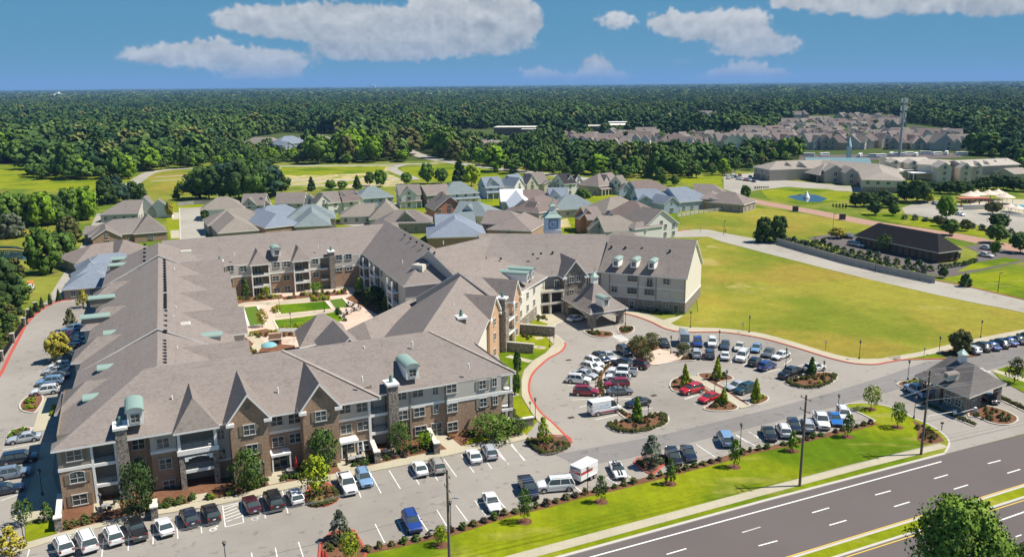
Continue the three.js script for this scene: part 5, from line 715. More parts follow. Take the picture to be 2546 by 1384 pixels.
function carProto(kind) {
  const [L, W, bh, belt, top, xf, xft, xrt, xr] = KINDS[kind], h = L / 2, w = W / 2, o = new THREE.Group(), vanny = kind.includes('van') && kind !== 'minivan', pk = kind === 'pickup', cv = kind === 'convertible', R = top > 1.65 ? 0.38 : 0.34;
  const deck = pk ? belt : kind === 'sedan' || kind === 'coupe' || cv ? belt + 0.02 : belt;
  const body = [[-h, 0.42, deck - 0.16, w * 0.84], [-h + 0.1, 0.32, deck - 0.03, w * 0.93], [-h + 0.6, 0.27, deck, w * 0.985], [-h + 1.3, 0.27, deck, w], [xr, 0.25, belt, w], [0, 0.25, belt, w], [xf, 0.25, belt - 0.02, w], [h - 0.75, 0.27, bh, w * 0.98], [h - 0.25, 0.3, bh - 0.08, w * 0.92], [h - 0.06, 0.36, bh - 0.2, w * 0.84], [h, 0.42, bh - 0.32, w * 0.76]].filter((s, i, a) => i === 0 || s[0] > a[i - 1][0] + 0.03);
  part('body', loft(body, shell), M.white, o);
  const cw = w * 0.93, ct = w * (vanny ? 0.86 : 0.74), yb = belt - 0.02;
  if (cv) {
    part('windscreen', loft([[0.1, yb, yb + 0.02, cw, cw * 0.9], [0.25, yb, top - 0.02, cw, ct], [0.32, yb, top - 0.04, cw, ct], [0.8, yb, yb + 0.01, cw, cw * 0.9]], house_), M.glass, o); part('cockpit', new MB().box(-0.65, belt + 0.005, 0, 1.7, 0.035, W * 0.74).geo(), M.black, o);
    for (const [x, z] of [[-0.35, 0.38], [-0.35, -0.38], [-1.05, 0.38], [-1.05, -0.38]]) part('seat', new RoundedBoxGeometry(0.2, 0.4, 0.5, 2, 0.06).translate(x, belt + 0.16, z), M.plastic, o); for (const z of [-0.2, 0.2]) part('stripe', new MB().box(1.45, bh + 0.0, z, 1.5, 0.075, 0.2).geo(), M.black, o); for (const z of [-0.2, 0.2]) part('stripe', new MB().box(-1.95, belt + 0.01, z, 0.7, 0.035, 0.2).geo(), M.black, o);
  } else {
    part('windows', loft([[xr, yb, yb + 0.02, cw, cw * 0.96], [xrt, yb, top - 0.05, cw, ct], [xft, yb, top - 0.05, cw, ct], [xf, yb, yb + 0.02, cw, cw * 0.96]], house_), M.glass, o);
    const rl = [[xrt - 0.1, top - 0.07, top - 0.02, ct * 0.9, ct * 0.85], [xrt + 0.15, top - 0.09, top + 0.02, ct + 0.035, ct * 0.9], [(xrt + xft) / 2, top - 0.09, top + 0.045, ct + 0.035, ct * 0.9], [xft - 0.1, top - 0.09, top + 0.02, ct + 0.035, ct * 0.9], [xft + 0.08, top - 0.07, top - 0.02, ct * 0.9, ct * 0.85]]; part('roof', loft(rl, shell), M.white, o);
    const pil = (x0, x1, nm = 'pillar') => { for (const k of [-1, 1]) part(nm, new MB().beam(V(x0, yb, k * (cw - 0.0)), V(x1, top - 0.05, k * (ct + 0.005)), nm === 'pillar' ? 0.055 : 0.06).geo(), M.white, o); };
    pil(xf - 0.02, xft); pil(xr + 0.04, xrt); if (!vanny && !pk) pil((xf + xr) / 2 + 0.1, (xft + xrt) / 2 + 0.1);
    if (['suv', 'big_suv', 'minivan', 'hatch'].includes(kind)) { pil(xr + 0.55, xrt + 0.42); }
    if (['suv', 'big_suv'].includes(kind)) for (const k of [-1, 1]) part('roof_rail', new MB().box((xft + xrt) / 2, top + 0.02, k * ct * 0.82, xft - xrt - 0.3, 0.07, 0.05).geo(), M.plastic, o);
    if (vanny) for (const k of [-1, 1]) { const q = new MB(), x1 = xf - 1.35, x0 = xr + 0.06; q.face(...[V(x0, yb - 0.05, k * (cw + 0.035)), V(x1, yb - 0.05, k * (cw + 0.035)), V(x1, (yb + top) / 2, k * ((cw + ct) / 2 + 0.05)), V(x0, (yb + top) / 2, k * ((cw + ct) / 2 + 0.05))].sort(() => 0)); q.face(...[V(x0, (yb + top) / 2, k * ((cw + ct) / 2 + 0.05)), V(x1, (yb + top) / 2, k * ((cw + ct) / 2 + 0.05)), V(x1, top - 0.02, k * (ct + 0.03)), V(x0, top - 0.02, k * (ct + 0.03))]); part('side_panel', q.geo(), M.white, o); }
    if (vanny) { const q = new MB(), x = xr; q.box(x - 0.02, yb - 0.1, 0, 0.12, top - yb - 0.35, W * 0.84); part('rear_door', q.geo(), M.white, o); for (const k of [-1, 1]) part('rear_window', new MB().box(x - 0.09, yb + 0.3, k * W * 0.2, 0.03, 0.55, W * 0.28).geo(), M.glass, o); }
  }
  if (pk) { const bl = -h + 0.12, br = xr - 0.1; part('cargo_bed', new MB().box((bl + br) / 2, belt + 0.005, 0, br - bl - 0.06, 0.03, W * 0.78).geo(), M.black, o); for (const k of [-1, 1]) part('bed_rail', new MB().box((bl + br) / 2, belt - 0.02, k * W * 0.435, br - bl, 0.12, 0.14).geo(), M.white, o); part('tailgate', new MB().box(-h + 0.1, belt - 0.25, 0, 0.1, 0.34, W * 0.84).geo(), M.white, o); }
  for (const sx of [1, -1]) for (const k of [-1, 1]) {
    const x = sx > 0 ? h - (pk || top > 2 ? 1.0 : 0.92) : -h + (pk ? 1.25 : top > 2 ? 1.2 : 0.95), key = R; wheelGeo[key] ??= [new THREE.CylinderGeometry(R, R, 0.24, 20).rotateX(Math.PI / 2), new THREE.CylinderGeometry(R * 0.64, R * 0.64, 0.262, 14).rotateX(Math.PI / 2), new THREE.CylinderGeometry(R * 1.22, R * 1.22, 0.06, 20, 1, false, -Math.PI / 2, Math.PI).rotateX(Math.PI / 2)];
    const wh = part('wheel', wheelGeo[key][0], M.tyre, o); wh.position.set(x, R, k * (w - 0.1)); part('rim', wheelGeo[key][1], M.rim, wh);
    const ar = part('wheel_arch', new THREE.CylinderGeometry(R * 1.18, R * 1.18, 0.05, 20).rotateX(Math.PI / 2), M.plastic, o); ar.position.set(x, R + 0.02, k * (w - 0.005));
  }
  for (const k of [-1, 1]) {
    part('headlight', new RoundedBoxGeometry(0.3, 0.14, 0.4, 1, 0.05).translate(h - 0.24, bh - 0.24, k * w * 0.66), M.lampClear, o); part('taillight', new RoundedBoxGeometry(0.14, kind === 'suv' || top > 1.7 ? 0.34 : 0.18, 0.3, 1, 0.04).translate(-h + 0.07, deck - 0.2, k * w * 0.74), M.lampRed, o);
    part('mirror', new RoundedBoxGeometry(0.16, 0.14, 0.22, 1, 0.05).translate(xf - 0.3, belt + 0.06, k * (w + 0.08)), M.white, o);
  }
  part('grille', new RoundedBoxGeometry(0.1, 0.26, W * 0.46, 1, 0.03).translate(h - 0.03, bh - 0.38, 0), M.plastic, o); part('bumper', new RoundedBoxGeometry(0.12, 0.16, W * 0.8, 1, 0.05).translate(-h + 0.02, 0.45, 0), M.plastic, o); part('number_plate', new MB().box(-h + 0.015, deck - 0.36, 0, 0.05, 0.14, 0.36).geo(), M.white, o);
  return o;
}
const protos = {};
const PAINT = { white: [0.78, 0.78, 0.77], silver: [0.45, 0.47, 0.5], steel: [0.2, 0.25, 0.32], grey: [0.12, 0.13, 0.14], tan: [0.4, 0.37, 0.32], black: [0.012, 0.012, 0.014], navy: [0.012, 0.018, 0.04], blue: [0.02, 0.055, 0.24], bright_blue: [0.02, 0.16, 0.5], sky: [0.2, 0.34, 0.52], red: [0.5, 0.012, 0.018], maroon: [0.1, 0.008, 0.03], crimson: [0.28, 0.01, 0.03], plum: [0.06, 0.01, 0.025], teal: [0.015, 0.05, 0.065], cream: [0.62, 0.6, 0.52], slate: [0.045, 0.065, 0.1] };
const paints = Object.fromEntries(Object.entries(PAINT).map(([k, c]) => [k, paint(...c)]));
const PAINTED = new Set(['body', 'roof', 'pillar', 'mirror', 'side_panel', 'rear_door', 'bed_rail', 'tailgate']);
function car(kind, colour, x, y, dir, label, group = 'cars parked in the residence lots') {
  protos[kind] ??= carProto(kind); const o = protos[kind].clone(); o.name = numbered(CAR_LABEL_PART[kind] === 'car' ? 'parked_car' : CAR_LABEL_PART[kind] === 'van' ? 'parked_van' : 'pickup_truck'); scene.add(o);
  o.position.copy(at(x, y)).setY(0.008); const v = Array.isArray(dir) ? at(x + dir[0], y + dir[1]).sub(at(x, y)) : V(Math.sin(dir), 0, -Math.cos(dir)); o.rotation.y = Math.atan2(-v.z, v.x); for (const c of o.children) if (PAINTED.has(c.name)) c.material = paints[colour]; if (colour === 'black' || colour === 'navy' || colour === 'slate') { } tag(o, label, CAR_LABEL_PART[kind], group); return o;
}
const AWAY = [-8, -16], HERE = [8, 16];                                         // towards the front walk, or towards the road
for (const a of [
  ['suv', 'white', 157, 1366, AWAY, 'white SUV at the far left end of the front walk row'], ['big_suv', 'white', 215, 1356, AWAY, 'second white SUV from the left in the front walk row'], ['suv', 'white', 281, 1341, AWAY, 'third white SUV from the left, beside the black pickup'], ['pickup', 'black', 338, 1326, AWAY, 'black pickup with its bed towards the lot, front walk row'], ['sedan', 'white', 408, 1318, AWAY, 'white sedan between the black pickup and a navy SUV'], ['suv', 'navy', 471, 1296, AWAY, 'dark navy SUV beside the white sedan, front walk row'], ['suv', 'black', 524, 1286, AWAY, 'black SUV just left of the hatched bay'], ['sedan', 'plum', 625, 1262, AWAY, 'dark plum sedan just right of the hatched bay'], ['big_suv', 'black', 680, 1254, AWAY, 'large black SUV second right of the hatched bay'], ['hatch', 'white', 734, 1243, AWAY, 'small white car left of the red kerbed planting island'],
  ['pickup', 'white', 863, 1213, HERE, 'white pickup truck just right of the red kerbed island'], ['suv', 'sky', 905, 1199, HERE, 'pale blue SUV parked next to the white pickup'], ['sedan', 'white', 1043, 1172, AWAY, 'white sedan left of the taupe SUV by the front walk'], ['suv', 'tan', 1087, 1166, AWAY, 'taupe SUV right of a white sedan by the front walk'], ['coupe', 'white', 1178, 1141, AWAY, 'white car with black roof glass by the entrance path'], ['suv', 'silver', 1217, 1132, AWAY, 'silver SUV, last car of the front walk row'],
  ['suv', 'blue', 1024, 1308, HERE, 'bright dark blue SUV standing alone by the hedge'], ['sedan', 'white', 1222, 1257, HERE, 'white sedan with dark sunroof by the hedge'], ['pickup', 'navy', 1313, 1224, HERE, 'navy pickup truck beside the white SUV with a trailer'], ['big_suv', 'white', 1381, 1217, [-40, 3], 'large white SUV parked lengthwise with a trailer behind it'], ['convertible', 'white', 1536, 1177, HERE, 'white convertible with twin black bonnet stripes'],
  ['suv', 'black', 1674, 1147, HERE, 'black SUV behind the red tipped island by the hedge'], ['sedan', 'navy', 1712, 1135, HERE, 'dark navy sedan right of the black SUV by the hedge'], ['minivan', 'sky', 1804, 1100, AWAY, 'pale blue minivan alone by the lamp at the hedge'], ['sedan', 'black', 1912, 1086, HERE, 'black sedan, first of the row right of the tall pole'], ['suv', 'white', 1948, 1079, AWAY, 'white SUV next to the black sedan near the pole'], ['hatch', 'navy', 1974, 1067, HERE, 'small navy car tucked behind the pole'], ['suv', 'silver', 2006, 1067, AWAY, 'silver SUV just right of the tall pole'], ['pickup', 'white', 2042, 1055, HERE, 'white pickup with a black bed left of the bright blue car'], ['sedan', 'bright_blue', 2076, 1049, HERE, 'bright blue car near the end of the hedge row'], ['suv', 'white', 2098, 1039, HERE, 'white SUV at the right end of the hedge row'],
  // the round lot
  ['suv', 'crimson', 1457, 981, [60, 2], 'red SUV nearest the white van in the curved lot'], ['suv', 'white', 1439, 951, [60, 5], 'white SUV sticking out left of the curved row'], ['sedan', 'silver', 1456, 937, [60, 13], 'silver sedan behind the white SUV in the curved row'], ['suv', 'white', 1471, 922, [50, 15], 'third car up the outer curved row, white SUV'], ['suv', 'white', 1477, 908, [45, 19], 'white SUV with roof rails next to the navy car, curved row'], ['suv', 'navy', 1494, 898, [42, 22], 'dark navy SUV between white cars in the curved row'], ['sedan', 'silver', 1513, 891, [36, 22], 'silver sedan at the top of the curved row'], ['suv', 'slate', 1553, 879, [30, 17], 'slate blue SUV at the garden end of the curved lot'],
  ['suv', 'plum', 1584, 913, [-40, -8], 'dark plum SUV by the garden plaza'], ['suv', 'navy', 1548, 911, [-40, -12], 'navy SUV behind the white pickup, inner curved row'], ['pickup', 'white', 1548, 931, [-46, -3], 'white pickup in the inner curved row'], ['suv', 'white', 1537, 945, [-60, -2], 'white SUV with sunroof above the dark red SUV'], ['suv', 'crimson', 1533, 962, [-60, 4], 'dark red SUV in the inner curved row'], ['sedan', 'grey', 1541, 980, [60, -5], 'dark grey sedan under the dark red SUV'], ['coupe', 'black', 1586, 1008, [-55, 12], 'black muscle car by the small tree on the oval island'],
  ['sedan', 'black', 1651, 859, [10, 13], 'black sedan behind the garden shrubs'], ['tall_van', 'steel', 1701, 857, [4, 14], 'tall grey camper van left of the back row'],
  ['suv', 'blue', 1735, 858, [2, 14], 'dark blue SUV beside the grey camper van'], ['suv', 'white', 1771, 858, [-1, 14], 'white SUV in the back row by the lamp post'], ['sedan', 'slate', 1803, 864, [-3, 14], 'dark slate sedan in the back row right of the white SUV'], ['sedan', 'cream', 1839, 868, [-7, 14], 'cream sedan in the middle of the back row'], ['sedan', 'sky', 1881, 871, [-8, 14], 'pale blue sedan in the back row'], ['sedan', 'grey', 1911, 883, [-11, 13], 'grey sedan second from the right end of the back row'], ['sedan', 'white', 1942, 890, [-24, 9], 'white sedan at the right end of the back row'],
  ['suv', 'silver', 1731, 886, [-3, -14], 'silver SUV with black rear window beside the garden bed'], ['suv', 'slate', 1765, 887, [-1, -14], 'slate SUV second in the front facing row'], ['sedan', 'white', 1803, 890, [1, -14], 'white sedan third in the front facing row'], ['big_suv', 'white', 1846, 893, [-10, 13], 'large white SUV in the middle of the right lot'], ['hatch', 'black', 1877, 906, [13, -11], 'black car with pale roof beside a blue SUV'], ['suv', 'blue', 1907, 917, [20, -8], 'blue SUV above the black pickup'], ['pickup', 'black', 1966, 936, [-40, 13], 'black pickup truck by the right oval island'], ['suv', 'white', 2026, 922, [40, -9], 'white SUV behind the small tree on the right island'],
  ['suv', 'red', 1720, 976, [-40, 9], 'upper one of two bright red cars'], ['sedan', 'red', 1764, 996, [-36, 13], 'lower one of two bright red cars'], ['sedan', 'silver', 1832, 967, [-36, 8], 'silver car across the path from the red cars'], ['suv', 'teal', 1853, 975, [-34, 10], 'dark teal car beside the silver one and a yellow green tree'], ['sedan', 'white', 1433, 797, [40, -9], 'white sedan under the entrance canopy'],
  // right row by the walk
  ['hatch', 'silver', 2418, 876, [-24, -11], 'silver hatchback, first car right of the mulch island'], ['suv', 'black', 2440, 869, [-24, -11], 'black SUV beside the silver hatchback'], ['sedan', 'blue', 2464, 866, [-24, -11], 'dark blue sedan third in the right walk row'], ['suv', 'navy', 2486, 861, [-24, -11], 'navy SUV in the right walk row'], ['sedan', 'blue', 2508, 855, [-24, -11], 'small blue car in the right walk row'], ['sedan', 'black', 2530, 851, [-24, -11], 'black car at the right edge of the walk row'], ['suv', 'grey', 2552, 845, [-24, -11], 'grey SUV cut by the right picture edge'],
  // left lot
  ['suv', 'sky', 179, 824, [-40, 3], 'pale blue SUV at the far end of the left lot'], ['sedan', 'maroon', 168, 838, [-40, 3], 'maroon car in the left lot'], ['sedan', 'navy', 180, 848, [-40, 3], 'navy car behind the maroon one'], ['sedan', 'slate', 184, 860, [-40, 3], 'slate car in the shade of the left lot'], ['suv', 'navy', 175, 872, [-40, 3], 'navy SUV beside the yellow tree, left lot'], ['sedan', 'black', 163, 886, [-40, 3], 'black sedan just below the yellow tree'], ['suv', 'black', 153, 900, [-40, 3], 'black SUV above the white cars of the left lot'], ['hatch', 'white', 148, 915, [-40, 4], 'white hatchback, farthest of the pale cars on the left'], ['sedan', 'silver', 138, 928, [-40, 4], 'silver sedan between pale cars on the left'], ['sedan', 'slate', 140, 942, [-40, 4], 'slate blue sedan in the left lot beside a pale SUV'], ['suv', 'sky', 124, 956, [-40, 4], 'pale blue SUV behind the last white SUV on the left'], ['suv', 'white', 112, 979, [-40, 5], 'white SUV nearest the small left island'],
  ['sedan', 'silver', 60, 1097, [-40, 6], 'silver sedan by the low green island on the left'], ['minivan', 'navy', 48, 1149, [40, -6], 'navy minivan at the left picture edge'], ['suv', 'steel', 32, 1186, [40, -7], 'steel blue SUV second from below at the left edge'], ['sedan', 'navy', 12, 1226, [40, -8], 'navy sedan lowest at the left picture edge'],
  ['pickup', 'sky', 2280, 980, [-30, -17], 'pale blue truck standing under the gatehouse roof'], ['sedan', 'black', 2455, 996, [-30, -17], 'black car in the lane beyond the gatehouse pillar'],
]) car(...a);
for (const a of [['sedan', 'black', 2106, 592, [30, 4], 'black sedan at the left end of the black roofed office'], ['suv', 'white', 2136, 613, [30, 5], 'white car in front of the black roofed office'], ['suv', 'silver', 2124, 611, [30, 5], 'silver car close behind the white one by the office'], ['sedan', 'white', 2456, 620, [30, 5], 'white sedan beyond the right end of the office'], ['sedan', 'white', 2452, 638, [30, 5], 'white sedan nearest the right end of the office'], ['sedan', 'silver', 2327, 508, [20, 6], 'silver car in the pool car park'], ['sedan', 'white', 2388, 535, [20, 4], 'white sedan alone on the far car park'], ['sedan', 'silver', 2540, 596, [20, 6], 'silver car at the right edge beyond the office']]) car(...a, 'cars by the office and the pool');
{ const r = rng(17), cols = ['white', 'silver', 'navy', 'black', 'white', 'crimson', 'grey']; [[1812, 444], [1820, 442], [1828, 441], [1836, 446], [1845, 447], [1854, 449], [1864, 450], [1875, 452], [1806, 437], [1822, 436], [1840, 438], [1866, 442], [1878, 441], [1890, 437], [1897, 429], [1906, 433]].forEach(([x, y], i) => { const c = cols[Math.floor(r() * cols.length)]; car(i % 3 ? 'sedan' : 'suv', c, x, y, [10, 8], c + ' car in the lot left of the far apartment block', c + ' cars in the far apartment lot'); }); }
// the white van's print and the trailer
{
  const o = car('van', 'white', 1503, 1026, [40, -7], 'white work van with painted sign and red lower stripe', 'cars parked in the residence lots'), [L, W, , belt, top] = KINDS.van; o.name = numbered('work_van');
  const cv = document.createElement('canvas'); cv.width = 512; cv.height = 160; const c = cv.getContext('2d'); c.fillStyle = '#d9e2ea'; c.fillRect(0, 0, 512, 160); c.strokeStyle = '#1d2f4d'; c.lineWidth = 9; c.lineCap = 'round';
  c.beginPath(); c.moveTo(60, 105); c.bezierCurveTo(70, 40, 130, 40, 120, 75); c.bezierCurveTo(110, 110, 60, 110, 90, 118); c.moveTo(140, 95); c.bezierCurveTo(150, 60, 190, 60, 180, 95); c.moveTo(180, 95); c.bezierCurveTo(200, 60, 230, 60, 228, 95); c.moveTo(240, 95); c.bezierCurveTo(260, 60, 290, 60, 285, 95); c.moveTo(300, 95); c.bezierCurveTo(330, 20, 350, 30, 345, 95); c.moveTo(360, 95); c.bezierCurveTo(400, 20, 440, 60, 430, 100); c.stroke(); c.lineWidth = 6; c.beginPath(); c.moveTo(70, 132); c.bezierCurveTo(180, 118, 330, 118, 440, 126); c.stroke(); c.fillStyle = '#b0283a'; c.beginPath(); c.arc(372, 52, 12, 0, 7); c.fill();
  const t = new THREE.CanvasTexture(cv); t.colorSpace = THREE.SRGBColorSpace; const sm = new THREE.MeshStandardMaterial({ map: t, roughness: 0.4 });
  for (const k of [-1, 1]) { const p = new THREE.PlaneGeometry(2.5, 0.78), m = part('painted_sign', p, sm, o); m.position.set(-0.55, belt + 0.45, k * (W / 2 * 0.93 + 0.04)); m.rotation.set(k > 0 ? -0.07 : 0.07, k > 0 ? 0 : Math.PI, 0); part('lower_stripe', new MB().box(-0.3, 0.42, k * (W / 2 + 0.005), 4.4, 0.3, 0.012).geo(), paints.crimson, o); }
  const rs = part('roof_sign', new THREE.PlaneGeometry(1.9, 0.6), sm, o); rs.rotation.x = -Math.PI / 2; rs.position.set(-0.4, top + 0.09, 0);
  const tr = thing('box_trailer', 'white box trailer with a red band, hitched behind the white SUV', 'trailer', at(1452, 1190).setY(0), turnOf(at(1430, 1196), at(1475, 1172)));
  part('box', new RoundedBoxGeometry(3.9, 2.0, 2.0, 2, 0.06).translate(0, 1.55, 0), M.white, tr); part('frame', new MB().box(0, 0.42, 0, 3.9, 0.16, 1.7).geo(), M.plastic, tr); part('drawbar', new MB().beam(V(-1.9, 0.5, 0.7), V(-3.2, 0.5, 0), 0.05).beam(V(-1.9, 0.5, -0.7), V(-3.2, 0.5, 0), 0.05).geo(), M.darkMetal, tr);
  for (const k of [-1, 1]) { part('red_band', new MB().box(-0.6, 1.45, k * 1.003, 2.6, 0.42, 0.012).geo(), paints.red, tr); for (const x of [0.35, 1.15]) { const w = part('wheel', wheelGeo[0.34][0], M.tyre, tr); w.position.set(x, 0.34, k * 0.98); part('rim', wheelGeo[0.34][1], M.rim, w); part('mudguard', new MB().box(x, 0.68, k * 1.02, 0.72, 0.06, 0.22).geo(), M.white, tr); } }
  part('red_band', new MB().box(-1.953, 1.45, 0, 0.012, 0.42, 1.7).geo(), paints.red, tr); part('grey_panel', new MB().box(-1.953, 2.0, 0, 0.01, 0.35, 1.7).geo(), paints.grey, tr);
  const wt = thing('water_tank', 'pale gas bottles standing on the nose of the box trailer', 'gas bottle', at(1424, 1184).setY(0)); for (const k of [-1, 1]) part('bottle', new THREE.CapsuleGeometry(0.2, 0.6, 6, 12).translate(k * 0.25, 1.1, 0), M.white, wt); part('stand', new MB().box(0, 0.4, 0, 1, 0.3, 0.5).geo(), M.darkMetal, wt);
}

// ================================================================== TREES AND PLANTS
// a crown in a unit box (height 1, width 1): leaf-sized faces on many small clumps
function crownGeo({ form = 'round', lumps = 26, leaves = 420, size = 0.07, low = 0.25, seed = 1, gap = 0.2, core = true, tilt = 0.55 }) {
  const r = rng(seed), P = [], N = [], C = [], U = [], L = [], mid = low + (1 - low) / 2, env = (y) => {            // radius at height
    const t = (y - low) / (1 - low); if (t < 0 || t > 1) return 0; if (form === 'cone') return 0.5 * Math.pow(1 - t, 0.8) * Math.min(1, t * 7 + 0.25); if (form === 'column') return 0.5 * Math.pow(Math.sin(Math.PI * clamp(t * 0.93 + 0.06)), 0.5) * (1 - t * 0.35); if (form === 'dome') return 0.5 * Math.sqrt(Math.max(0, 1 - t * t)) * Math.min(1, 0.75 + t * 2); return 0.5 * Math.pow(Math.sin(Math.PI * clamp(t * 0.9 + 0.07)), 0.62); };
  for (let i = 0; i < lumps; i++) { const y = low + (1 - low) * (0.06 + 0.9 * Math.pow((i + r()) / lumps, form === 'cone' ? 1.35 : 0.85)), a = i * 2.399 + r() * 0.8, R = env(y), k = 0.45 + 0.5 * Math.sqrt(r()), lr = (0.3 + 0.35 * r()) * (0.12 + R * 0.55) * (form === 'cone' ? 0.85 : 1); L.push([Math.cos(a) * Math.max(0, R * k - lr * 0.25), y, Math.sin(a) * Math.max(0, R * k - lr * 0.25), lr, 0.72 + 0.56 * r()]); }
  const v = V(0, 0, 0), out = V(0, 0, 0), u = V(0, 0, 0), w = V(0, 0, 0), n = V(0, 0, 0);
  for (let i = 0; i < leaves; i++) {
    const l = L[Math.floor(r() * lumps)], th = r() * 6.283, ph = Math.acos(1 - 1.85 * r()); v.set(Math.sin(ph) * Math.cos(th), Math.cos(ph), Math.sin(ph) * Math.sin(th)); const q = 0.72 + 0.4 * r();
    const x = l[0] + v.x * l[3] * q, y = Math.min(0.995, Math.max(low * 0.9, l[1] + v.y * l[3] * q * 0.8)), z = l[2] + v.z * l[3] * q; out.set(x, (y - mid) * 0.8 + 0.12, z).normalize().lerp(v, 0.6).normalize();
    n.set(r() - 0.5, r() - 0.5, r() - 0.5).multiplyScalar(2 * tilt).add(out).normalize(); u.set(r() - 0.5, r() - 0.5, r() - 0.5).cross(n).normalize(); w.copy(n).cross(u); const s = size * (0.55 + 0.8 * r()), s2 = s * (0.5 + 0.5 * r()), k = l[4] * (0.78 + 0.44 * r()), h = (r() - 0.5) * 0.14;
    const A = [[-s, 0], [0, -s2], [s, 0], [0, s2]].map(([a, b]) => [x + u.x * a + w.x * b, y + u.y * a + w.y * b, z + u.z * a + w.z * b]); n.lerp(out, 0.5).normalize();
    for (const j of [0, 1, 2, 0, 2, 3]) { P.push(...A[j]); N.push(n.x, n.y, n.z); C.push(k * (1 + h), k, k * (1 - h)); U.push(0, 0); }
  }
  if (core) for (const l of L) { const g = new THREE.IcosahedronGeometry(l[3] * 0.74, 1), p = g.attributes.position, m = g.attributes.normal; for (let i = 0; i < p.count; i++) { P.push(p.getX(i) + l[0], p.getY(i) * 0.8 + l[1], p.getZ(i) + l[2]); N.push(m.getX(i), m.getY(i), m.getZ(i)); C.push(l[4] * 0.8, l[4] * 0.8, l[4] * 0.8); U.push(0, 0); } }
  const g = new THREE.BufferGeometry(); for (const [k, a, s] of [['position', P, 3], ['normal', N, 3], ['color', C, 3], ['uv', U, 2]]) g.setAttribute(k, new THREE.Float32BufferAttribute(a, s)); return g;
}
function trunkGeo(low, r0, seed, limbs = 5, stems = 1) {
  const r = rng(seed), parts = [], seg = (a, b, ra, rb) => { const g = new THREE.CylinderGeometry(rb, ra, a.distanceTo(b), 7, 1); g.translate(0, a.distanceTo(b) / 2, 0); g.applyQuaternion(new THREE.Quaternion().setFromUnitVectors(V(0, 1, 0), b.clone().sub(a).normalize())); g.translate(a.x, a.y, a.z); parts.push(g); };
  for (let s = 0; s < stems; s++) { const t = s / stems * 6.28, b = V(stems > 1 ? Math.cos(t) * 0.04 : 0, -0.02, stems > 1 ? Math.sin(t) * 0.04 : 0), m = V(b.x * 3 + (r() - 0.5) * 0.03, low + 0.05, b.z * 3 + (r() - 0.5) * 0.03), e = V(m.x * 2, low + (1 - low) * 0.55, m.z * 2); seg(b, m, r0, r0 * 0.75); seg(m, e, r0 * 0.75, r0 * 0.25); for (let i = 0; i < limbs; i++) { const q = m.clone().lerp(e, i / limbs * 0.8), a = i * 2.4 + r(); seg(q, q.clone().add(V(Math.cos(a) * (0.18 + r() * 0.12), 0.1 + r() * 0.12, Math.sin(a) * (0.18 + r() * 0.12))), r0 * 0.4, r0 * 0.1); } }
  return mergeGeometries(parts);
}
const leafMat = (r, g, b) => std(r, g, b, 0.85, null, { vertexColors: true });
const LEAF = { dark: leafMat(0.05, 0.088, 0.026), mid: leafMat(0.075, 0.13, 0.027), green: leafMat(0.1, 0.17, 0.027), bright: leafMat(0.13, 0.22, 0.016), lime: leafMat(0.25, 0.31, 0.02), yellow: leafMat(0.34, 0.29, 0.045), olive: leafMat(0.105, 0.11, 0.035), grey: leafMat(0.115, 0.135, 0.085), blue: leafMat(0.045, 0.088, 0.058), rust: leafMat(0.16, 0.09, 0.04), hedge: leafMat(0.065, 0.105, 0.022), purple: leafMat(0.055, 0.05, 0.04), white: leafMat(1, 1, 1) };
const TREES = {
  oak: [{ low: 0.14, lumps: 34, leaves: 900, size: 0.045, seed: 1, tilt: 0.8 }, { low: 0.12, lumps: 30, leaves: 900, size: 0.045, seed: 2, tilt: 0.8 }, { low: 0.15, lumps: 38, leaves: 900, size: 0.045, seed: 3, tilt: 0.8 }],
  bush: [{ form: 'dome', low: 0.01, lumps: 30, leaves: 800, size: 0.045, seed: 5, tilt: 0.8 }, { low: 0.03, lumps: 34, leaves: 800, size: 0.045, seed: 6, tilt: 0.8 }],
  young: [{ low: 0.2, lumps: 24, leaves: 760, size: 0.045, seed: 11, core: false, tilt: 0.9 }, { form: 'column', low: 0.22, lumps: 22, leaves: 700, size: 0.045, seed: 12, core: false, tilt: 0.9 }, { form: 'cone', low: 0.16, lumps: 26, leaves: 760, size: 0.045, seed: 13, core: false, tilt: 0.9 }],
  cone: [{ form: 'cone', low: 0.06, lumps: 34, leaves: 900, size: 0.055, seed: 21 }, { form: 'cone', low: 0.1, lumps: 30, leaves: 900, size: 0.055, seed: 22 }],
  column: [{ form: 'column', low: 0.03, lumps: 30, leaves: 800, size: 0.05, seed: 31 }],
  spread: [{ low: 0.1, lumps: 40, leaves: 2000, size: 0.031, seed: 41, tilt: 1.1, core: false }, { low: 0.08, lumps: 44, leaves: 2000, size: 0.031, seed: 42, tilt: 1.1, core: false }],
  shrub: [{ form: 'dome', low: 0.02, lumps: 14, leaves: 260, size: 0.1, seed: 51 }, { form: 'dome', low: 0.02, lumps: 12, leaves: 240, size: 0.11, seed: 52 }],
  thin: [{ form: 'column', low: 0.3, lumps: 22, leaves: 420, size: 0.05, seed: 61, core: false }],
  wood: [{ low: 0.22, lumps: 22, leaves: 330, size: 0.075, seed: 71 }, { low: 0.2, lumps: 26, leaves: 340, size: 0.075, seed: 72 }, { form: 'dome', low: 0.2, lumps: 24, leaves: 340, size: 0.075, seed: 73 }, { form: 'column', low: 0.15, lumps: 24, leaves: 340, size: 0.07, seed: 74 }],
};
const treeGeo = {};
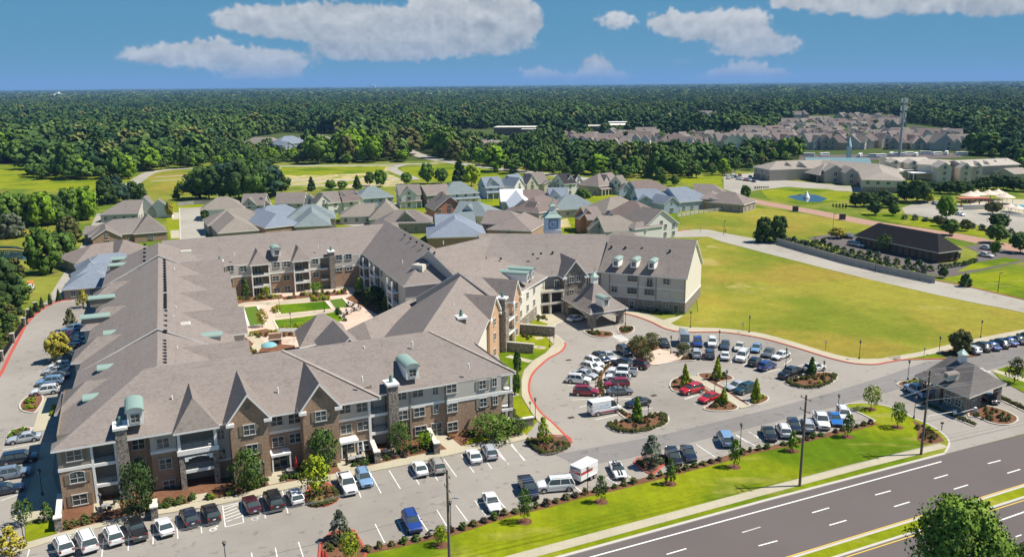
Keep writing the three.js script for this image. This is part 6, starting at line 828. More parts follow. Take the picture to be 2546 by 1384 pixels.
function plant(kind, tint, x, y, topY, wpx, label, cat = 'tree', group, name) {
  const p = at(x, y), depth = p.clone().sub(camera.position).dot(ray(HALF_W, HALF_H)), m = depth / FOC, v = Math.abs(Math.floor(hash2(Math.round(x * 3), Math.round(y * 3), 77) * 1000)), list = TREES[kind], i = v % list.length, key = kind + i;
  return grow(kind, i, tint, p, (y - topY) * m / 0.97, wpx * m, v, label, cat, group, name);
}
function grow(kind, i, tint, p, h, w, turn, label, cat = 'tree', group, name) {
  const key = kind + i, c = TREES[kind][i]; treeGeo[key] ??= [crownGeo(c), kind === 'shrub' ? null : trunkGeo(c.low, kind === 'spread' ? 0.02 : 0.026, c.seed, kind === 'wood' ? 2 : 5, kind === 'spread' ? 3 : 1)];
  const [g, t] = treeGeo[key]; name ??= kind === 'shrub' ? 'shrub' : 'tree';
  if (!t) { const o = single(name, g, LEAF[tint], label, cat, p, turn, group); o.scale.set(w, h, w); return o; }
  const o = thing(name, label, cat, p, turn, group); o.scale.set(w, h, w); part('trunk', t, M.trunk, o); part('crown', g, LEAF[tint], o); return o;
}
// young trees on the verge
const verge = 'young trees on the roadside lawn';
for (const [x, y, t, w, tint, l] of [[1097, 1357, 1304, 36, 'lime', 'pale yellow young tree just left of the nearest utility pole'], [1305, 1298, 1212, 36, 'green', 'young tree on the lawn in front of the navy pickup'], [1494, 1249, 1180, 34, 'mid', 'young tree on the lawn right of the box trailer'], [1666, 1204, 1134, 38, 'green', 'young tree on the lawn below the black SUV'], [1826, 1162, 1090, 36, 'bright', 'young tree on the lawn below the pale blue minivan'], [1971, 1122, 1066, 36, 'bright', 'young tree close to the left of the tall middle pole'], [2108, 1087, 1028, 34, 'green', 'young tree on the lawn below the bright blue car'], [2232, 1063, 1000, 36, 'bright', 'young tree at the right end of the roadside lawn'], [2166, 1018, 958, 42, 'lime', 'yellow green young tree at the corner of the lawn']]) { plant('young', tint, x, y, t, w, l, 'tree', verge); const q = new THREE.CircleGeometry(0.95, 18); q.rotateX(-Math.PI / 2); const m = struct('mulch_ring', q, M.mulch); m.position.copy(at(x, y)).setY(0.108); m.userData.kind = 'structure'; }
// trees on islands and by the front
for (const a of [['young', 'lime', 786, 1236, 1128, 84, 'bright yellow green tree on the red kerbed front island'], ['young', 'yellow', 28, 1384, 1302, 86, 'yellow leaved tree at the lower left picture corner'], ['young', 'grey', 845, 1342, 1262, 66, 'grey green tree on the lower red kerbed bed'], ['young', 'lime', 872, 1396, 1318, 50, 'bright yellow green bush tree at the bottom picture edge'],
  ['spread', 'dark', 346, 1282, 1146, 86, 'dark feathery tree in front of the left stone chimney'], ['spread', 'mid', 618, 1216, 1116, 80, 'dark green tree in front of the left brick gable'], ['spread', 'mid', 806, 1172, 1066, 78, 'dark green tree in front of the right brick gable'], ['spread', 'mid', 996, 1128, 1048, 56, 'green tree in front of the right stone chimney'], ['young', 'bright', 1057, 1116, 1072, 46, 'bright lime bush left of the entrance path wall'],
  ['young', 'lime', 1352, 1106, 1032, 44, 'yellow green tree on the corner bed with red kerb'], ['young', 'grey', 1620, 1160, 1076, 72, 'grey green tree on the red tipped island by the hedge'], ['cone', 'bright', 1583, 1046, 984, 34, 'small bright green cone tree on the oval island'],
  ['cone', 'lime', 1703, 962, 903, 28, 'narrow yellow green tree left of the path island'], ['cone', 'lime', 1783, 944, 886, 28, 'narrow yellow green tree at the top of the path island'], ['cone', 'lime', 1799, 1004, 962, 28, 'short yellow green tree beside the lower red car'], ['cone', 'lime', 1880, 996, 938, 30, 'narrow yellow green tree beside the dark teal car'], ['cone', 'mid', 2018, 934, 886, 30, 'small dark green cone tree on the right oval island'],
  ['oak', 'olive', 2390, 880, 822, 56, 'round olive tree on the mulch bed by the right walk'], ['young', 'olive', 2523, 952, 888, 48, 'thin olive tree by the path at the right edge'], ['column', 'dark', 1286, 924, 868, 24, 'dark column tree by the curved walk, upper one'], ['column', 'mid', 1284, 982, 914, 22, 'dark column tree by the corner of the front wing'],
  ['spread', 'olive', 1588, 884, 836, 54, 'olive shrub tree at the left of the garden plaza'], ['spread', 'olive', 1619, 866, 828, 46, 'olive shrub tree at the back of the garden plaza'], ['spread', 'olive', 1604, 908, 864, 42, 'olive shrub tree at the front of the garden plaza'], ['spread', 'olive', 1700, 878, 852, 36, 'low olive shrub tree beside the silver SUV'],
  ['oak', 'yellow', 148, 898, 826, 60, 'yellow leaved tree among the cars of the left lot'], ['young', 'olive', 176, 820, 766, 42, 'thin olive tree at the top of the left lot'], ['young', 'yellow', 206, 764, 718, 40, 'yellow tree at the far corner of the left lot'], ['young', 'mid', 60, 1304, 1240, 46, 'small tree in the lower left shade, left one'], ['young', 'mid', 116, 1296, 1244, 44, 'small tree beside the front left garden wall'],
  ['young', 'mid', 612, 742, 690, 30, 'small tree against the back court wall'], ['young', 'lime', 662, 742, 712, 26, 'small yellow green tree by the court porch'], ['young', 'bright', 893, 728, 690, 34, 'bright green tree in the shaded court corner'], ['young', 'yellow', 652, 812, 768, 34, 'small yellow tree right of the putting green'], ['young', 'bright', 786, 728, 702, 34, 'green bush tree by the court brick wall'], ['oak', 'dark', 930, 752, 712, 46, 'dark tree in the shaded right corner of the court'], ['young', 'mid', 962, 772, 736, 36, 'small tree beside the court side balconies'],
  ['bush', 'dark', 1898, 602, 540, 52, 'left half of the dark green pair by the fence end'], ['bush', 'dark', 1934, 602, 538, 50, 'right half of the dark green pair by the fence end'], ['oak', 'yellow', 2082, 592, 566, 40, 'yellow tree left of the black roofed office'], ['young', 'mid', 2197, 628, 584, 34, 'green tree in front of the black office wall'], ['bush', 'dark', 2400, 712, 680, 30, 'round dark bush beside the road right of the office'], ['oak', 'dark', 2345, 690, 664, 24, 'dark bush at the right end of the fence'],
]) plant(...a);
for (const [tint, x, y, t, w, l] of [['dark', 2175, 534, 500, 36, 'tree left on the green strip by the brick road'], ['mid', 2222, 536, 506, 28, 'second tree on the green strip by the brick road'], ['bright', 2353, 548, 488, 44, 'tall bright tree by the pool car park'], ['mid', 2362, 584, 546, 44, 'dark green tree behind the office ridge'], ['olive', 2400, 574, 546, 28, 'small olive tree on the green strip'], ['olive', 2335, 562, 536, 24, 'thin olive tree on the green strip left of the bright one'], ['dark', 2484, 572, 532, 46, 'round dark tree above another one, right side'], ['mid', 2480, 604, 560, 50, 'large tree at the end of the green strip'], ['green', 2476, 634, 600, 26, 'slim tree beside white cars right of the office'], ['mid', 2538, 628, 580, 50, 'tree at the right edge beyond the office'], ['olive', 2470, 532, 502, 40, 'olive tree by the pool pavilions'], ['lime', 2308, 504, 472, 30, 'yellow tree at the entrance of the pool car park'], ['dark', 2212, 516, 486, 40, 'dark tree beside the pond']]) plant('oak', tint, x, y, t, w, l);
{ const g = 'dark tree clump by the far apartments'; for (const [x, y, t, w] of [[2128, 512, 480, 34], [2148, 514, 478, 38], [2170, 512, 480, 34], [2196, 508, 474, 38], [2254, 500, 452, 50], [2280, 504, 450, 56], [2300, 500, 462, 44], [2318, 480, 452, 34], [2338, 480, 454, 34], [2358, 482, 452, 36], [2380, 482, 450, 36], [2402, 478, 452, 34], [2425, 474, 448, 30], [2446, 474, 440, 34], [2470, 470, 436, 36], [2496, 470, 436, 40], [2520, 474, 440, 40], [2545, 476, 446, 40]]) plant('oak', 'dark', x, y, t, w, 'dark green tree in the clump between pool and apartments', 'tree', g); }
{ const g = 'slim trees behind the back row of houses'; for (const [k, tint, x, y, t, w, l] of [['cone', 'dark', 1142, 456, 394, 46, 'tall dark pine behind the teal roofed porch house'], ['oak', 'green', 1062, 456, 408, 40, 'light green tree left of the tall dark pine'], ['oak', 'mid', 1097, 456, 420, 36, 'small round tree next to the tall dark pine'], ['oak', 'lime', 1172, 462, 412, 40, 'pale tree right of the tall dark pine'], ['cone', 'dark', 774, 474, 440, 26, 'dark cone tree behind the twin gable house'], ['oak', 'olive', 700, 480, 448, 34, 'olive tree at the left end of the back row'], ['oak', 'green', 822, 472, 448, 30, 'small tree behind the white twin gables'], ['oak', 'green', 850, 470, 450, 28, 'second small tree behind the white twin gables'], ['cone', 'dark', 888, 470, 436, 26, 'cone tree behind the grey two storey house'], ['oak', 'green', 945, 464, 424, 34, 'light tree right of the grey two storey house'], ['oak', 'mid', 918, 462, 428, 26, 'tree just behind the grey two storey roof'], ['oak', 'green', 1010, 458, 430, 30, 'tree behind the columned porch house'], ['oak', 'dark', 1360, 470, 446, 20, 'dark bush between cream and white houses'], ['oak', 'mid', 1452, 500, 470, 40, 'round green tree by the estate street'], ['oak', 'green', 1650, 462, 434, 22, 'left one of two small trees by the pale blue roofs'], ['oak', 'green', 1678, 462, 436, 22, 'right one of two small trees by the pale blue roofs'], ['oak', 'mid', 1852, 500, 462, 26, 'tree at the end of the picket fence'], ['oak', 'dark', 1662, 514, 496, 14, 'dark shrub at the picket fence'], ['oak', 'yellow', 423, 540, 502, 20, 'yellow tree beside the short street'], ['oak', 'dark', 508, 548, 522, 22, 'dark bush at the corner of the short street'], ['oak', 'dark', 1005, 545, 528, 12, 'dark round bush in the middle garden'], ['oak', 'olive', 1070, 530, 508, 24, 'olive tree between brick gable and blue roof'], ['oak', 'mid', 1538, 474, 448, 22, 'small tree by the narrow white gable']]) plant(k, tint, x, y, t, w, l); }
// left side woods near the lane
for (const [tint, x, y, t, w, l] of [['green', 110, 680, 568, 84, 'large bushy tree left of the lane'], ['mid', 150, 640, 580, 70, 'bushy tree touching the lane on the left'], ['dark', 10, 762, 640, 110, 'big dark tree at the left picture edge, nearest'], ['dark', -40, 700, 600, 110, 'dark tree cut by the left picture edge'], ['green', 62, 560, 486, 76, 'green tree in the left grove by the pasture, second'], ['green', 14, 566, 482, 80, 'green tree at the left edge by the pasture'], ['bright', 105, 562, 480, 70, 'sunlit tree in the left grove'], ['mid', 140, 556, 486, 66, 'tree in the middle of the left grove'], ['green', 178, 548, 470, 72, 'bright leafy tree in the left grove'], ['bright', 212, 546, 466, 64, 'sunlit tree at the right of the left grove'], ['grey', 30, 590, 530, 70, 'greyish tree below the left grove'], ['olive', 172, 600, 540, 50, 'thin olive tree beside the lane'], ['dark', 264, 508, 438, 54, 'dark tree behind the white gable house, left one'], ['blue', 292, 502, 436, 56, 'dark tree behind the white gable house, right one'], ['mid', 330, 492, 450, 36, 'tree by the curved street'], ['mid', 352, 494, 456, 28, 'small tree by the curved street']]) plant('bush', tint, x, y, t, w, l);
for (let i = 0; i < 13; i++) plant('oak', ['dark', 'mid', 'dark', 'blue'][i % 4], [498, 520, 545, 570, 594, 618, 640, 664, 680, 510, 560, 610, 650][i], [494, 496, 498, 498, 498, 496, 494, 490, 484, 470, 466, 460, 456][i], [436, 420, 414, 408, 404, 400, 400, 412, 436, 416, 406, 398, 398][i], 84, 'dark tree in the round grove behind the short street', 'tree', 'grove behind the short street');
plant('oak', 'lime', 452, 484, 450, 26, 'yellow green tree left of the round grove'); plant('cone', 'dark', 438, 496, 466, 22, 'dark cone tree left of the round grove');
{ const r = rng(71), L = [], put = (poly, n, h0, h1) => { const pts = px(poly), b = new THREE.Box3().setFromPoints(pts); for (let k = 0, tr = 0; k < n && tr < n * 30; tr++) { const x = lerp(b.min.x, b.max.x, r()), z = lerp(b.min.z, b.max.z, r()); let s = false; for (let i = 0, j = pts.length - 1; i < pts.length; j = i++) if ((pts[i].z > z) !== (pts[j].z > z) && x < (pts[j].x - pts[i].x) * (z - pts[i].z) / (pts[j].z - pts[i].z) + pts[i].x) s = !s; if (!s) continue; k++; const h = lerp(h0, h1, r() * r()); L.push([x, z, h, h * (0.9 + r() * 0.6), ['dark', 'mid', 'green', 'olive', 'hedge', 'mid'][Math.floor(r() * 6)], r()]); } };   // undergrowth left of the lane
  put([[-120, 556], [-120, 515], [60, 508], [236, 494], [238, 516], [196, 552], [120, 562]], 110, 3, 9); put([[84, 650], [110, 600], [196, 575], [182, 620], [140, 672], [90, 690]], 50, 2, 7); put([[-120, 900], [-120, 760], [60, 770], [30, 830], [0, 880]], 70, 1, 4); put([[-120, 800], [-120, 660], [40, 690], [60, 740], [20, 790]], 60, 4, 11);
  const im = new THREE.InstancedMesh(crownGeo(TREES.bush[0]), LEAF.white, L.length), m = new THREE.Matrix4(); L.forEach(([x, z, h, w, tn, q], i) => { m.makeRotationY(q * 6.28).scale(V(w, h, w)).setPosition(x, -0.2, z); im.setMatrixAt(i, m); im.setColorAt(i, LEAF[tn].color); }); im.name = 'undergrowth'; im.userData = { kind: 'stuff', label: 'tangled bushes and saplings left of the lane', category: 'undergrowth' }; scene.add(im); }
{ const r = rng(8); for (const [x, y] of [[92, 777], [104, 768], [124, 758], [146, 748], [78, 790], [62, 808]]) plant('cone', 'dark', x, y, y - 26 - r() * 6, 15, 'small dark cone shrub along the left red kerb', 'shrub', 'cone shrubs along the left red kerb', 'shrub'); }
// the big pine near the camera
{
  const p = at(2376, 1490), m = p.clone().sub(camera.position).dot(ray(HALF_W, HALF_H)) / FOC, top = 252 * m / 0.97, W = 216 * m, o = thing('pine_tree', 'large close green pine at the lower right corner', 'tree', p);
 part('trunk', trunkGeo(0.25, 0.03, 5, 6).scale(W, top, W), M.trunk, o);
  const g = crownGeo({ form: 'round', low: 0.1, lumps: 120, leaves: 13000, size: 0.02, core: false, seed: 92, tilt: 0.9 }); g.scale(W, top, W); part('crown', g, leafMat(0.15, 0.235, 0.035), o);
}
plant('spread', 'mid', 2500, 1420, 1346, 110, 'dark bush at the bottom edge right of the big pine'); plant('spread', 'mid', 2556, 1440, 1350, 90, 'dark bush cut by the lower right corner');
// hedges and shrubs
const hedgeGroup = 'clipped shrubs along the lawn edge of the lot', along = (list, step, fn) => { const pts = px(list); let acc = 0; for (let i = 0; i < pts.length - 1; i++) { const L = pts[i].distanceTo(pts[i + 1]); while (acc < L) { fn(pts[i].clone().lerp(pts[i + 1], acc / L)); acc += step; } acc -= L; } };
{ const r = rng(33); along([[912, 1370], [1003, 1351], [1126, 1324], [1254, 1282], [1359, 1257], [1443, 1232], [1517, 1217], [1622, 1190], [1691, 1172], [1796, 1144], [1866, 1124], [1968, 1104], [2037, 1086], [2126, 1065], [2176, 1052]], 1.55, (p) => { if (r() < 0.12) return; grow('shrub', Math.floor(r() * 2), r() < 0.3 ? 'purple' : r() < 0.5 ? 'olive' : 'hedge', p.setY(0.1), 0.55 + r() * 0.45, 0.85 + r() * 0.5, r() * 6, 'low round shrub in the row along the lawn edge of the lot', 'shrub', hedgeGroup); }); }
function bedShrubs(poly, n, label, group, tints, h = [0.4, 0.9], seed = 1, share = 0.36) { const rest = [], pts = px(poly), r = rng(seed), box = new THREE.Box3().setFromPoints(pts); let k = 0, tries = 0; while (k < n && tries++ < n * 40) { const x = lerp(box.min.x, box.max.x, r()), z = lerp(box.min.z, box.max.z, r()); let inside = false; for (let i = 0, j = pts.length - 1; i < pts.length; j = i++) if ((pts[i].z > z) !== (pts[j].z > z) && x < (pts[j].x - pts[i].x) * (z - pts[i].z) / (pts[j].z - pts[i].z) + pts[i].x) inside = !inside; if (!inside) continue; k++; const own = k <= Math.round(n * share), hh = lerp(h[0], h[1], own ? 0.35 + 0.65 * r() : r() * 0.7), tn = tints[Math.floor(r() * tints.length)], w = hh * (1 + r() * 0.7); if (own) grow('shrub', Math.floor(r() * 2), tn, V(x, 0.08, z), hh, w, r() * 6, label, 'shrub', group); else rest.push([x, z, hh, w, tn, r()]); }
  planting(rest, 'mixed ' + group.replace('shrubs', 'planting'), group); }
function planting(list, label, group) { if (!list.length) return; treeGeo.shrub0 ??= [crownGeo(TREES.shrub[0]), null]; const im = new THREE.InstancedMesh(treeGeo.shrub0[0], LEAF.white, list.length), m = new THREE.Matrix4(); list.forEach(([x, z, h, w, tn, q], i) => { m.makeRotationY(q * 6.28).scale(V(w, h, w)).setPosition(x, 0.08, z); im.setMatrixAt(i, m); im.setColorAt(i, LEAF[tn].color); }); im.name = numbered('planting'); im.userData = { kind: 'stuff', label, category: 'planting' }; scene.add(im); }
const BEDS = [
  [[[1512, 1058], [1530, 1070], [1593, 1073], [1650, 1055], [1658, 1040], [1640, 1030], [1600, 1040], [1540, 1048]], 26, 'shrub on the large oval island', ['olive', 'rust', 'hedge', 'grey'], 2], [[[1956, 952], [1996, 963], [2060, 953], [2076, 936], [2056, 930], [1990, 942]], 18, 'shrub on the right oval island', ['olive', 'hedge', 'lime'], 3], [[[1668, 957], [1690, 941], [1712, 942], [1755, 974], [1690, 968]], 14, 'shrub on the left half of the path island', ['olive', 'hedge', 'rust'], 4], [[[1754, 1016], [1790, 993], [1830, 1013], [1780, 1020]], 14, 'shrub on the lower planting by the path', ['olive', 'hedge', 'purple'], 5], [[[1740, 932], [1800, 932], [1820, 942], [1785, 951]], 14, 'shrub on the upper planting by the path', ['olive', 'hedge', 'purple'], 6], [[[1866, 1004], [1878, 990], [1905, 990], [1890, 1003]], 8, 'shrub on the small tip island', ['olive', 'lime'], 7],
  [[[1314, 1098], [1345, 1124], [1390, 1122], [1414, 1098], [1380, 1086]], 20, 'low shrub on the red kerbed corner bed', ['rust', 'olive', 'grey'], 8], [[[770, 1250], [800, 1255], [836, 1238], [812, 1205], [780, 1210]], 18, 'low shrub on the red kerbed front island', ['olive', 'yellow', 'rust'], 9], [[[800, 1380], [826, 1330], [866, 1322], [900, 1370]], 18, 'shrub on the lower red kerbed bed', ['purple', 'olive', 'hedge'], 10], [[[1580, 1150], [1640, 1133], [1670, 1142], [1622, 1178]], 20, 'shrub on the red tipped island', ['rust', 'olive', 'grey'], 11],
  [[[1455, 823], [1470, 833], [1520, 834], [1518, 828], [1480, 824]], 16, 'dark shrub below the entrance canopy', ['hedge', 'dark', 'olive'], 12], [[[1540, 826], [1570, 826], [1574, 816], [1545, 813]], 12, 'dark shrub right of the entrance canopy', ['hedge', 'dark'], 13], [[[1560, 856], [1590, 846], [1640, 868], [1600, 880], [1575, 872]], 14, 'shrub left on the garden plaza bed', ['olive', 'hedge', 'grey'], 14], [[[1680, 880], [1724, 892], [1690, 896]], 8, 'shrub right on the garden plaza bed', ['rust', 'olive'], 15],
  [[[2240, 955], [2260, 968], [2294, 957], [2288, 947]], 14, 'yellow green shrub left of the gatehouse', ['olive', 'lime'], 16], [[[2414, 1036], [2462, 1048], [2522, 1048], [2525, 1038], [2450, 1014]], 26, 'shrub on the bed before the gatehouse', ['olive', 'rust', 'hedge'], 17], [[[2275, 1050], [2335, 1082], [2346, 1096], [2300, 1102], [2284, 1085]], 22, 'shrub on the corner bed by the right pole', ['olive', 'rust', 'hedge'], 18], [[[2345, 882], [2380, 870], [2425, 886], [2380, 888]], 10, 'low shrub on the mulch bed by the right walk', ['olive', 'hedge'], 19],
  [[[160, 1320], [240, 1298], [240, 1285], [160, 1300]], 26, 'low shrub below the corner bay', ['olive', 'rust', 'hedge'], 20], [[[310, 1282], [390, 1268], [390, 1250], [310, 1262]], 20, 'shrub under the dark feathery tree', ['dark', 'hedge'], 21], [[[395, 1266], [480, 1250], [478, 1238], [395, 1250]], 26, 'low shrub before the stone porch', ['olive', 'hedge'], 22], [[[505, 1246], [590, 1232], [590, 1215], [505, 1228]], 14, 'low shrub right of the stone porch', ['olive', 'lime', 'hedge'], 23], [[[600, 1228], [670, 1206], [668, 1186], [600, 1205]], 18, 'shrub under the left gable tree', ['hedge', 'dark'], 24], [[[700, 1198], [760, 1186], [760, 1168], [700, 1180]], 20, 'shrub before the small patio', ['hedge', 'olive'], 25], [[[760, 1186], [842, 1172], [838, 1150], [760, 1166]], 14, 'shrub under the right gable tree', ['hedge', 'mid'], 26], [[[873, 1168], [935, 1150], [930, 1136], [873, 1150]], 20, 'clipped shrub before the large patio', ['hedge', 'dark'], 27], [[[940, 1150], [1082, 1124], [1080, 1105], [940, 1130]], 28, 'low shrub in the bed left of the entrance path', ['hedge', 'purple', 'olive'], 28], [[[1118, 1095], [1180, 1086], [1180, 1070], [1112, 1080]], 14, 'low shrub in the red mulch right of the entrance path', ['olive', 'rust'], 29],
  [[[52, 1018], [82, 1022], [96, 1000], [70, 992]], 10, 'yellow green shrub on the small left island', ['lime', 'bright'], 30], [[[20, 1094], [66, 1076], [70, 1068], [30, 1078]], 12, 'low shrub on the lower left island', ['bright', 'olive'], 31], [[[118, 1060], [132, 1030], [140, 1010], [126, 1010]], 8, 'yellow shrub beside the left building edge', ['lime', 'yellow'], 32], [[[1290, 860], [1320, 845], [1340, 820], [1300, 830]], 16, 'shrub in the side garden by the cream wing', ['hedge', 'olive', 'dark'], 33], [[[1270, 1020], [1300, 1050], [1300, 1064], [1268, 1040]], 10, 'low shrub by the right corner porch', ['olive', 'hedge'], 34], [[[1575, 776], [1690, 786], [1690, 778], [1580, 768]], 16, 'shaded shrub along the right end wall', ['dark', 'hedge'], 35], [[[1336, 800], [1362, 796], [1350, 784], [1330, 790]], 12, 'shrub in the kerbed bed by the entrance front', ['hedge', 'olive'], 36],
  [[[556, 790], [578, 760], [586, 800], [590, 880], [566, 900]], 40, 'yellow green shrub along the left court wall', ['lime', 'olive', 'yellow', 'rust'], 37], [[[614, 835], [690, 825], [730, 826], [726, 836], [650, 842]], 24, 'shrub in the rust bed of the court', ['rust', 'lime', 'olive'], 38], [[[768, 742], [815, 736], [818, 746], [772, 750]], 18, 'bright hedge shrub above the court lawn', ['lime', 'bright'], 39], [[[668, 775], [690, 765], [696, 774], [680, 780]], 10, 'yellow hedge shrub left of the court lawn', ['lime', 'yellow'], 40], [[[560, 745], [690, 735], [690, 742], [560, 752]], 24, 'low shrub along the back court wall', ['olive', 'lime', 'hedge'], 41], [[[690, 822], [740, 808], [770, 806], [740, 822]], 14, 'yellow shrub at the front of the court lawn', ['lime', 'yellow'], 42], [[[600, 890], [620, 870], [640, 880], [650, 870], [640, 900], [610, 910]], 16, 'shrub near the teal garden umbrella', ['olive', 'lime', 'rust'], 43], [[[838, 770], [862, 800], [856, 804], [832, 776]], 12, 'dark hedge shrub right of the court lawn', ['hedge', 'dark'], 44],
  [[[862, 740], [905, 722], [996, 746], [950, 785], [905, 762]], 44, 'shrub in the shaded right corner of the court', ['hedge', 'dark', 'olive', 'green'], 45], [[[702, 736], [860, 722], [862, 730], [704, 744]], 30, 'shrub between terrace and back court wall', ['olive', 'rust', 'hedge', 'lime'], 46],
];
for (const [poly, n, l, tints, seed] of BEDS) bedShrubs(poly, n, l, l.replace(/^(\w+ )*?shrub/, 'shrubs'), tints, seed > 36 ? [0.5, 1.3] : [0.35, 0.85], seed * 7, seed > 36 || seed === 35 ? 0 : 0.34);
plant('spread', 'green', 1228, 1092, 1032, 108, 'large round green shrub before the brick end of the front wing', 'shrub', undefined, 'shrub'); plant('spread', 'mid', 1284, 1078, 1038, 54, 'green shrub by the stone wall at the wing end', 'shrub', undefined, 'shrub');
{ const r = rng(55), pick = (l) => l[Math.floor(r() * l.length)], L = [], K = [], Q = [];
  along([[1938, 600], [2010, 622], [2100, 648], [2200, 676], [2320, 694]], 2.6, (p) => L.push([p.x, p.z - 2.2 - r() * 1.5, 1.7 + r() * 1.6, 2.2 + r() * 1.4, pick(['grey', 'hedge', 'blue']), r()])); along([[2030, 608], [2110, 630], [2220, 656], [2330, 676]], 3.6, (p) => L.push([p.x, p.z, 1.5 + r() * 1.4, 2 + r(), pick(['grey', 'hedge', 'dark']), r()])); planting(L, 'grey green shrubs massed behind the office fence');
  along([[2340, 668], [2400, 660], [2430, 650]], 2, (p) => K.push([p.x, p.z, 1.1 + r() * 0.8, 1.8, 'hedge', r()])); planting(K, 'low shrubs at the right end of the black roofed office'); along([[2250, 545], [2320, 552], [2420, 568], [2546, 590]], 4, (p) => Q.push([p.x, p.z, 1.6 + r(), 2.6 + r(), 'grey', r()])); planting(Q, 'grey shrubs between the green strip and the pool car park'); }
{ const r = rng(66); along([[1600, 574], [1640, 572], [1676, 566]], 2.4, (p) => grow('shrub', 0, 'dark', p.add(V(0, 0, -1)), 1 + r(), 1.5 + r(), r() * 6, 'shrub before the large white gable house', 'shrub', 'shrubs before the white gable house')); for (let i = 0; i < 7; i++) plant('shrub', 'dark', 1878 + i * 5.4, 469 - i * 0.4, 463, 5, 'small dark shrub in the row by the far drive', 'shrub', 'small shrubs by the far drive'); for (let i = 0; i < 5; i++) plant('shrub', 'dark', 2072 + i * 8, 514 + i, 506, 6, 'small dark shrub near the pond road', 'shrub', 'small shrubs by the pond road'); }
// low golden border plants round the islands: too many to count
{
  const r = rng(44), pts = [], ring = (list, k) => { const c = px(list), m = c.reduce((a, b) => a.clone().add(b), V(0, 0, 0)).multiplyScalar(1 / c.length); curve(c, 14, true).forEach((p) => { for (let i = 0; i < 2; i++) { const q = p.clone().lerp(m, 0.05 + r() * k); pts.push(q); } }); };
  ring([[1508, 1058], [1517, 1067], [1534, 1074], [1560, 1077], [1593, 1076], [1625, 1069], [1655, 1056], [1663, 1041], [1655, 1030]], 0.16); ring([[1952, 952], [1965, 959], [1996, 966], [2030, 966], [2063, 956], [2081, 941], [2078, 932]], 0.14); ring([[1310, 1096], [1343, 1127], [1357, 1132], [1396, 1124], [1417, 1107]], 0.12); ring([[764, 1252], [782, 1259], [813, 1257], [841, 1240], [831, 1215]], 0.16);
  along([[1490, 935], [1491, 960], [1500, 985], [1525, 1010], [1570, 1040]], 0.5, (p) => { pts.push(p.clone().add(V((r() - 0.5) * 1.2, 0, (r() - 0.5) * 1.2))); }); along([[1490, 935], [1510, 912], [1548, 894]], 0.5, (p) => { pts.push(p.clone().add(V((r() - 0.5) * 0.7, 0, (r() - 0.5) * 0.7))); }); along([[2290, 1004], [2426, 1059]], 0.4, (p) => { pts.push(p.clone()); pts.push(p.clone().add(V(0.3, 0, 0))); }); along([[2484, 990], [2640, 1060]], 0.4, (p) => { pts.push(p.clone()); pts.push(p.clone().add(V(0.4, 0, 0.2))); });
  const g = crownGeo({ form: 'dome', low: 0.02, lumps: 7, leaves: 50, size: 0.2, seed: 53, core: true }), im = new THREE.InstancedMesh(g, LEAF.olive, pts.length), m = new THREE.Matrix4(); pts.forEach((p, i) => { const s = 0.3 + r() * 0.3; m.makeRotationY(r() * 6).scale(V(s * 1.4, s, s * 1.4)).setPosition(p.x, 0.11, p.z); im.setMatrixAt(i, m); }); im.name = 'ground_cover'; im.userData = { kind: 'stuff', label: 'low golden green border plants edging the planting islands', category: 'ground cover' }; scene.add(im);
}
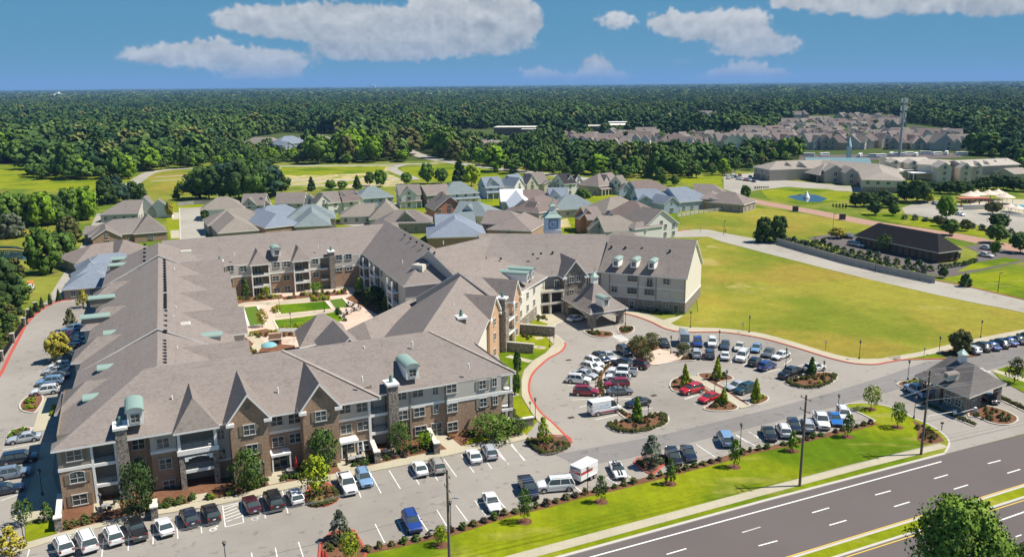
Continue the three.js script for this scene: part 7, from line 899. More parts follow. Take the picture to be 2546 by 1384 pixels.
// ---------------------------------------------------------------- the woods
{
  const poly = (l) => px(l).map((p) => [p.x, p.z]), clear = [[[-400, 1500], [-400, 412], [58, 408], [72, 446], [240, 449], [345, 444], [352, 428], [440, 418], [690, 408], [1005, 404], [1022, 376], [1046, 372], [1090, 392], [1212, 414], [1230, 428], [1400, 440], [1560, 450], [1660, 452], [1860, 428], [1912, 408], [1990, 398], [2100, 392], [2230, 388], [2400, 384], [2500, 396], [2560, 430], [3200, 450], [3200, 1500]], [[616, 372], [612, 345], [700, 330], [840, 332], [850, 372], [780, 382]], [[1082, 342], [1090, 322], [1340, 318], [1600, 316], [1608, 334], [1440, 346], [1330, 350], [1240, 366], [1150, 366], [1120, 356]], [[1380, 372], [1470, 344], [1610, 338], [1700, 346], [1840, 338], [1960, 330], [1990, 380], [1800, 388], [1600, 394], [1420, 386]], [[1890, 384], [1930, 304], [2000, 286], [2230, 284], [2250, 306], [2360, 318], [2430, 362], [2390, 384], [2100, 384]], [[1590, 308], [1600, 294], [1850, 290], [1900, 306], [1720, 316]], [[1985, 398], [1990, 384], [2370, 376], [2400, 392]], [[1010, 378], [1020, 372], [1045, 374], [1110, 396], [1080, 402]]].map(poly);
  const inside = (P, x, z) => { let s = false; for (let i = 0, j = P.length - 1; i < P.length; j = i++) if ((P[i][1] > z) !== (P[j][1] > z) && x < (P[j][0] - P[i][0]) * (z - P[i][1]) / (P[j][1] - P[i][1]) + P[i][0]) s = !s; return s; }, open = (x, z) => clear.some((P) => inside(P, x, z));
  const r = rng(2024), near = [], far = [[], [], [], []], farPatch = [[], []], half = (F) => F * 0.66 + 40, big = (x, z) => fbm(x / 900 + 7, z / 900 + 7, 16, 3, 201), tint = (x, z) => 0.5 * fbm(x / 2400 + 5, z / 2400 + 5, 16, 4, 205) + 0.5 * fbm(x / 5200 + 9, z / 5200 + 9, 64, 2, 209);
  for (let F = 430; F < 1650; F += 9.5 + F * 0.0016) for (let X = -half(F), st = 9.5 + F * 0.0016; X < half(F); X += st) { const x = X + (r() - 0.5) * st * 0.8, f = F + (r() - 0.5) * st * 0.8; if (open(x, -f) || r() < 0.06) continue; const ang = x / f, low = ang > -0.06 && f < 800 ? 0.74 : ang > -0.36 && ang < -0.25 && f > 520 && f < 760 ? 0.5 : 1, h = (7 + 14 * Math.pow(r(), 1.7)) * (0.7 + 0.65 * big(x, f)) * low, w = Math.max(6.5, h * (0.72 + 0.65 * r())); near.push([x, f, h, w, tint(x, f), r()]); }
  near.sort((a, b) => b[2] / b[1] - a[2] / a[1] || a[1] - b[1]);
  // the trees standing largest along the edge of the wood are trees of their own
  const edge = near.filter((t) => { const d = Math.hypot(t[0], t[1]); return Math.abs(t[0]) < t[1] * 0.62 && (open(t[0] * (1 - 16 / d), -t[1] * (1 - 16 / d)) || open(t[0] * (1 - 30 / d), -t[1] * (1 - 30 / d))); }).sort((a, b) => a[1] - b[1]).slice(0, 150), own = new Set(edge);
  for (const [x, f, h, w, t, q] of edge) grow('wood', Math.floor(q * 4), ['dark', 'mid', 'mid', 'green', 'bright', 'olive'][Math.floor(clamp(t * 1.5 - 0.25 + (q - 0.5) * 0.5) * 5.99)], T(x, f), h, w, q * 6.28, 'leafy tree at the edge of the wide wood beyond the houses', 'tree', 'trees at the edge of the wood');
  near.filter((t) => !own.has(t)).forEach((t) => far[Math.floor(t[5] * 4)].push(t));
  const white = leafMat(1, 1, 1), shade = (t, q, F) => { const a = mixc([0.03, 0.07, 0.026], [0.098, 0.152, 0.034], clamp(t * 2.4 - 0.75 + (q - 0.5) * 0.85)); return new THREE.Color().setRGB(...mixc(a, [0.17, 0.15, 0.05], q > 0.955 ? 0.6 : 0)); };
  const spread = (name, g, list) => { const im = new THREE.InstancedMesh(g, white, list.length), m = new THREE.Matrix4(), c = V(0, 0, 0); list.forEach(([x, f, h, w, t, q], i) => { m.makeRotationY(q * 40).scale(c.set(w, h, w)).setPosition(x, -0.3, -f); im.setMatrixAt(i, m); im.setColorAt(i, shade(t, q, f)); }); im.name = numbered(name); im.userData = { kind: 'stuff', label: 'wide unbroken wood reaching to the horizon', category: 'forest', group: 'the wood to the horizon' }; scene.add(im); };
  [[81, 'round'], [82, 'dome'], [83, 'round'], [84, 'column']].forEach(([s, form], i) => spread('forest', crownGeo({ form, low: 0.08, lumps: 15, leaves: 120, size: 0.1, seed: s }), far[i]));
  for (let F = 1650; F < 3600; F += 17 + (F - 1650) * 0.004) for (let X = -half(F), st = 17 + (F - 1650) * 0.004; X < half(F); X += st) { const x = X + (r() - 0.5) * st, f = F + (r() - 0.5) * st, b = big(x, f); if (r() < 0.05 || (fbm(x / 700 + 3, f / 700 + 3, 32, 2, 211) > 0.74)) continue; const h = (7 + 12 * r()) * (0.6 + 0.8 * b); farPatch[0].push([x, f, h, st * (0.8 + 1.1 * r() * r()), tint(x, f), r()]); }
  for (let F = 3600; F < 15000; F += 40 + (F - 3600) * 0.012) for (let X = -half(F), st = 40 + (F - 3600) * 0.012; X < half(F); X += st) { const x = X + (r() - 0.5) * st, f = F + (r() - 0.5) * st, b = big(x, f); if (r() < 0.1 || (fbm(x / 1900 + 3, f / 1900 + 3, 32, 3, 213) > 0.68)) continue; const h = (8 + 14 * r()) * (0.5 + 1.1 * b); farPatch[1].push([x, f, h, st * (0.8 + 1.1 * r() * r()), tint(x, f), r()]); }
  spread('forest', crownGeo({ form: 'dome', low: 0.0, lumps: 14, leaves: 70, size: 0.11, seed: 85 }), farPatch[0]); spread('forest', crownGeo({ form: 'dome', low: 0.0, lumps: 12, leaves: 40, size: 0.12, seed: 86 }), farPatch[1]);
  console.log('woods', edge.length, near.length, farPatch[0].length, farPatch[1].length);
}

// ================================================================== GATEHOUSE, OFFICE, FENCES, POLES, LAMPS, COURT
{ // gatehouse
  const eL = at(2275, 932, 3.8), eF = at(2412, 988, 3.8), eR = at(2505, 952, 3.8), eB = eL.clone().add(eR).sub(eF), c = eL.clone().add(eR).multiplyScalar(0.5), o = thing('gatehouse', 'stone gatehouse under a wide dark hipped roof with small cupola beside the road entrance', 'gatehouse', c.clone().setY(0));
  const E4 = [eL, eF, eR, eB], long = eF.clone().sub(eL), H = 7.3, r0 = c.clone().addScaledVector(long, -0.22).setY(H), r1 = c.clone().addScaledVector(long, 0.22).setY(H), r = new MB(), t = new MB(), mid = [[eL, r0], [eF, r1], [eR, r1], [eB, r0]].map(([e, q]) => e.clone().lerp(q, 0.42).setY(lerp(3.8, H, 0.34)));
  roofSolid([[E4[0], E4[1], mid[1], mid[0]], [E4[1], E4[2], mid[2], mid[1]], [E4[2], E4[3], mid[3], mid[2]], [E4[3], E4[0], mid[0], mid[3]], [mid[0], mid[1], r1, r0], [mid[1], mid[2], r1], [mid[2], mid[3], r0, r1], [mid[3], mid[0], r0]], r, t); r.put('roof', roofOf(0.15, 0.138, 0.132), o); t.put('fascia', M.cream, o);
  const inn = (a, b) => eL.clone().addScaledVector(long, a).addScaledVector(eB.clone().sub(eL), b).setY(0), booth = [inn(0.5, 0.08), inn(0.9, 0.08), inn(0.9, 0.5), inn(0.5, 0.5)], w = new MB().prism(booth, 0, 3.7); w.put('booth_wall', M.stone, o);
  for (const [a, b] of [[0, 1], [1, 2]]) { const Wl = new Wall(booth[a], booth[b]); for (const k of a ? [0.5] : [0.25, 0.7]) win(o, Wl, Wl.L * k, 1.7, { w: 1.2, h: 1.2, cols: 2, d: 0.02 }); }
  for (const [a, b] of [[0.1, 0.1], [0.1, 0.88], [0.92, 0.9], [0.42, 0.1], [0.5, 0.9]]) { const p = inn(a, b); new MB().box(p.x, 0, p.z, 0.9, 3.7, 0.9, turnOf(eL, eF)).put('stone_pillar', M.stone, o); }
  const cu = part('cupola', new MB().box(0, -0.8, 0, 1.1, 1.6, 1.1).geo(), M.white, o); cu.position.copy(o.worldToLocal(c.clone().setY(H + 0.3))); part('cupola_roof', new THREE.ConeGeometry(1.05, 1, 4).rotateY(Math.PI / 4).translate(0, 1.3, 0), M.copper, cu);
  dormer(o, at(2120 + 1005 / 4.324, 780 + 715 / 4.324, 4.9), turnOf(eL, eF), { w: 1.2, h: 1.1, back: 2.2, body: M.cream, roof: M.roof });
  for (const [x, y, tx, ty, l] of [[2374, 1036, 2306, 1049, 'white gate arm barrier on the narrow median'], [2425, 1029, 2378, 1042, 'white gate arm barrier by the stone booth']]) { const b = at(x, y), a2 = thing('gate_barrier', l, 'barrier', b), e = at(tx, ty).setY(1.05); part('post', new RoundedBoxGeometry(0.45, 1.2, 0.45, 2, 0.06).translate(0, 0.6, 0), M.white, a2); const d = e.clone().sub(b).setY(1.02); part('arm', new MB().beam(V(0, 1.0, 0), d, 0.05).geo(), M.white, a2); }
  { const b = at(2249, 1078), s = thing('mail_box', 'small dark mailbox on a post by the entrance corner', 'mailbox', at(2342, 1070).setY(0.1)); part('post', new MB().box(0, 0, 0, 0.1, 1.1, 0.1).geo(), M.darkMetal, s); part('box', new RoundedBoxGeometry(0.5, 0.3, 0.25, 2, 0.06).translate(0, 1.2, 0), M.black, s); }
}
{ // office with the black roof
  const fl = at(2119, 584, 3.5), fr = at(2330, 627, 3.5), rr = at(2401, 622, 3.5), bk = rr.clone().sub(fr), d = fr.clone().sub(fl).normalize(), hw = bk.length() / 2, a = fl.clone().addScaledVector(bk, 0.5).setY(0), b = fr.clone().addScaledVector(bk, 0.5).setY(0), o = thing('office_building', 'long low dark brick office with black hipped roof behind the grey fence', 'office building', a.clone().lerp(b, 0.5));
  const dark = roofOf(0.03, 0.028, 0.03), br = std(0.34, 0.3, 0.3, 0.92, TEX.brick); wing(o, a.clone().addScaledVector(d, 0.8), b.clone().addScaledVector(d, -0.8), hw - 0.8, 3.5, 8.2, 'hip', 'hip', { roof: dark, wall: br, over: 0.8, trim: M.cream });
  const q = V(-d.z, 0, d.x).multiplyScalar(1), W = new Wall(fl.clone().addScaledVector(bk.clone().normalize(), 0.8), fr.clone().addScaledVector(bk.clone().normalize(), 0.8)); for (let i = 0; i < 13; i++) win(o, W, W.L * (i + 0.6) / 13.2, 1.7, { w: 1.1, h: 1.7, cols: 2, frame: M.shutter, d: 0.03 });
  const W2 = new Wall(fr.clone().addScaledVector(d, -0.8), rr.clone().addScaledVector(d, -0.8)); for (let i = 0; i < 4; i++) win(o, W2, W2.L * (i + 0.5) / 4, 1.7, { w: 1.1, h: 1.7, cols: 2, frame: M.shutter, d: 0.03 });
  for (const [x, y] of [[2192, 556], [2232, 566]]) { const v = part('vent_pipe', new THREE.CylinderGeometry(0.12, 0.12, 1, 8), M.galvanised, o); v.position.copy(o.worldToLocal(at(x, y, 7.4))); }
}
function fence(label, list, h, step, mat, pickets) {                                // posts and panels one by one
  const pts = px(list), o = thing('fence', label, 'fence', pts[0].clone()); let prev = null; const all = []; along(list, step, (p) => all.push(p)); all.push(pts[pts.length - 1].clone());
  const pg = new MB().box(0, 0, 0, 0.22, h + 0.15, 0.22).geo();
  all.forEach((p, i) => { const m = part('post', pg, mat, o); m.position.copy(p).sub(o.position); if (i < all.length - 1) { const q = all[i + 1], Wl = new Wall(p, q), mb = new MB(); if (pickets) { Wl.block(mb, 0, Wl.L, 0.25, 0.35, -0.03, 0.03); Wl.block(mb, 0, Wl.L, h - 0.3, h - 0.2, -0.03, 0.03); const n = Math.floor(Wl.L / 0.3); for (let k = 0; k < n; k++) Wl.block(mb, k * 0.3, k * 0.3 + 0.14, 0.05, h, 0.03, 0.06); } else { Wl.block(mb, 0, Wl.L, 0.05, h, -0.05, 0.05); Wl.block(mb, 0, Wl.L, h, h + 0.06, -0.09, 0.09); } mb.put('fence_panel', mat, o); } });
  return o;
}
fence('long grey board fence along the road before the black roofed office', [[1931, 606], [2000, 626], [2100, 654], [2200, 678], [2324, 704]], 2, 3.4, M.fence); fence('pale picket fence between the estate and the field', [[1684, 540], [1740, 530], [1800, 524], [1872, 516]], 1.5, 3, M.cream, true); fence('grey board fence at the end of the short street', [[440, 512], [480, 508], [522, 506], [560, 506]], 1.8, 4, M.fence);
{ const pil = thing('iron_fence', 'dark iron fence with stone pillars along the left red kerb', 'fence', at(3, 895)), pts = px([[-30, 950], [3, 897], [31, 852], [59, 812], [71, 790], [88, 772]]); pts.forEach((p, i) => { new MB().box(p.x, 0, p.z, 0.8, 2.1, 0.8, 0.3).put('stone_pillar', M.stone, pil); new MB().box(p.x, 2.1, p.z, 0.95, 0.15, 0.95, 0.3).put('cap', M.kerb, pil); if (i < pts.length - 1) { const Wl = new Wall(p, pts[i + 1]), mb = new MB(); Wl.block(mb, 0.4, Wl.L - 0.4, 0.2, 0.28, -0.03, 0.03); Wl.block(mb, 0.4, Wl.L - 0.4, 1.5, 1.58, -0.03, 0.03); for (let s = 0.5; s < Wl.L - 0.4; s += 0.16) Wl.block(mb, s, s + 0.03, 0.1, 1.7, -0.015, 0.015); mb.put('iron_panel', M.black, pil); } }); }
for (const [a, b, l] of [[[146, 1318], [152, 1254], 'stone garden wall with pale coping at the left corner bay'], [[1086, 1128], [1064, 1082], 'sloped garden wall with pale coping left of the entrance path'], [[938, 1150], [922, 1110], 'garden wall beside the large patio'], [[1262, 1068], [1326, 1058], 'stone wall with end pier at the right end of the front wing'], [[385, 1290], [386, 1268], 'short stone pier before the dark feathery tree']]) { const p = at(...a), q = at(...b), Wl = new Wall(p, q), o = thing('garden_wall', l, 'garden wall', p.clone()), m = new MB(), c = new MB(); Wl.block(m, 0, Wl.L, 0, 1.5, -0.25, 0.25); Wl.block(c, -0.1, Wl.L + 0.1, 1.5, 1.64, -0.35, 0.35); m.put('wall', M.stone, o); c.put('coping', M.cream, o); const e = new MB(), e2 = new MB(); Wl.block(e, -0.4, 0.4, 0, 1.8, -0.42, 0.42); Wl.block(e2, -0.5, 0.5, 1.8, 1.95, -0.5, 0.5); e.put('pier', M.stone, o); e2.put('pier_cap', M.cream, o); }
// lamps
const lampRoot = (() => { const o = new THREE.Group(); part('post', new THREE.LatheGeometry([[0.16, 0], [0.16, 0.3], [0.08, 0.6], [0.055, 0.7], [0.05, 3.3], [0.09, 3.35]].map(([a, b]) => new THREE.Vector2(a, b)), 10), M.darkMetal, o); const l = part('lantern', new THREE.CylinderGeometry(0.2, 0.13, 0.42, 6).translate(0, 3.58, 0), M.glassBlue, o); part('cage', new THREE.CylinderGeometry(0.22, 0.22, 0.05, 6).translate(0, 3.8, 0), M.darkMetal, l); part('lantern_cap', new THREE.ConeGeometry(0.28, 0.3, 6).translate(0, 3.95, 0), M.darkMetal, o); return o; })();
function lamp(x, y, label) { const o = lampRoot.clone(); o.name = numbered('street_lamp'); o.position.copy(at(x, y)); scene.add(o); tag(o, label, 'street lamp', 'black lantern lamps of the residence'); return o; }
for (const a of [[1461, 1228, 'black lamp in front of the box trailer'], [1841, 1112, 'black lamp right of the pale blue minivan'], [2083, 1036, 'black lamp beside the bright blue car'], [2273, 1041, 'black lamp left of the right utility pole'], [2258, 945, 'black lamp on the planting left of the gatehouse'], [1331, 1044, 'black lamp on the curved walk near the corner bed'], [1121, 1316, 'black lamp right beside the nearest utility pole'], [255, 1296, 'black lamp before the left corner balcony'], [105, 1232, 'black lamp in the shade of the left side lot'], [57, 1340, 'black lamp at the lower left lawn'], [659, 1210, 'black lamp between the left gable and the small patio'], [1187, 1073, 'black lamp at the brick end of the front wing'], [1535, 1006, 'black lamp on the curved strip behind the white van'], [1611, 1060, 'black lamp on the large oval island'], [1777, 978, 'left black lamp along the path island'], [1806, 971, 'right black lamp along the path island'], [1954, 913, 'black lamp right of the white sedan in the back row'], [1788, 866, 'black lamp between the cars of the back row'], [1668, 880, 'black lamp at the garden plaza'], [2047, 947, 'black lamp on the right oval island'], [1717, 815, 'black lamp on the field edge near the right wing'], [1863, 827, 'black lamp on the field edge behind the lot'], [2137, 893, 'black lamp at the lowest corner of the field'], [2335, 882, 'black lamp left of the mulch bed by the walk'], [2439, 840, 'black lamp on the field behind the parked cars'], [1555, 808, 'black lamp right of the entrance canopy'], [1367, 863, 'black lamp on the small lawn by the curved walk'], [723, 816, 'black lamp in front of the lower court lawn'], [695, 776, 'black lamp at the left of the upper court lawn'], [806, 776, 'black lamp at the right of the court lawns'], [563, 1422, 'black lamp top showing at the bottom edge'], [146, 946, 'black lamp between building and left lot']]) lamp(...a);
{ const o0 = new THREE.Group(); part('post', new THREE.CylinderGeometry(0.06, 0.09, 5.4, 8).translate(0, 2.7, 0), M.darkMetal, o0); part('lamp_head', new RoundedBoxGeometry(0.9, 0.18, 0.35, 2, 0.06).translate(0.35, 5.4, 0), M.darkMetal, o0); for (const [x, y, l] of [[2482, 728, 'slim dark street light on the lawn by the right road'], [2177, 678, 'slim street light on the road before the fence'], [2023, 630, 'slim street light near the left end of the fence'], [1800, 585, 'slim street light by the road junction'], [2072, 566, 'slim street light on the far field'], [2336, 525, 'slim street light in the pool car park'], [2509, 552, 'slim street light at the right of the pool car park'], [1590, 596, 'slim post behind the right wing roof']]) { const o = o0.clone(); o.name = numbered('street_light'); o.position.copy(at(x, y)); scene.add(o); tag(o, l, 'street light', 'slim street lights of the roads'); } }
// utility poles and wires
{
  const base = [at(1111, 1168, 12.5).setY(0), at(1989, 1209), at(2291, 1131), null]; base[3] = base[2].clone().add(base[2].clone().sub(base[0]).normalize().multiplyScalar(48)); const back = base[0].clone().add(base[0].clone().sub(base[2]).normalize().multiplyScalar(50)), H = [12.5, 13.5, 13.4, 13.4], dir = base[2].clone().sub(base[0]).setY(0).normalize(), side = V(-dir.z, 0, dir.x), tops = [], lab = ['grey wooden utility pole nearest the camera at the bottom edge', 'tall wooden utility pole in the middle of the roadside verge', 'tall wooden utility pole by the entrance corner', 'utility pole beyond the right picture edge'];
  const hook = (b, h) => [[0.9, h - 0.35], [-0.9, h - 0.35], [0, h + 0.25], [0.7, h - 2.2], [-0.5, h - 3.1], [0.15, h - 4.6]].map(([s, y]) => b.clone().addScaledVector(side, s).setY(y));
  base.slice(0, 3).forEach((b, i) => { const o = thing('utility_pole', lab[i], 'utility pole', b.clone().setY(0), 0, 'wooden utility poles along the road'); part('post', new THREE.CylinderGeometry(0.13, 0.2, H[i], 10).translate(0, H[i] / 2, 0), M.wood, o); for (const y of [H[i] - 0.55, H[i] - 2.3]) { const mb = new MB(), c = V(0, y, 0); mb.beam(c.clone().addScaledVector(side, -1.05), c.clone().addScaledVector(side, 1.05), 0.07); const arm = mb.geo(), m = part('crossarm', arm, M.wood, o); for (const s of [-0.9, 0.9]) part('insulator', new THREE.CylinderGeometry(0.06, 0.09, 0.28, 8).translate(side.x * s, y + 0.18, side.z * s), M.kerb, m); } part('bracket', new MB().beam(V(0, H[i] - 4.4, 0), V(side.x * 0.3, H[i] - 4.4, side.z * 0.3), 0.05).geo(), M.darkMetal, o); if (i === 0) { part('lamp_arm', new MB().beam(V(0, 8.9, 0), V(0.9, 9.1, 0.1), 0.04).geo(), M.galvanised, o); part('lamp_head', new RoundedBoxGeometry(0.55, 0.16, 0.28, 2, 0.05).translate(1.0, 9.1, 0.1), M.galvanised, o); } });
  const spans = [[back, base[0], 12.5, 12.5], [base[0], base[1], H[0], H[1]], [base[1], base[2], H[1], H[2]], [base[2], base[3], H[2], H[3]]]; const wm = std(0.3, 0.3, 0.31, 0.6, null);
  spans.forEach(([a, b, ha, hb], si) => { const A = hook(a, ha), B = hook(b, hb); A.forEach((p, k) => { const q = B[k], pts = []; for (let t = 0; t <= 10; t++) { const u = t / 10; pts.push(p.clone().lerp(q, u).add(V(0, -4 * u * (1 - u) * (0.5 + p.distanceTo(q) * 0.012), 0))); } single('overhead_wire', new THREE.TubeGeometry(new THREE.CatmullRomCurve3(pts), 20, 0.017, 4), wm, ['thin overhead wire left of the nearest pole', 'thin overhead wire between the nearest and the middle pole', 'thin overhead wire between the two right poles', 'thin overhead wire running off to the right'][si], 'wire', null, 0, ['wires left of the nearest pole', 'wires from the nearest to the middle pole', 'wires between the right poles', 'wires to the right edge'][si]); }); });
}
// small signs on posts
{ const s0 = new THREE.Group(); part('post', new MB().box(0, 0, 0, 0.06, 2.1, 0.06).geo(), M.darkMetal, s0); part('sign_plate', new MB().box(0, 1.6, 0.04, 0.4, 0.5, 0.02).geo(), M.cream, s0); for (const [x, y, l] of [[1318, 1026, 'small sign on a post inside the curved walk'], [1377, 858, 'small sign on a post on the curved lawn'], [2298, 888, 'small sign on a post by the red kerb lawn'], [2053, 871, 'small sign on a post on the field edge'], [1847, 824, 'dark post on the field edge behind the lot'], [1742, 580, 'small sign on a post at the road junction']]) { const o = s0.clone(); o.name = numbered('sign_post'); o.position.copy(at(x, y)); scene.add(o); tag(o, l, 'sign'); } }
for (const [x, y, l] of [[1978, 526, 'dark utility box on the field by the brick road, left one'], [2095, 546, 'dark utility box on the field by the brick road, right one']]) { const o = thing('utility_box', l, 'utility box', at(x, y)); part('cabinet', new RoundedBoxGeometry(2.2, 2.4, 1.4, 2, 0.08).translate(0, 1.2, 0), M.plastic, o); part('plinth', new MB().box(0, 0, 0, 2.5, 0.2, 1.7).geo(), M.kerb, o); }
{ const o = thing('fire_hydrant', 'small yellow hydrant by the road junction', 'hydrant', at(1806, 576)); part('barrel', new THREE.CylinderGeometry(0.3, 0.34, 1.1, 10).translate(0, 0.55, 0), M.yellow, o); part('cap', new THREE.SphereGeometry(0.32, 10, 6).translate(0, 1.1, 0), M.yellow, o); }
// patios: umbrellas, tables, chairs
function umbrella(x, y, mat, label, h = 2.6) { const o = thing('patio_umbrella', label, 'umbrella', at(x, y).setY(0.12)); part('pole', new THREE.CylinderGeometry(0.03, 0.03, h, 8).translate(0, h / 2, 0), M.wood, o); part('folded_canopy', new THREE.LatheGeometry([[0.02, h], [0.1, h - 0.2], [0.2, h - 1.1], [0.26, h - 1.6], [0.16, h - 1.62], [0.05, h - 1.4]].map(([a, b]) => new THREE.Vector2(a, b)), 9), mat, o); part('base', new THREE.CylinderGeometry(0.25, 0.28, 0.1, 12).translate(0, 0.05, 0), M.darkMetal, o); }
umbrella(903, 1140, M.white, 'white folded umbrella on the large patio', 2.8); umbrella(737, 1178, M.hoodRed, 'red folded umbrella on the small patio'); umbrella(804, 1432, M.hoodRed, 'left one of two red folded umbrellas at the bottom edge', 3.2); umbrella(812, 1436, M.hoodRed, 'right one of two red folded umbrellas at the bottom edge', 3.4);
const chair0 = new THREE.Group(); part('seat', new RoundedBoxGeometry(0.5, 0.07, 0.5, 1, 0.02).translate(0, 0.45, 0), M.black, chair0); part('backrest', new RoundedBoxGeometry(0.5, 0.5, 0.06, 1, 0.02).translate(0, 0.75, -0.23), M.black, chair0); for (const a of [-0.2, 0.2]) for (const b of [-0.2, 0.2]) part('leg', new MB().box(a, 0, b, 0.04, 0.44, 0.04).geo(), M.black, chair0);
const table0 = new THREE.Group(); part('tabletop', new THREE.CylinderGeometry(0.6, 0.6, 0.05, 16).translate(0, 0.72, 0), M.galvanised, table0); part('pedestal', new THREE.CylinderGeometry(0.05, 0.05, 0.7, 8).translate(0, 0.35, 0), M.black, table0); part('foot', new THREE.CylinderGeometry(0.3, 0.32, 0.04, 12).translate(0, 0.02, 0), M.black, table0);
[[892, 1146, 'the large patio'], [876, 1150, 'the left of the large patio'], [722, 1180, 'the small patio'], [960, 1132, 'the patio by the right chimney'], [262, 1270, 'the corner patio'], [862, 782, 'the court terrace, near one'], [886, 772, 'the court terrace, far one'], [872, 762, 'the shaded court terrace']].forEach(([x, y, w], i) => { const p = at(x, y).setY(0.13), t = table0.clone(); t.name = numbered('patio_table'); t.position.copy(p); scene.add(t); tag(t, 'round metal table on ' + w, 'table', 'patio tables'); for (let k = 0; k < 4; k++) { const a = k * 1.57 + i, c = chair0.clone(); c.name = numbered('patio_chair'); c.position.copy(p).add(V(Math.sin(a) * 0.95, 0, Math.cos(a) * 0.95)); c.rotation.y = a + Math.PI; scene.add(c); tag(c, 'black chair at the round table on ' + w, 'chair', 'chairs on ' + w); } });
// the garden court
{
  const c5 = (x, y) => [480 + x / 5.535, 700 + y / 5.535], Q = (l) => l.map(([x, y]) => c5(x, y));
  raised('court_paving', [[538, 742], [700, 728], [860, 716], [930, 712], [1010, 748], [960, 800], [905, 850], [740, 880], [600, 985], [550, 960], [545, 850]], 0.03, M.plaza); raised('flower_bed', [[545, 745], [700, 732], [704, 742], [570, 758], [584, 800], [592, 870], [604, 960], [556, 960], [548, 850]], 0.07, M.mulch, 0.02); raised('flower_bed', Q([[780, 690], [1000, 650], [1200, 700], [1420, 690], [1410, 760], [1080, 740], [830, 760]]), 0.07, M.mulch, 0.02); raised('flower_bed', Q([[560, 800], [700, 760], [830, 850], [760, 960], [700, 1080], [560, 1100]]), 0.075, M.mulch, 0.02); raised('flower_bed', Q([[880, 1000], [960, 840], [1400, 880], [1400, 960], [1200, 1000]]), 0.075, M.mulch, 0.02); raised('flower_bed', [[858, 742], [905, 720], [1000, 745], [952, 790], [905, 764]], 0.06, M.mulch, 0.02); raised('flower_bed', [[700, 738], [860, 722], [864, 732], [704, 746]], 0.06, M.mulch, 0.02); raised('flower_bed', Q([[1590, 200], [1880, 195], [1870, 260], [1620, 280]]), 0.07, M.mulch, 0.02);
  struct('garden_path', ribbonGeo(curve(px(Q([[1050, 300], [900, 292], [740, 300], [640, 330], [600, 390], [625, 480], [655, 580], [690, 690], [770, 755], [880, 800], [910, 850], [870, 910], [810, 1000], [780, 1100]]))), 2.1, 0.03, 0.1), M.concrete);
  raised('putting_green', Q([[690, 358], [872, 340], [990, 588], [772, 606]]), 0.09, M.turf, 0.02); for (const l of [[[682, 352], [762, 610]], [[880, 336], [1000, 590]], [[762, 620], [920, 600]]]) struct('pale_edging', ribbonGeo(px(Q(l)), 0.45, 0.03, 0.14), M.white);
  const bright = std(0.62, 0.86, 0.62, 1, TEX.lawn); raised('lawn', Q([[1165, 322], [1815, 272], [1905, 372], [1200, 445]]), 0.09, bright, 0.02); raised('lawn', Q([[1105, 535], [1500, 490], [1975, 420], [2065, 535], [1640, 640], [1180, 655]]), 0.09, bright, 0.02); raised('lawn', Q([[1875, 255], [2055, 232], [2155, 345], [1955, 362]]), 0.09, M.turf, 0.02);
  for (const l of [[[1155, 320], [1195, 450]], [[1818, 268], [1912, 376]], [[1098, 530], [1172, 660]], [[1978, 414], [2075, 540]], [[2058, 228], [2160, 348]]]) struct('pale_edging', ribbonGeo(px(Q(l)), 0.35, 0.03, 0.16), M.cream); struct('garden_path', ribbonGeo(px(Q([[1130, 480], [1500, 448], [1960, 400]])), 2.2, 0.03, 0.08), M.concrete); struct('terrace', raisedGeo(px(Q([[1010, 300], [1240, 268], [1600, 222], [1620, 262], [1240, 300], [1020, 330]])), 0.02, 0.1), M.concrete);
  const u = thing('garden_umbrella', 'open teal umbrella at the front edge of the court', 'umbrella', at(670, 880)); part('canopy', new THREE.SphereGeometry(1.9, 14, 6, 0, 6.283, 0, 1.1).scale(1, 0.7, 1).translate(0, 1.3, 0), std(0.16, 0.36, 0.4, 0.7), u); part('pole', new THREE.CylinderGeometry(0.04, 0.04, 2.6, 8).translate(0, 1.3, 0), M.wood, u);
  const f = thing('garden_fireplace', 'brick garden fireplace left of the pavilion', 'fireplace', at(684, 856)), mb = new MB().box(0, 0, 0, 2.6, 2.6, 1.2, 0.3); part('brick_body', mb.geo(), M.brick, f); part('mantel', new MB().box(0, 1.2, 0, 2.9, 0.15, 1.6, 0.3).geo(), M.cream, f); part('hearth', new MB().box(0.2, 0.2, 0.62, 1.1, 0.9, 0.1, 0.3).geo(), M.black, f);
  const pg = thing('garden_pergola', 'white flat pergola beside the garden pavilion', 'pergola', at(716, 848)); for (const x of [-1.6, 1.6]) for (const z of [-1, 1]) part('post', new MB().box(x, 0, z, 0.16, 2.5, 0.16).geo(), M.white, pg); for (let i = 0; i < 6; i++) part('slat', new MB().box(0, 2.5, -1.2 + i * 0.48, 4, 0.14, 0.12).geo(), M.white, pg);
}
// left pond edge and the truck by the trees
{ const o = struct('pond', sheetGeo(px([[-60, 610], [40, 612], [92, 630], [60, 645], [-60, 648]]), -0.01), M.water); single('floating_boom', new THREE.TubeGeometry(new THREE.CatmullRomCurve3(px([[-30, 620], [30, 621], [66, 626], [96, 636]], 0.15)), 30, 0.32, 8), M.yellow, 'yellow floating boom across the pond at the left edge', 'boom'); const t = car('pickup', 'white', 72, 723, [-10, 12], 'white truck with an orange load at the edge of the left trees', 'vehicles by the left trees'); part('orange_load', new RoundedBoxGeometry(1.8, 1.2, 1.7, 2, 0.1).translate(-1.8, 1.7, 0), std(0.6, 0.2, 0.04, 0.6), t); }

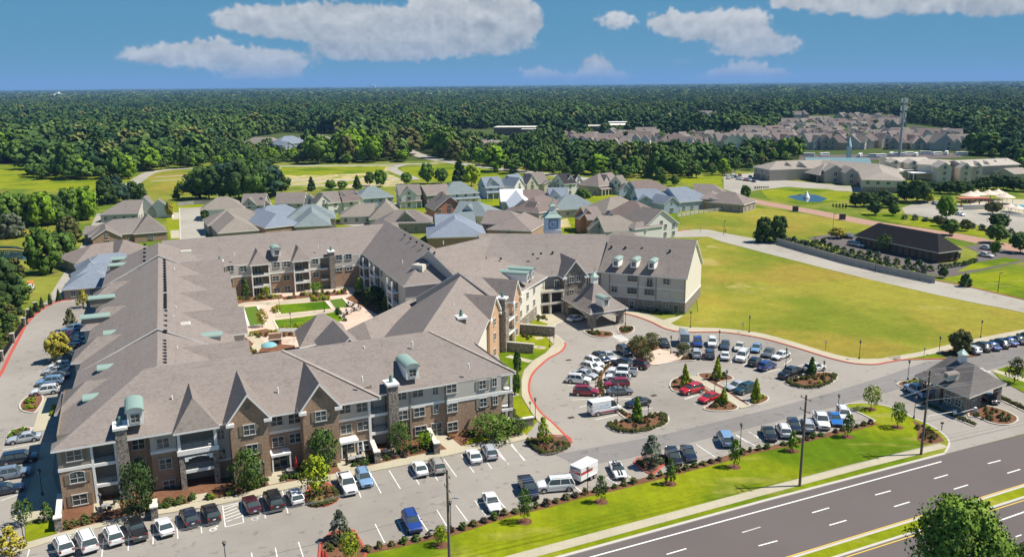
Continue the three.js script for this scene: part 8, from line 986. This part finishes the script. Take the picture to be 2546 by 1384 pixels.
// ================================================================== FAR BUILDINGS
function farBlock(label, name, list, cat = 'apartment building') { // list of wings: [x1, y1, x2, y2, ridge h, half width, eave, ends, roof, wall, base wall height]
  let o = null;
  for (const [x1, y1, x2, y2, h, hw, eave, ends, roof, wall] of list) {
    const p = at(x1, y1, h).setY(0), q = at(x2, y2, h).setY(0), d = q.clone().sub(p).normalize(), k = { h: 'hip', g: 'gable' }, a = p.clone().addScaledVector(d, ends[0] === 'h' ? -hw : 0), b = q.clone().addScaledVector(d, ends[1] === 'h' ? hw : 0); o ??= thing(name, label, cat, p.clone());
    wing(o, a, b, hw, eave, h, k[ends[0]], k[ends[1]], { roof, wall, over: 0.7 }); const s = V(-d.z, 0, d.x);
    for (const w0 of [new Wall(a.clone().addScaledVector(s, hw), b.clone().addScaledVector(s, hw)), new Wall(b.clone().addScaledVector(s, -hw), a.clone().addScaledVector(s, -hw)), new Wall(a.clone().addScaledVector(s, hw), a.clone().addScaledVector(s, -hw)), new Wall(b.clone().addScaledVector(s, -hw), b.clone().addScaledVector(s, hw))]) { const mid = a.clone().lerp(b, 0.5), w = w0.n.dot(w0.P(w0.L / 2).sub(mid)) > 0 ? w0 : new Wall(w0.P(w0.L), w0.P(0)); if (!facing(w)) continue; const bs = new MB(); w.block(bs, 0, w.L, 0, Math.min(3.2, eave * 0.42), 0, 0.12); bs.put('base_wall', M.brick, o); const n = Math.max(1, Math.floor(w.L / 4.6)), fl = eave > 8 ? [1.6, 4.8, 7.8] : [1.6, 4.7]; for (const y of fl) for (let j = 0; j < n; j++) win(o, w, w.L * (j + 0.5) / n, y, { w: 1.7, h: 1.6, cols: 2, d: 0.13, frame: M.white }); }
  }
  return o;
}
const tanR = roofOf(0.31, 0.275, 0.24), tanW = wallOf(0.46, 0.41, 0.34), crW = wallOf(0.6, 0.55, 0.47);
{ // two storey apartments with front gables, and the porch
  const o = farBlock('two storey tan apartments with many front gables beyond the pond', 'apartment_building', [[1932, 400, 2060, 396, 10.2, 9, 6.4, 'hg', tanR, tanW], [2050, 397, 2186, 407, 10.2, 9, 6.4, 'gh', tanR, tanW], [2186, 412, 2196, 427, 9.4, 9.5, 6.2, 'gh', tanR, crW]]);
  for (const [x, y, h, hw] of [[1956, 446, 9.8, 3.4], [1990, 446, 9.8, 3.4], [2076, 455, 10, 5.2], [2116, 460, 9.4, 3.2]]) { const f = at(x, y); wing(o, f, f.clone().add(V(1.5, 0, -14)), hw, 6.6, h, 'gable', 0, { roof: tanR, wall: tanW, over: 0.4 }); const g = new Wall(f.clone().add(V(-hw, 0, 0)), f.clone().add(V(hw, 0, 0))); for (const y2 of [1.8, 5]) win(o, g, hw, y2, { w: 2, h: 1.8, cols: 2, d: 0.35, frame: M.white }); }
  const c = at(2050, 448), pr = thing('apartment_porch', 'hip roofed entrance porch of the tan apartments', 'porch', c.clone()); wing(pr, c.clone().add(V(-8, 0, 3)), c.clone().add(V(10, 0, -1)), 7, 4.2, 9.4, 'hip', 'hip', { roof: tanR, wall: M.darkWall, over: 0.7, noWall: true }); for (const [x, z] of [[-7, 8.5], [-7, -3], [9, 5], [9, -6], [1, 7]]) { const q = c.clone().add(V(x, 0, z)); new MB().box(q.x, 0, q.z, 0.9, 4.2, 0.9).put('pillar', M.stone, pr); }
}
{ const pale = roofOf(0.42, 0.38, 0.33); const o = farBlock('three storey cream and brown apartments with steep gables at the far right', 'apartment_building', [[2204, 391, 2300, 390, 9.8, 9, 7.8, 'gg', pale, crW], [2300, 394, 2372, 398, 10.8, 9, 8.4, 'gg', pale, crW], [2376, 398, 2504, 393, 11.2, 9, 8.6, 'gg', pale, tanW], [2500, 418, 2540, 416, 8, 6, 5.6, 'gg', tanR, tanW]]);
  for (const [x, y, h, hw] of [[2225, 439, 9.9, 2.8], [2270, 441, 9.9, 2.8], [2347, 453, 11, 3.6], [2400, 454, 10.8, 2.8], [2428, 451, 10.8, 2.6], [2449, 449, 10.8, 2.6], [2471, 446, 10.8, 2.6], [2496, 444, 10.8, 2.8]]) { const f = at(x, y); wing(o, f, f.clone().add(V(2.5, 0, -13)), hw, 8, h, 'gable', 0, { roof: pale, wall: crW, over: 0.35 }); const g = new Wall(f.clone().add(V(-hw, 0, 0)), f.clone().add(V(hw, 0, 0))); for (const y2 of [1.8, 5, 8.2]) win(o, g, hw, y2, { w: 1.7, h: 1.8, cols: 2, d: 0.3, frame: M.white }); }
  const cp = thing('carport', 'white flat carport before the cream apartments', 'carport', at(2292, 446)); part('roof_slab', new MB().box(0, 3.6, 0, 14, 0.5, 7).geo(), M.white, cp); for (const x of [-6, 6]) for (const z of [-2.8, 2.8]) part('post', new MB().box(x, 0, z, 0.4, 3.6, 0.4).geo(), M.white, cp); const wl = thing('service_building', 'low tan flat roofed building between the far apartments', 'building', at(2262, 440)); part('wall', new MB().box(0, 0, 0, 16, 4.2, 9).geo(), tanW, wl); part('roof', new MB().box(0, 4.2, 0, 16.6, 0.4, 9.6).geo(), M.cream, wl); }
{ const o = farBlock('long building with teal metal roof behind the tan apartments', 'church', [[2005, 391, 2160, 392, 9, 10, 4.4, 'gg', roofOf(0.16, 0.27, 0.3), M.white]], 'church'); const c = at(2110, 402), st = part('steeple', new MB().box(0, 0, 0, 2.6, 10.5, 2.6).geo(), M.white, o); st.position.copy(o.worldToLocal(c)); part('spire', new THREE.ConeGeometry(1.8, 7, 4).rotateY(Math.PI / 4).translate(0, 14, 0), roofOf(0.3, 0.42, 0.46), st); }
{ const o0 = new THREE.Group(); part('body', new RoundedBoxGeometry(10.5, 2.9, 2.6, 2, 0.15).translate(0, 1.95, 0), M.white, o0); part('windows', new MB().box(0.6, 2.1, 0, 7.5, 0.7, 2.63).geo(), M.glass, o0); part('windscreen', new MB().box(5.24, 1.9, 0, 0.06, 1.1, 2.2).geo(), M.glass, o0); for (const x of [-3.4, 3.6]) for (const k of [-1, 1]) { const w = part('wheel', wheelGeo[0.38][0], M.tyre, o0); w.position.set(x, 0.45, k * 1.2); } [[2012, 389], [2050, 388], [2139, 390], [2172, 391], [2190, 391], [2216, 387], [2234, 388], [2260, 386], [2278, 388], [2302, 384], [2330, 386], [2354, 384], [2392, 386]].forEach(([x, y], i) => { const o = o0.clone(); o.name = numbered('motor_coach'); o.position.copy(at(x, y)); o.rotation.y = (i % 3) * 0.7 - 0.4; o.scale.setScalar(0.78); scene.add(o); tag(o, 'white coach parked in the row at the far lot', 'coach', 'white coaches in the far lot'); }); sheet('pavement', [[1985, 398], [1990, 386], [2370, 380], [2400, 391], [2240, 396], [2100, 398]], -0.004, M.road); }
{ // mast
  const b = at(2237, 389), o = thing('cell_tower', 'tall slender grey mast with antenna tiers beyond the apartments', 'mast', b), H = (() => { let h = 20; for (let i = 0; i < 400; i++) { const q = at(2247, 243, Math.min(h, 200)); h += 0.25; if (Math.abs(b.z) > 0 && new THREE.Vector3(b.x, h, b.z).clone().project) { const d = V(b.x, h - EYE, b.z), yy = Math.atan2(d.y, Math.hypot(d.x, d.z)), r = ray(2247, 243); if (yy > Math.asin(r.y)) break; } } return h; })();
  part('mast', new THREE.CylinderGeometry(0.55, 1.15, H, 12).translate(0, H / 2, 0), M.galvanised, o); const pan = new MB().box(0, 0, 0, 0.5, 3.4, 0.35).geo(); for (const [dy, n] of [[0.5, 9], [6, 9], [11, 6], [15, 4]]) { const ring = part('antenna_ring', new THREE.TorusGeometry(2, 0.12, 6, 18).rotateX(Math.PI / 2).translate(0, H - dy - 1.5, 0), M.galvanised, o); for (let i = 0; i < n; i++) { const a = i / n * 6.283, p = part('antenna', pan, i % 3 ? M.white : M.galvanised, ring); p.position.set(Math.cos(a) * 2.1, H - dy - 3.2, Math.sin(a) * 2.1); p.rotation.y = -a; } }
}
{ // pool pavilions
  const can = std(0.62, 0.5, 0.4, 0.8), um = new THREE.Group(); part('canopy', new THREE.LatheGeometry([[0.05, 5.2], [1.2, 4.3], [4.2, 3.1], [4.2, 2.9], [1, 4]].map(([a, b]) => new THREE.Vector2(a, b)), 8).toNonIndexed(), can, um); for (let i = 0; i < 4; i++) part('post', new THREE.CylinderGeometry(0.12, 0.12, 3.1, 6).translate(Math.cos(i * 1.57 + 0.8) * 3.2, 1.55, Math.sin(i * 1.57 + 0.8) * 3.2), M.white, um);
  [[2412, 496, 'leftmost by the pergola'], [2428, 493, 'second from the left'], [2458, 492, 'left of the tallest one'], [2481, 490, 'tallest and central'], [2499, 500, 'right of the tallest one'], [2512, 520, 'low white one at the pool edge'], [2530, 524, 'lowest at the right pool edge']].forEach(([x, y, w], i) => { const o = um.clone(); o.name = numbered('pool_canopy'); o.position.copy(at(x, y + 6)); if (i > 4) o.scale.setScalar(0.7); scene.add(o); tag(o, 'pale tent canopy at the pool, ' + w, 'canopy', 'pool canopies'); });
  const pg = thing('pool_pergola', 'rust red flat pergola at the left of the pool', 'pergola', at(2418, 512)); part('roof_slab', new MB().box(0, 3.2, 0, 13, 0.6, 5).geo(), M.terracotta, pg); for (const x of [-6, -2, 2, 6]) part('post', new MB().box(x, 0, 2, 0.4, 3.2, 0.4).geo(), M.terracotta, pg); const w = thing('pool_wall', 'pale low wall before the pool terrace', 'wall', at(2440, 520)); part('wall', new MB().box(0, 0, 0, 16, 2, 0.5, 0.1).geo(), M.cream, w); part('coping', new MB().box(0, 2, 0, 16.2, 0.15, 0.8, 0.1).geo(), M.white, w); sheet('pool', [[2520, 508], [2600, 512], [2600, 524], [2530, 519]], 0.03, M.poolWater); sheet('terrace', [[2400, 515], [2420, 498], [2500, 494], [2640, 500], [2640, 535], [2520, 530], [2440, 524]], 0.0, M.concrete); fence('low white fence along the pool terrace', [[2496, 534], [2520, 536], [2560, 542]], 1.2, 3, M.white, true);
}
{ const o = thing('pond_fountain', 'white fountain spray in the pond', 'fountain', at(2006, 492)); part('spray', new THREE.LatheGeometry([[0.1, 3.4], [0.3, 3.0], [0.9, 1.6], [1.7, 0.2], [1.5, 0.1], [0.4, 1.5]].map(([a, b]) => new THREE.Vector2(a, b)), 12), M.white, o); part('float_ring', new THREE.TorusGeometry(1, 0.15, 6, 16).rotateX(Math.PI / 2).translate(0, 0.1, 0), M.darkMetal, o); }
{ // school and shops beyond the wood
  const b = (label, x0, x1, y, h, d, wall, roof) => { const p = at(x0, y), q = at(x1, y), W = new Wall(p, q), o = thing('low_building', label, 'building', p.clone()), m = new MB(), r = new MB(); W.block(m, 0, W.L, 0, h, -d, 0); W.block(r, -0.5, W.L + 0.5, h, h + 0.8, -d - 0.5, 0.5); m.put('wall', wall, o); r.put('roof', roof, o); const n = Math.floor(W.L / 7); for (let i = 0; i < n; i++) win(o, W, W.L * (i + 0.5) / n, h * 0.5, { w: 2.6, h: 1.8, cols: 2, d: 0.05 }); };
  const br = wallOf(0.22, 0.15, 0.12); b('long low brown school with pale flat roof beyond the wood', 1228, 1330, 336, 8, 26, br, M.cream); b('brown school hall with white roof edge right of the long one', 1296, 1332, 345, 9, 14, br, M.kerb); b('orange tinted low building beyond the wood', 1346, 1410, 338, 7, 30, wallOf(0.5, 0.25, 0.12), M.cream); b('long brown flat building right of the orange one', 1404, 1490, 336, 9, 30, br, M.kerb); b('wide brown building with bright roof', 1500, 1598, 336, 10, 40, br, M.cream); b('pale building with orange end beyond the wood', 1512, 1590, 322, 8, 20, wallOf(0.55, 0.33, 0.22), M.white);
}
{ // the far estate: houses too small to tell apart
  const mk = (roof, wall, v) => { const o = new THREE.Group(), add = (f) => { const q = new MB(), t = new MB(), w = new MB(); f(q, t, w); return [q, t, w]; }; scene.add(o); const P = (x, z) => V(x, 0, z); wing(o, P(-7 + v, 0), P(7 - v, 0), 5.5, 4.6, 9.6, v ? 'hip' : 'gable', v === 1 ? 'hip' : 'gable', { roof, wall, over: 0.5 }); wing(o, P(-2 - v, 8.5), P(-2 - v, 0), 3.2, 4.8, 8.6, 'gable', 0, { roof, wall, over: 0.4 }); if (v !== 1) wing(o, P(4, 7.4), P(4, 0), 2.6, 4.4, 7.8, 'gable', 0, { roof, wall, over: 0.4 }); scene.remove(o); const g = new Wall(P(-5.2 - v, 8.5), P(1.2 - v, 8.5)); for (const y of [1.6, 4.6]) win(o, g, g.L / 2, y, { w: 1.6, h: 1.6, cols: 2, d: 0.04 }); return o; };
  const kinds = [mk(RC[0], WC[6], 0), mk(RC[4], WC[3], 1), mk(RC[7], WC[1], 2), mk(RC[4], WC[0], 0), mk(RC[1], WC[3], 2)], r = rng(313), spots = [];
  for (const [x0, y0, x1, y1, n] of [[1405, 358, 1500, 360, 6], [1480, 368, 1640, 360, 8], [1515, 352, 1640, 350, 6], [1650, 366, 1740, 358, 5], [1730, 358, 1950, 352, 11], [1700, 374, 1740, 372, 3], [1945, 366, 2090, 372, 8], [1960, 352, 2110, 356, 8], [1990, 340, 2150, 344, 8], [2090, 368, 2240, 362, 8], [2130, 352, 2250, 350, 6], [1940, 322, 2060, 312, 6], [2080, 304, 2190, 300, 5], [2080, 330, 2200, 332, 5], [2250, 352, 2380, 350, 6], [1600, 300, 1730, 304, 6], [1740, 296, 1840, 300, 4], [1930, 296, 2010, 294, 4], [1420, 372, 1560, 376, 7], [1800, 366, 1950, 368, 8], [2020, 320, 2240, 322, 9], [1960, 334, 2060, 332, 6], [2230, 368, 2390, 372, 7], [2140, 312, 2240, 308, 5], [1840, 345, 1960, 342, 6]]) for (let i = 0; i < n; i++) spots.push([lerp(x0, x1, (i + r() * 0.6) / n), lerp(y0, y1, i / n) + (r() - 0.5) * 4]);
  for (const [x, y] of spots) { const o = kinds[Math.floor(r() * kinds.length)].clone(); o.name = numbered('estate_house'); o.position.copy(at(x, y)); o.rotation.y = (r() - 0.5) * 0.9 + (r() < 0.25 ? 1.3 : 0); o.scale.setScalar(1.1 + r() * 0.3); scene.add(o); tag(o, 'steep roofed house in the dense far estate among trees', 'house', 'houses of the far estate'); }
  const L = []; const trees = []; for (let i = 0; i < 210; i++) { const s = spots[Math.floor(r() * spots.length)], p = at(s[0] + (r() - 0.5) * 46, s[1] + 1 - r() * 9); const h = 5 + r() * 7; trees.push([p.x, p.z, h, h * (0.7 + 0.4 * r()), ['dark', 'mid', 'green', 'olive'][Math.floor(r() * 4)], r()]); } treeGeo.wood0 ??= [crownGeo(TREES.wood[0]), trunkGeo(0.2, 0.026, 71, 2)]; { const im = new THREE.InstancedMesh(treeGeo.wood0[0], LEAF.white, trees.length), m = new THREE.Matrix4(); trees.forEach(([x, z, h, w, tn, q], i) => { m.makeRotationY(q * 6.28).scale(V(w, h, w)).setPosition(x, -0.3, z); im.setMatrixAt(i, m); im.setColorAt(i, LEAF[tn].color); }); im.name = 'estate_trees'; im.userData = { kind: 'stuff', label: 'garden trees between the houses of the far estate', category: 'trees' }; scene.add(im); }
}
for (const [x, y, h, l] of [[143, 240, 14, 'white speck of a building with a mast far off on the left'], [132, 241, 9, 'small white building far off on the left'], [926, 217, 40, 'dark tower speck on the horizon left of centre'], [1070, 243, 10, 'small pale building far off in the wood']]) { const o = thing('distant_building', l, 'building', at(x, y)); const s = at(x, y).length() / 1000; part('wall', new MB().box(0, 0, 0, 7 * s, h * 1.4, 5 * s).geo(), M.white, o); part('roof', new MB().box(0, h * 1.4, 0, 3 * s, h * 0.7, 3 * s).geo(), M.white, o); }

renderer.render(scene, camera);
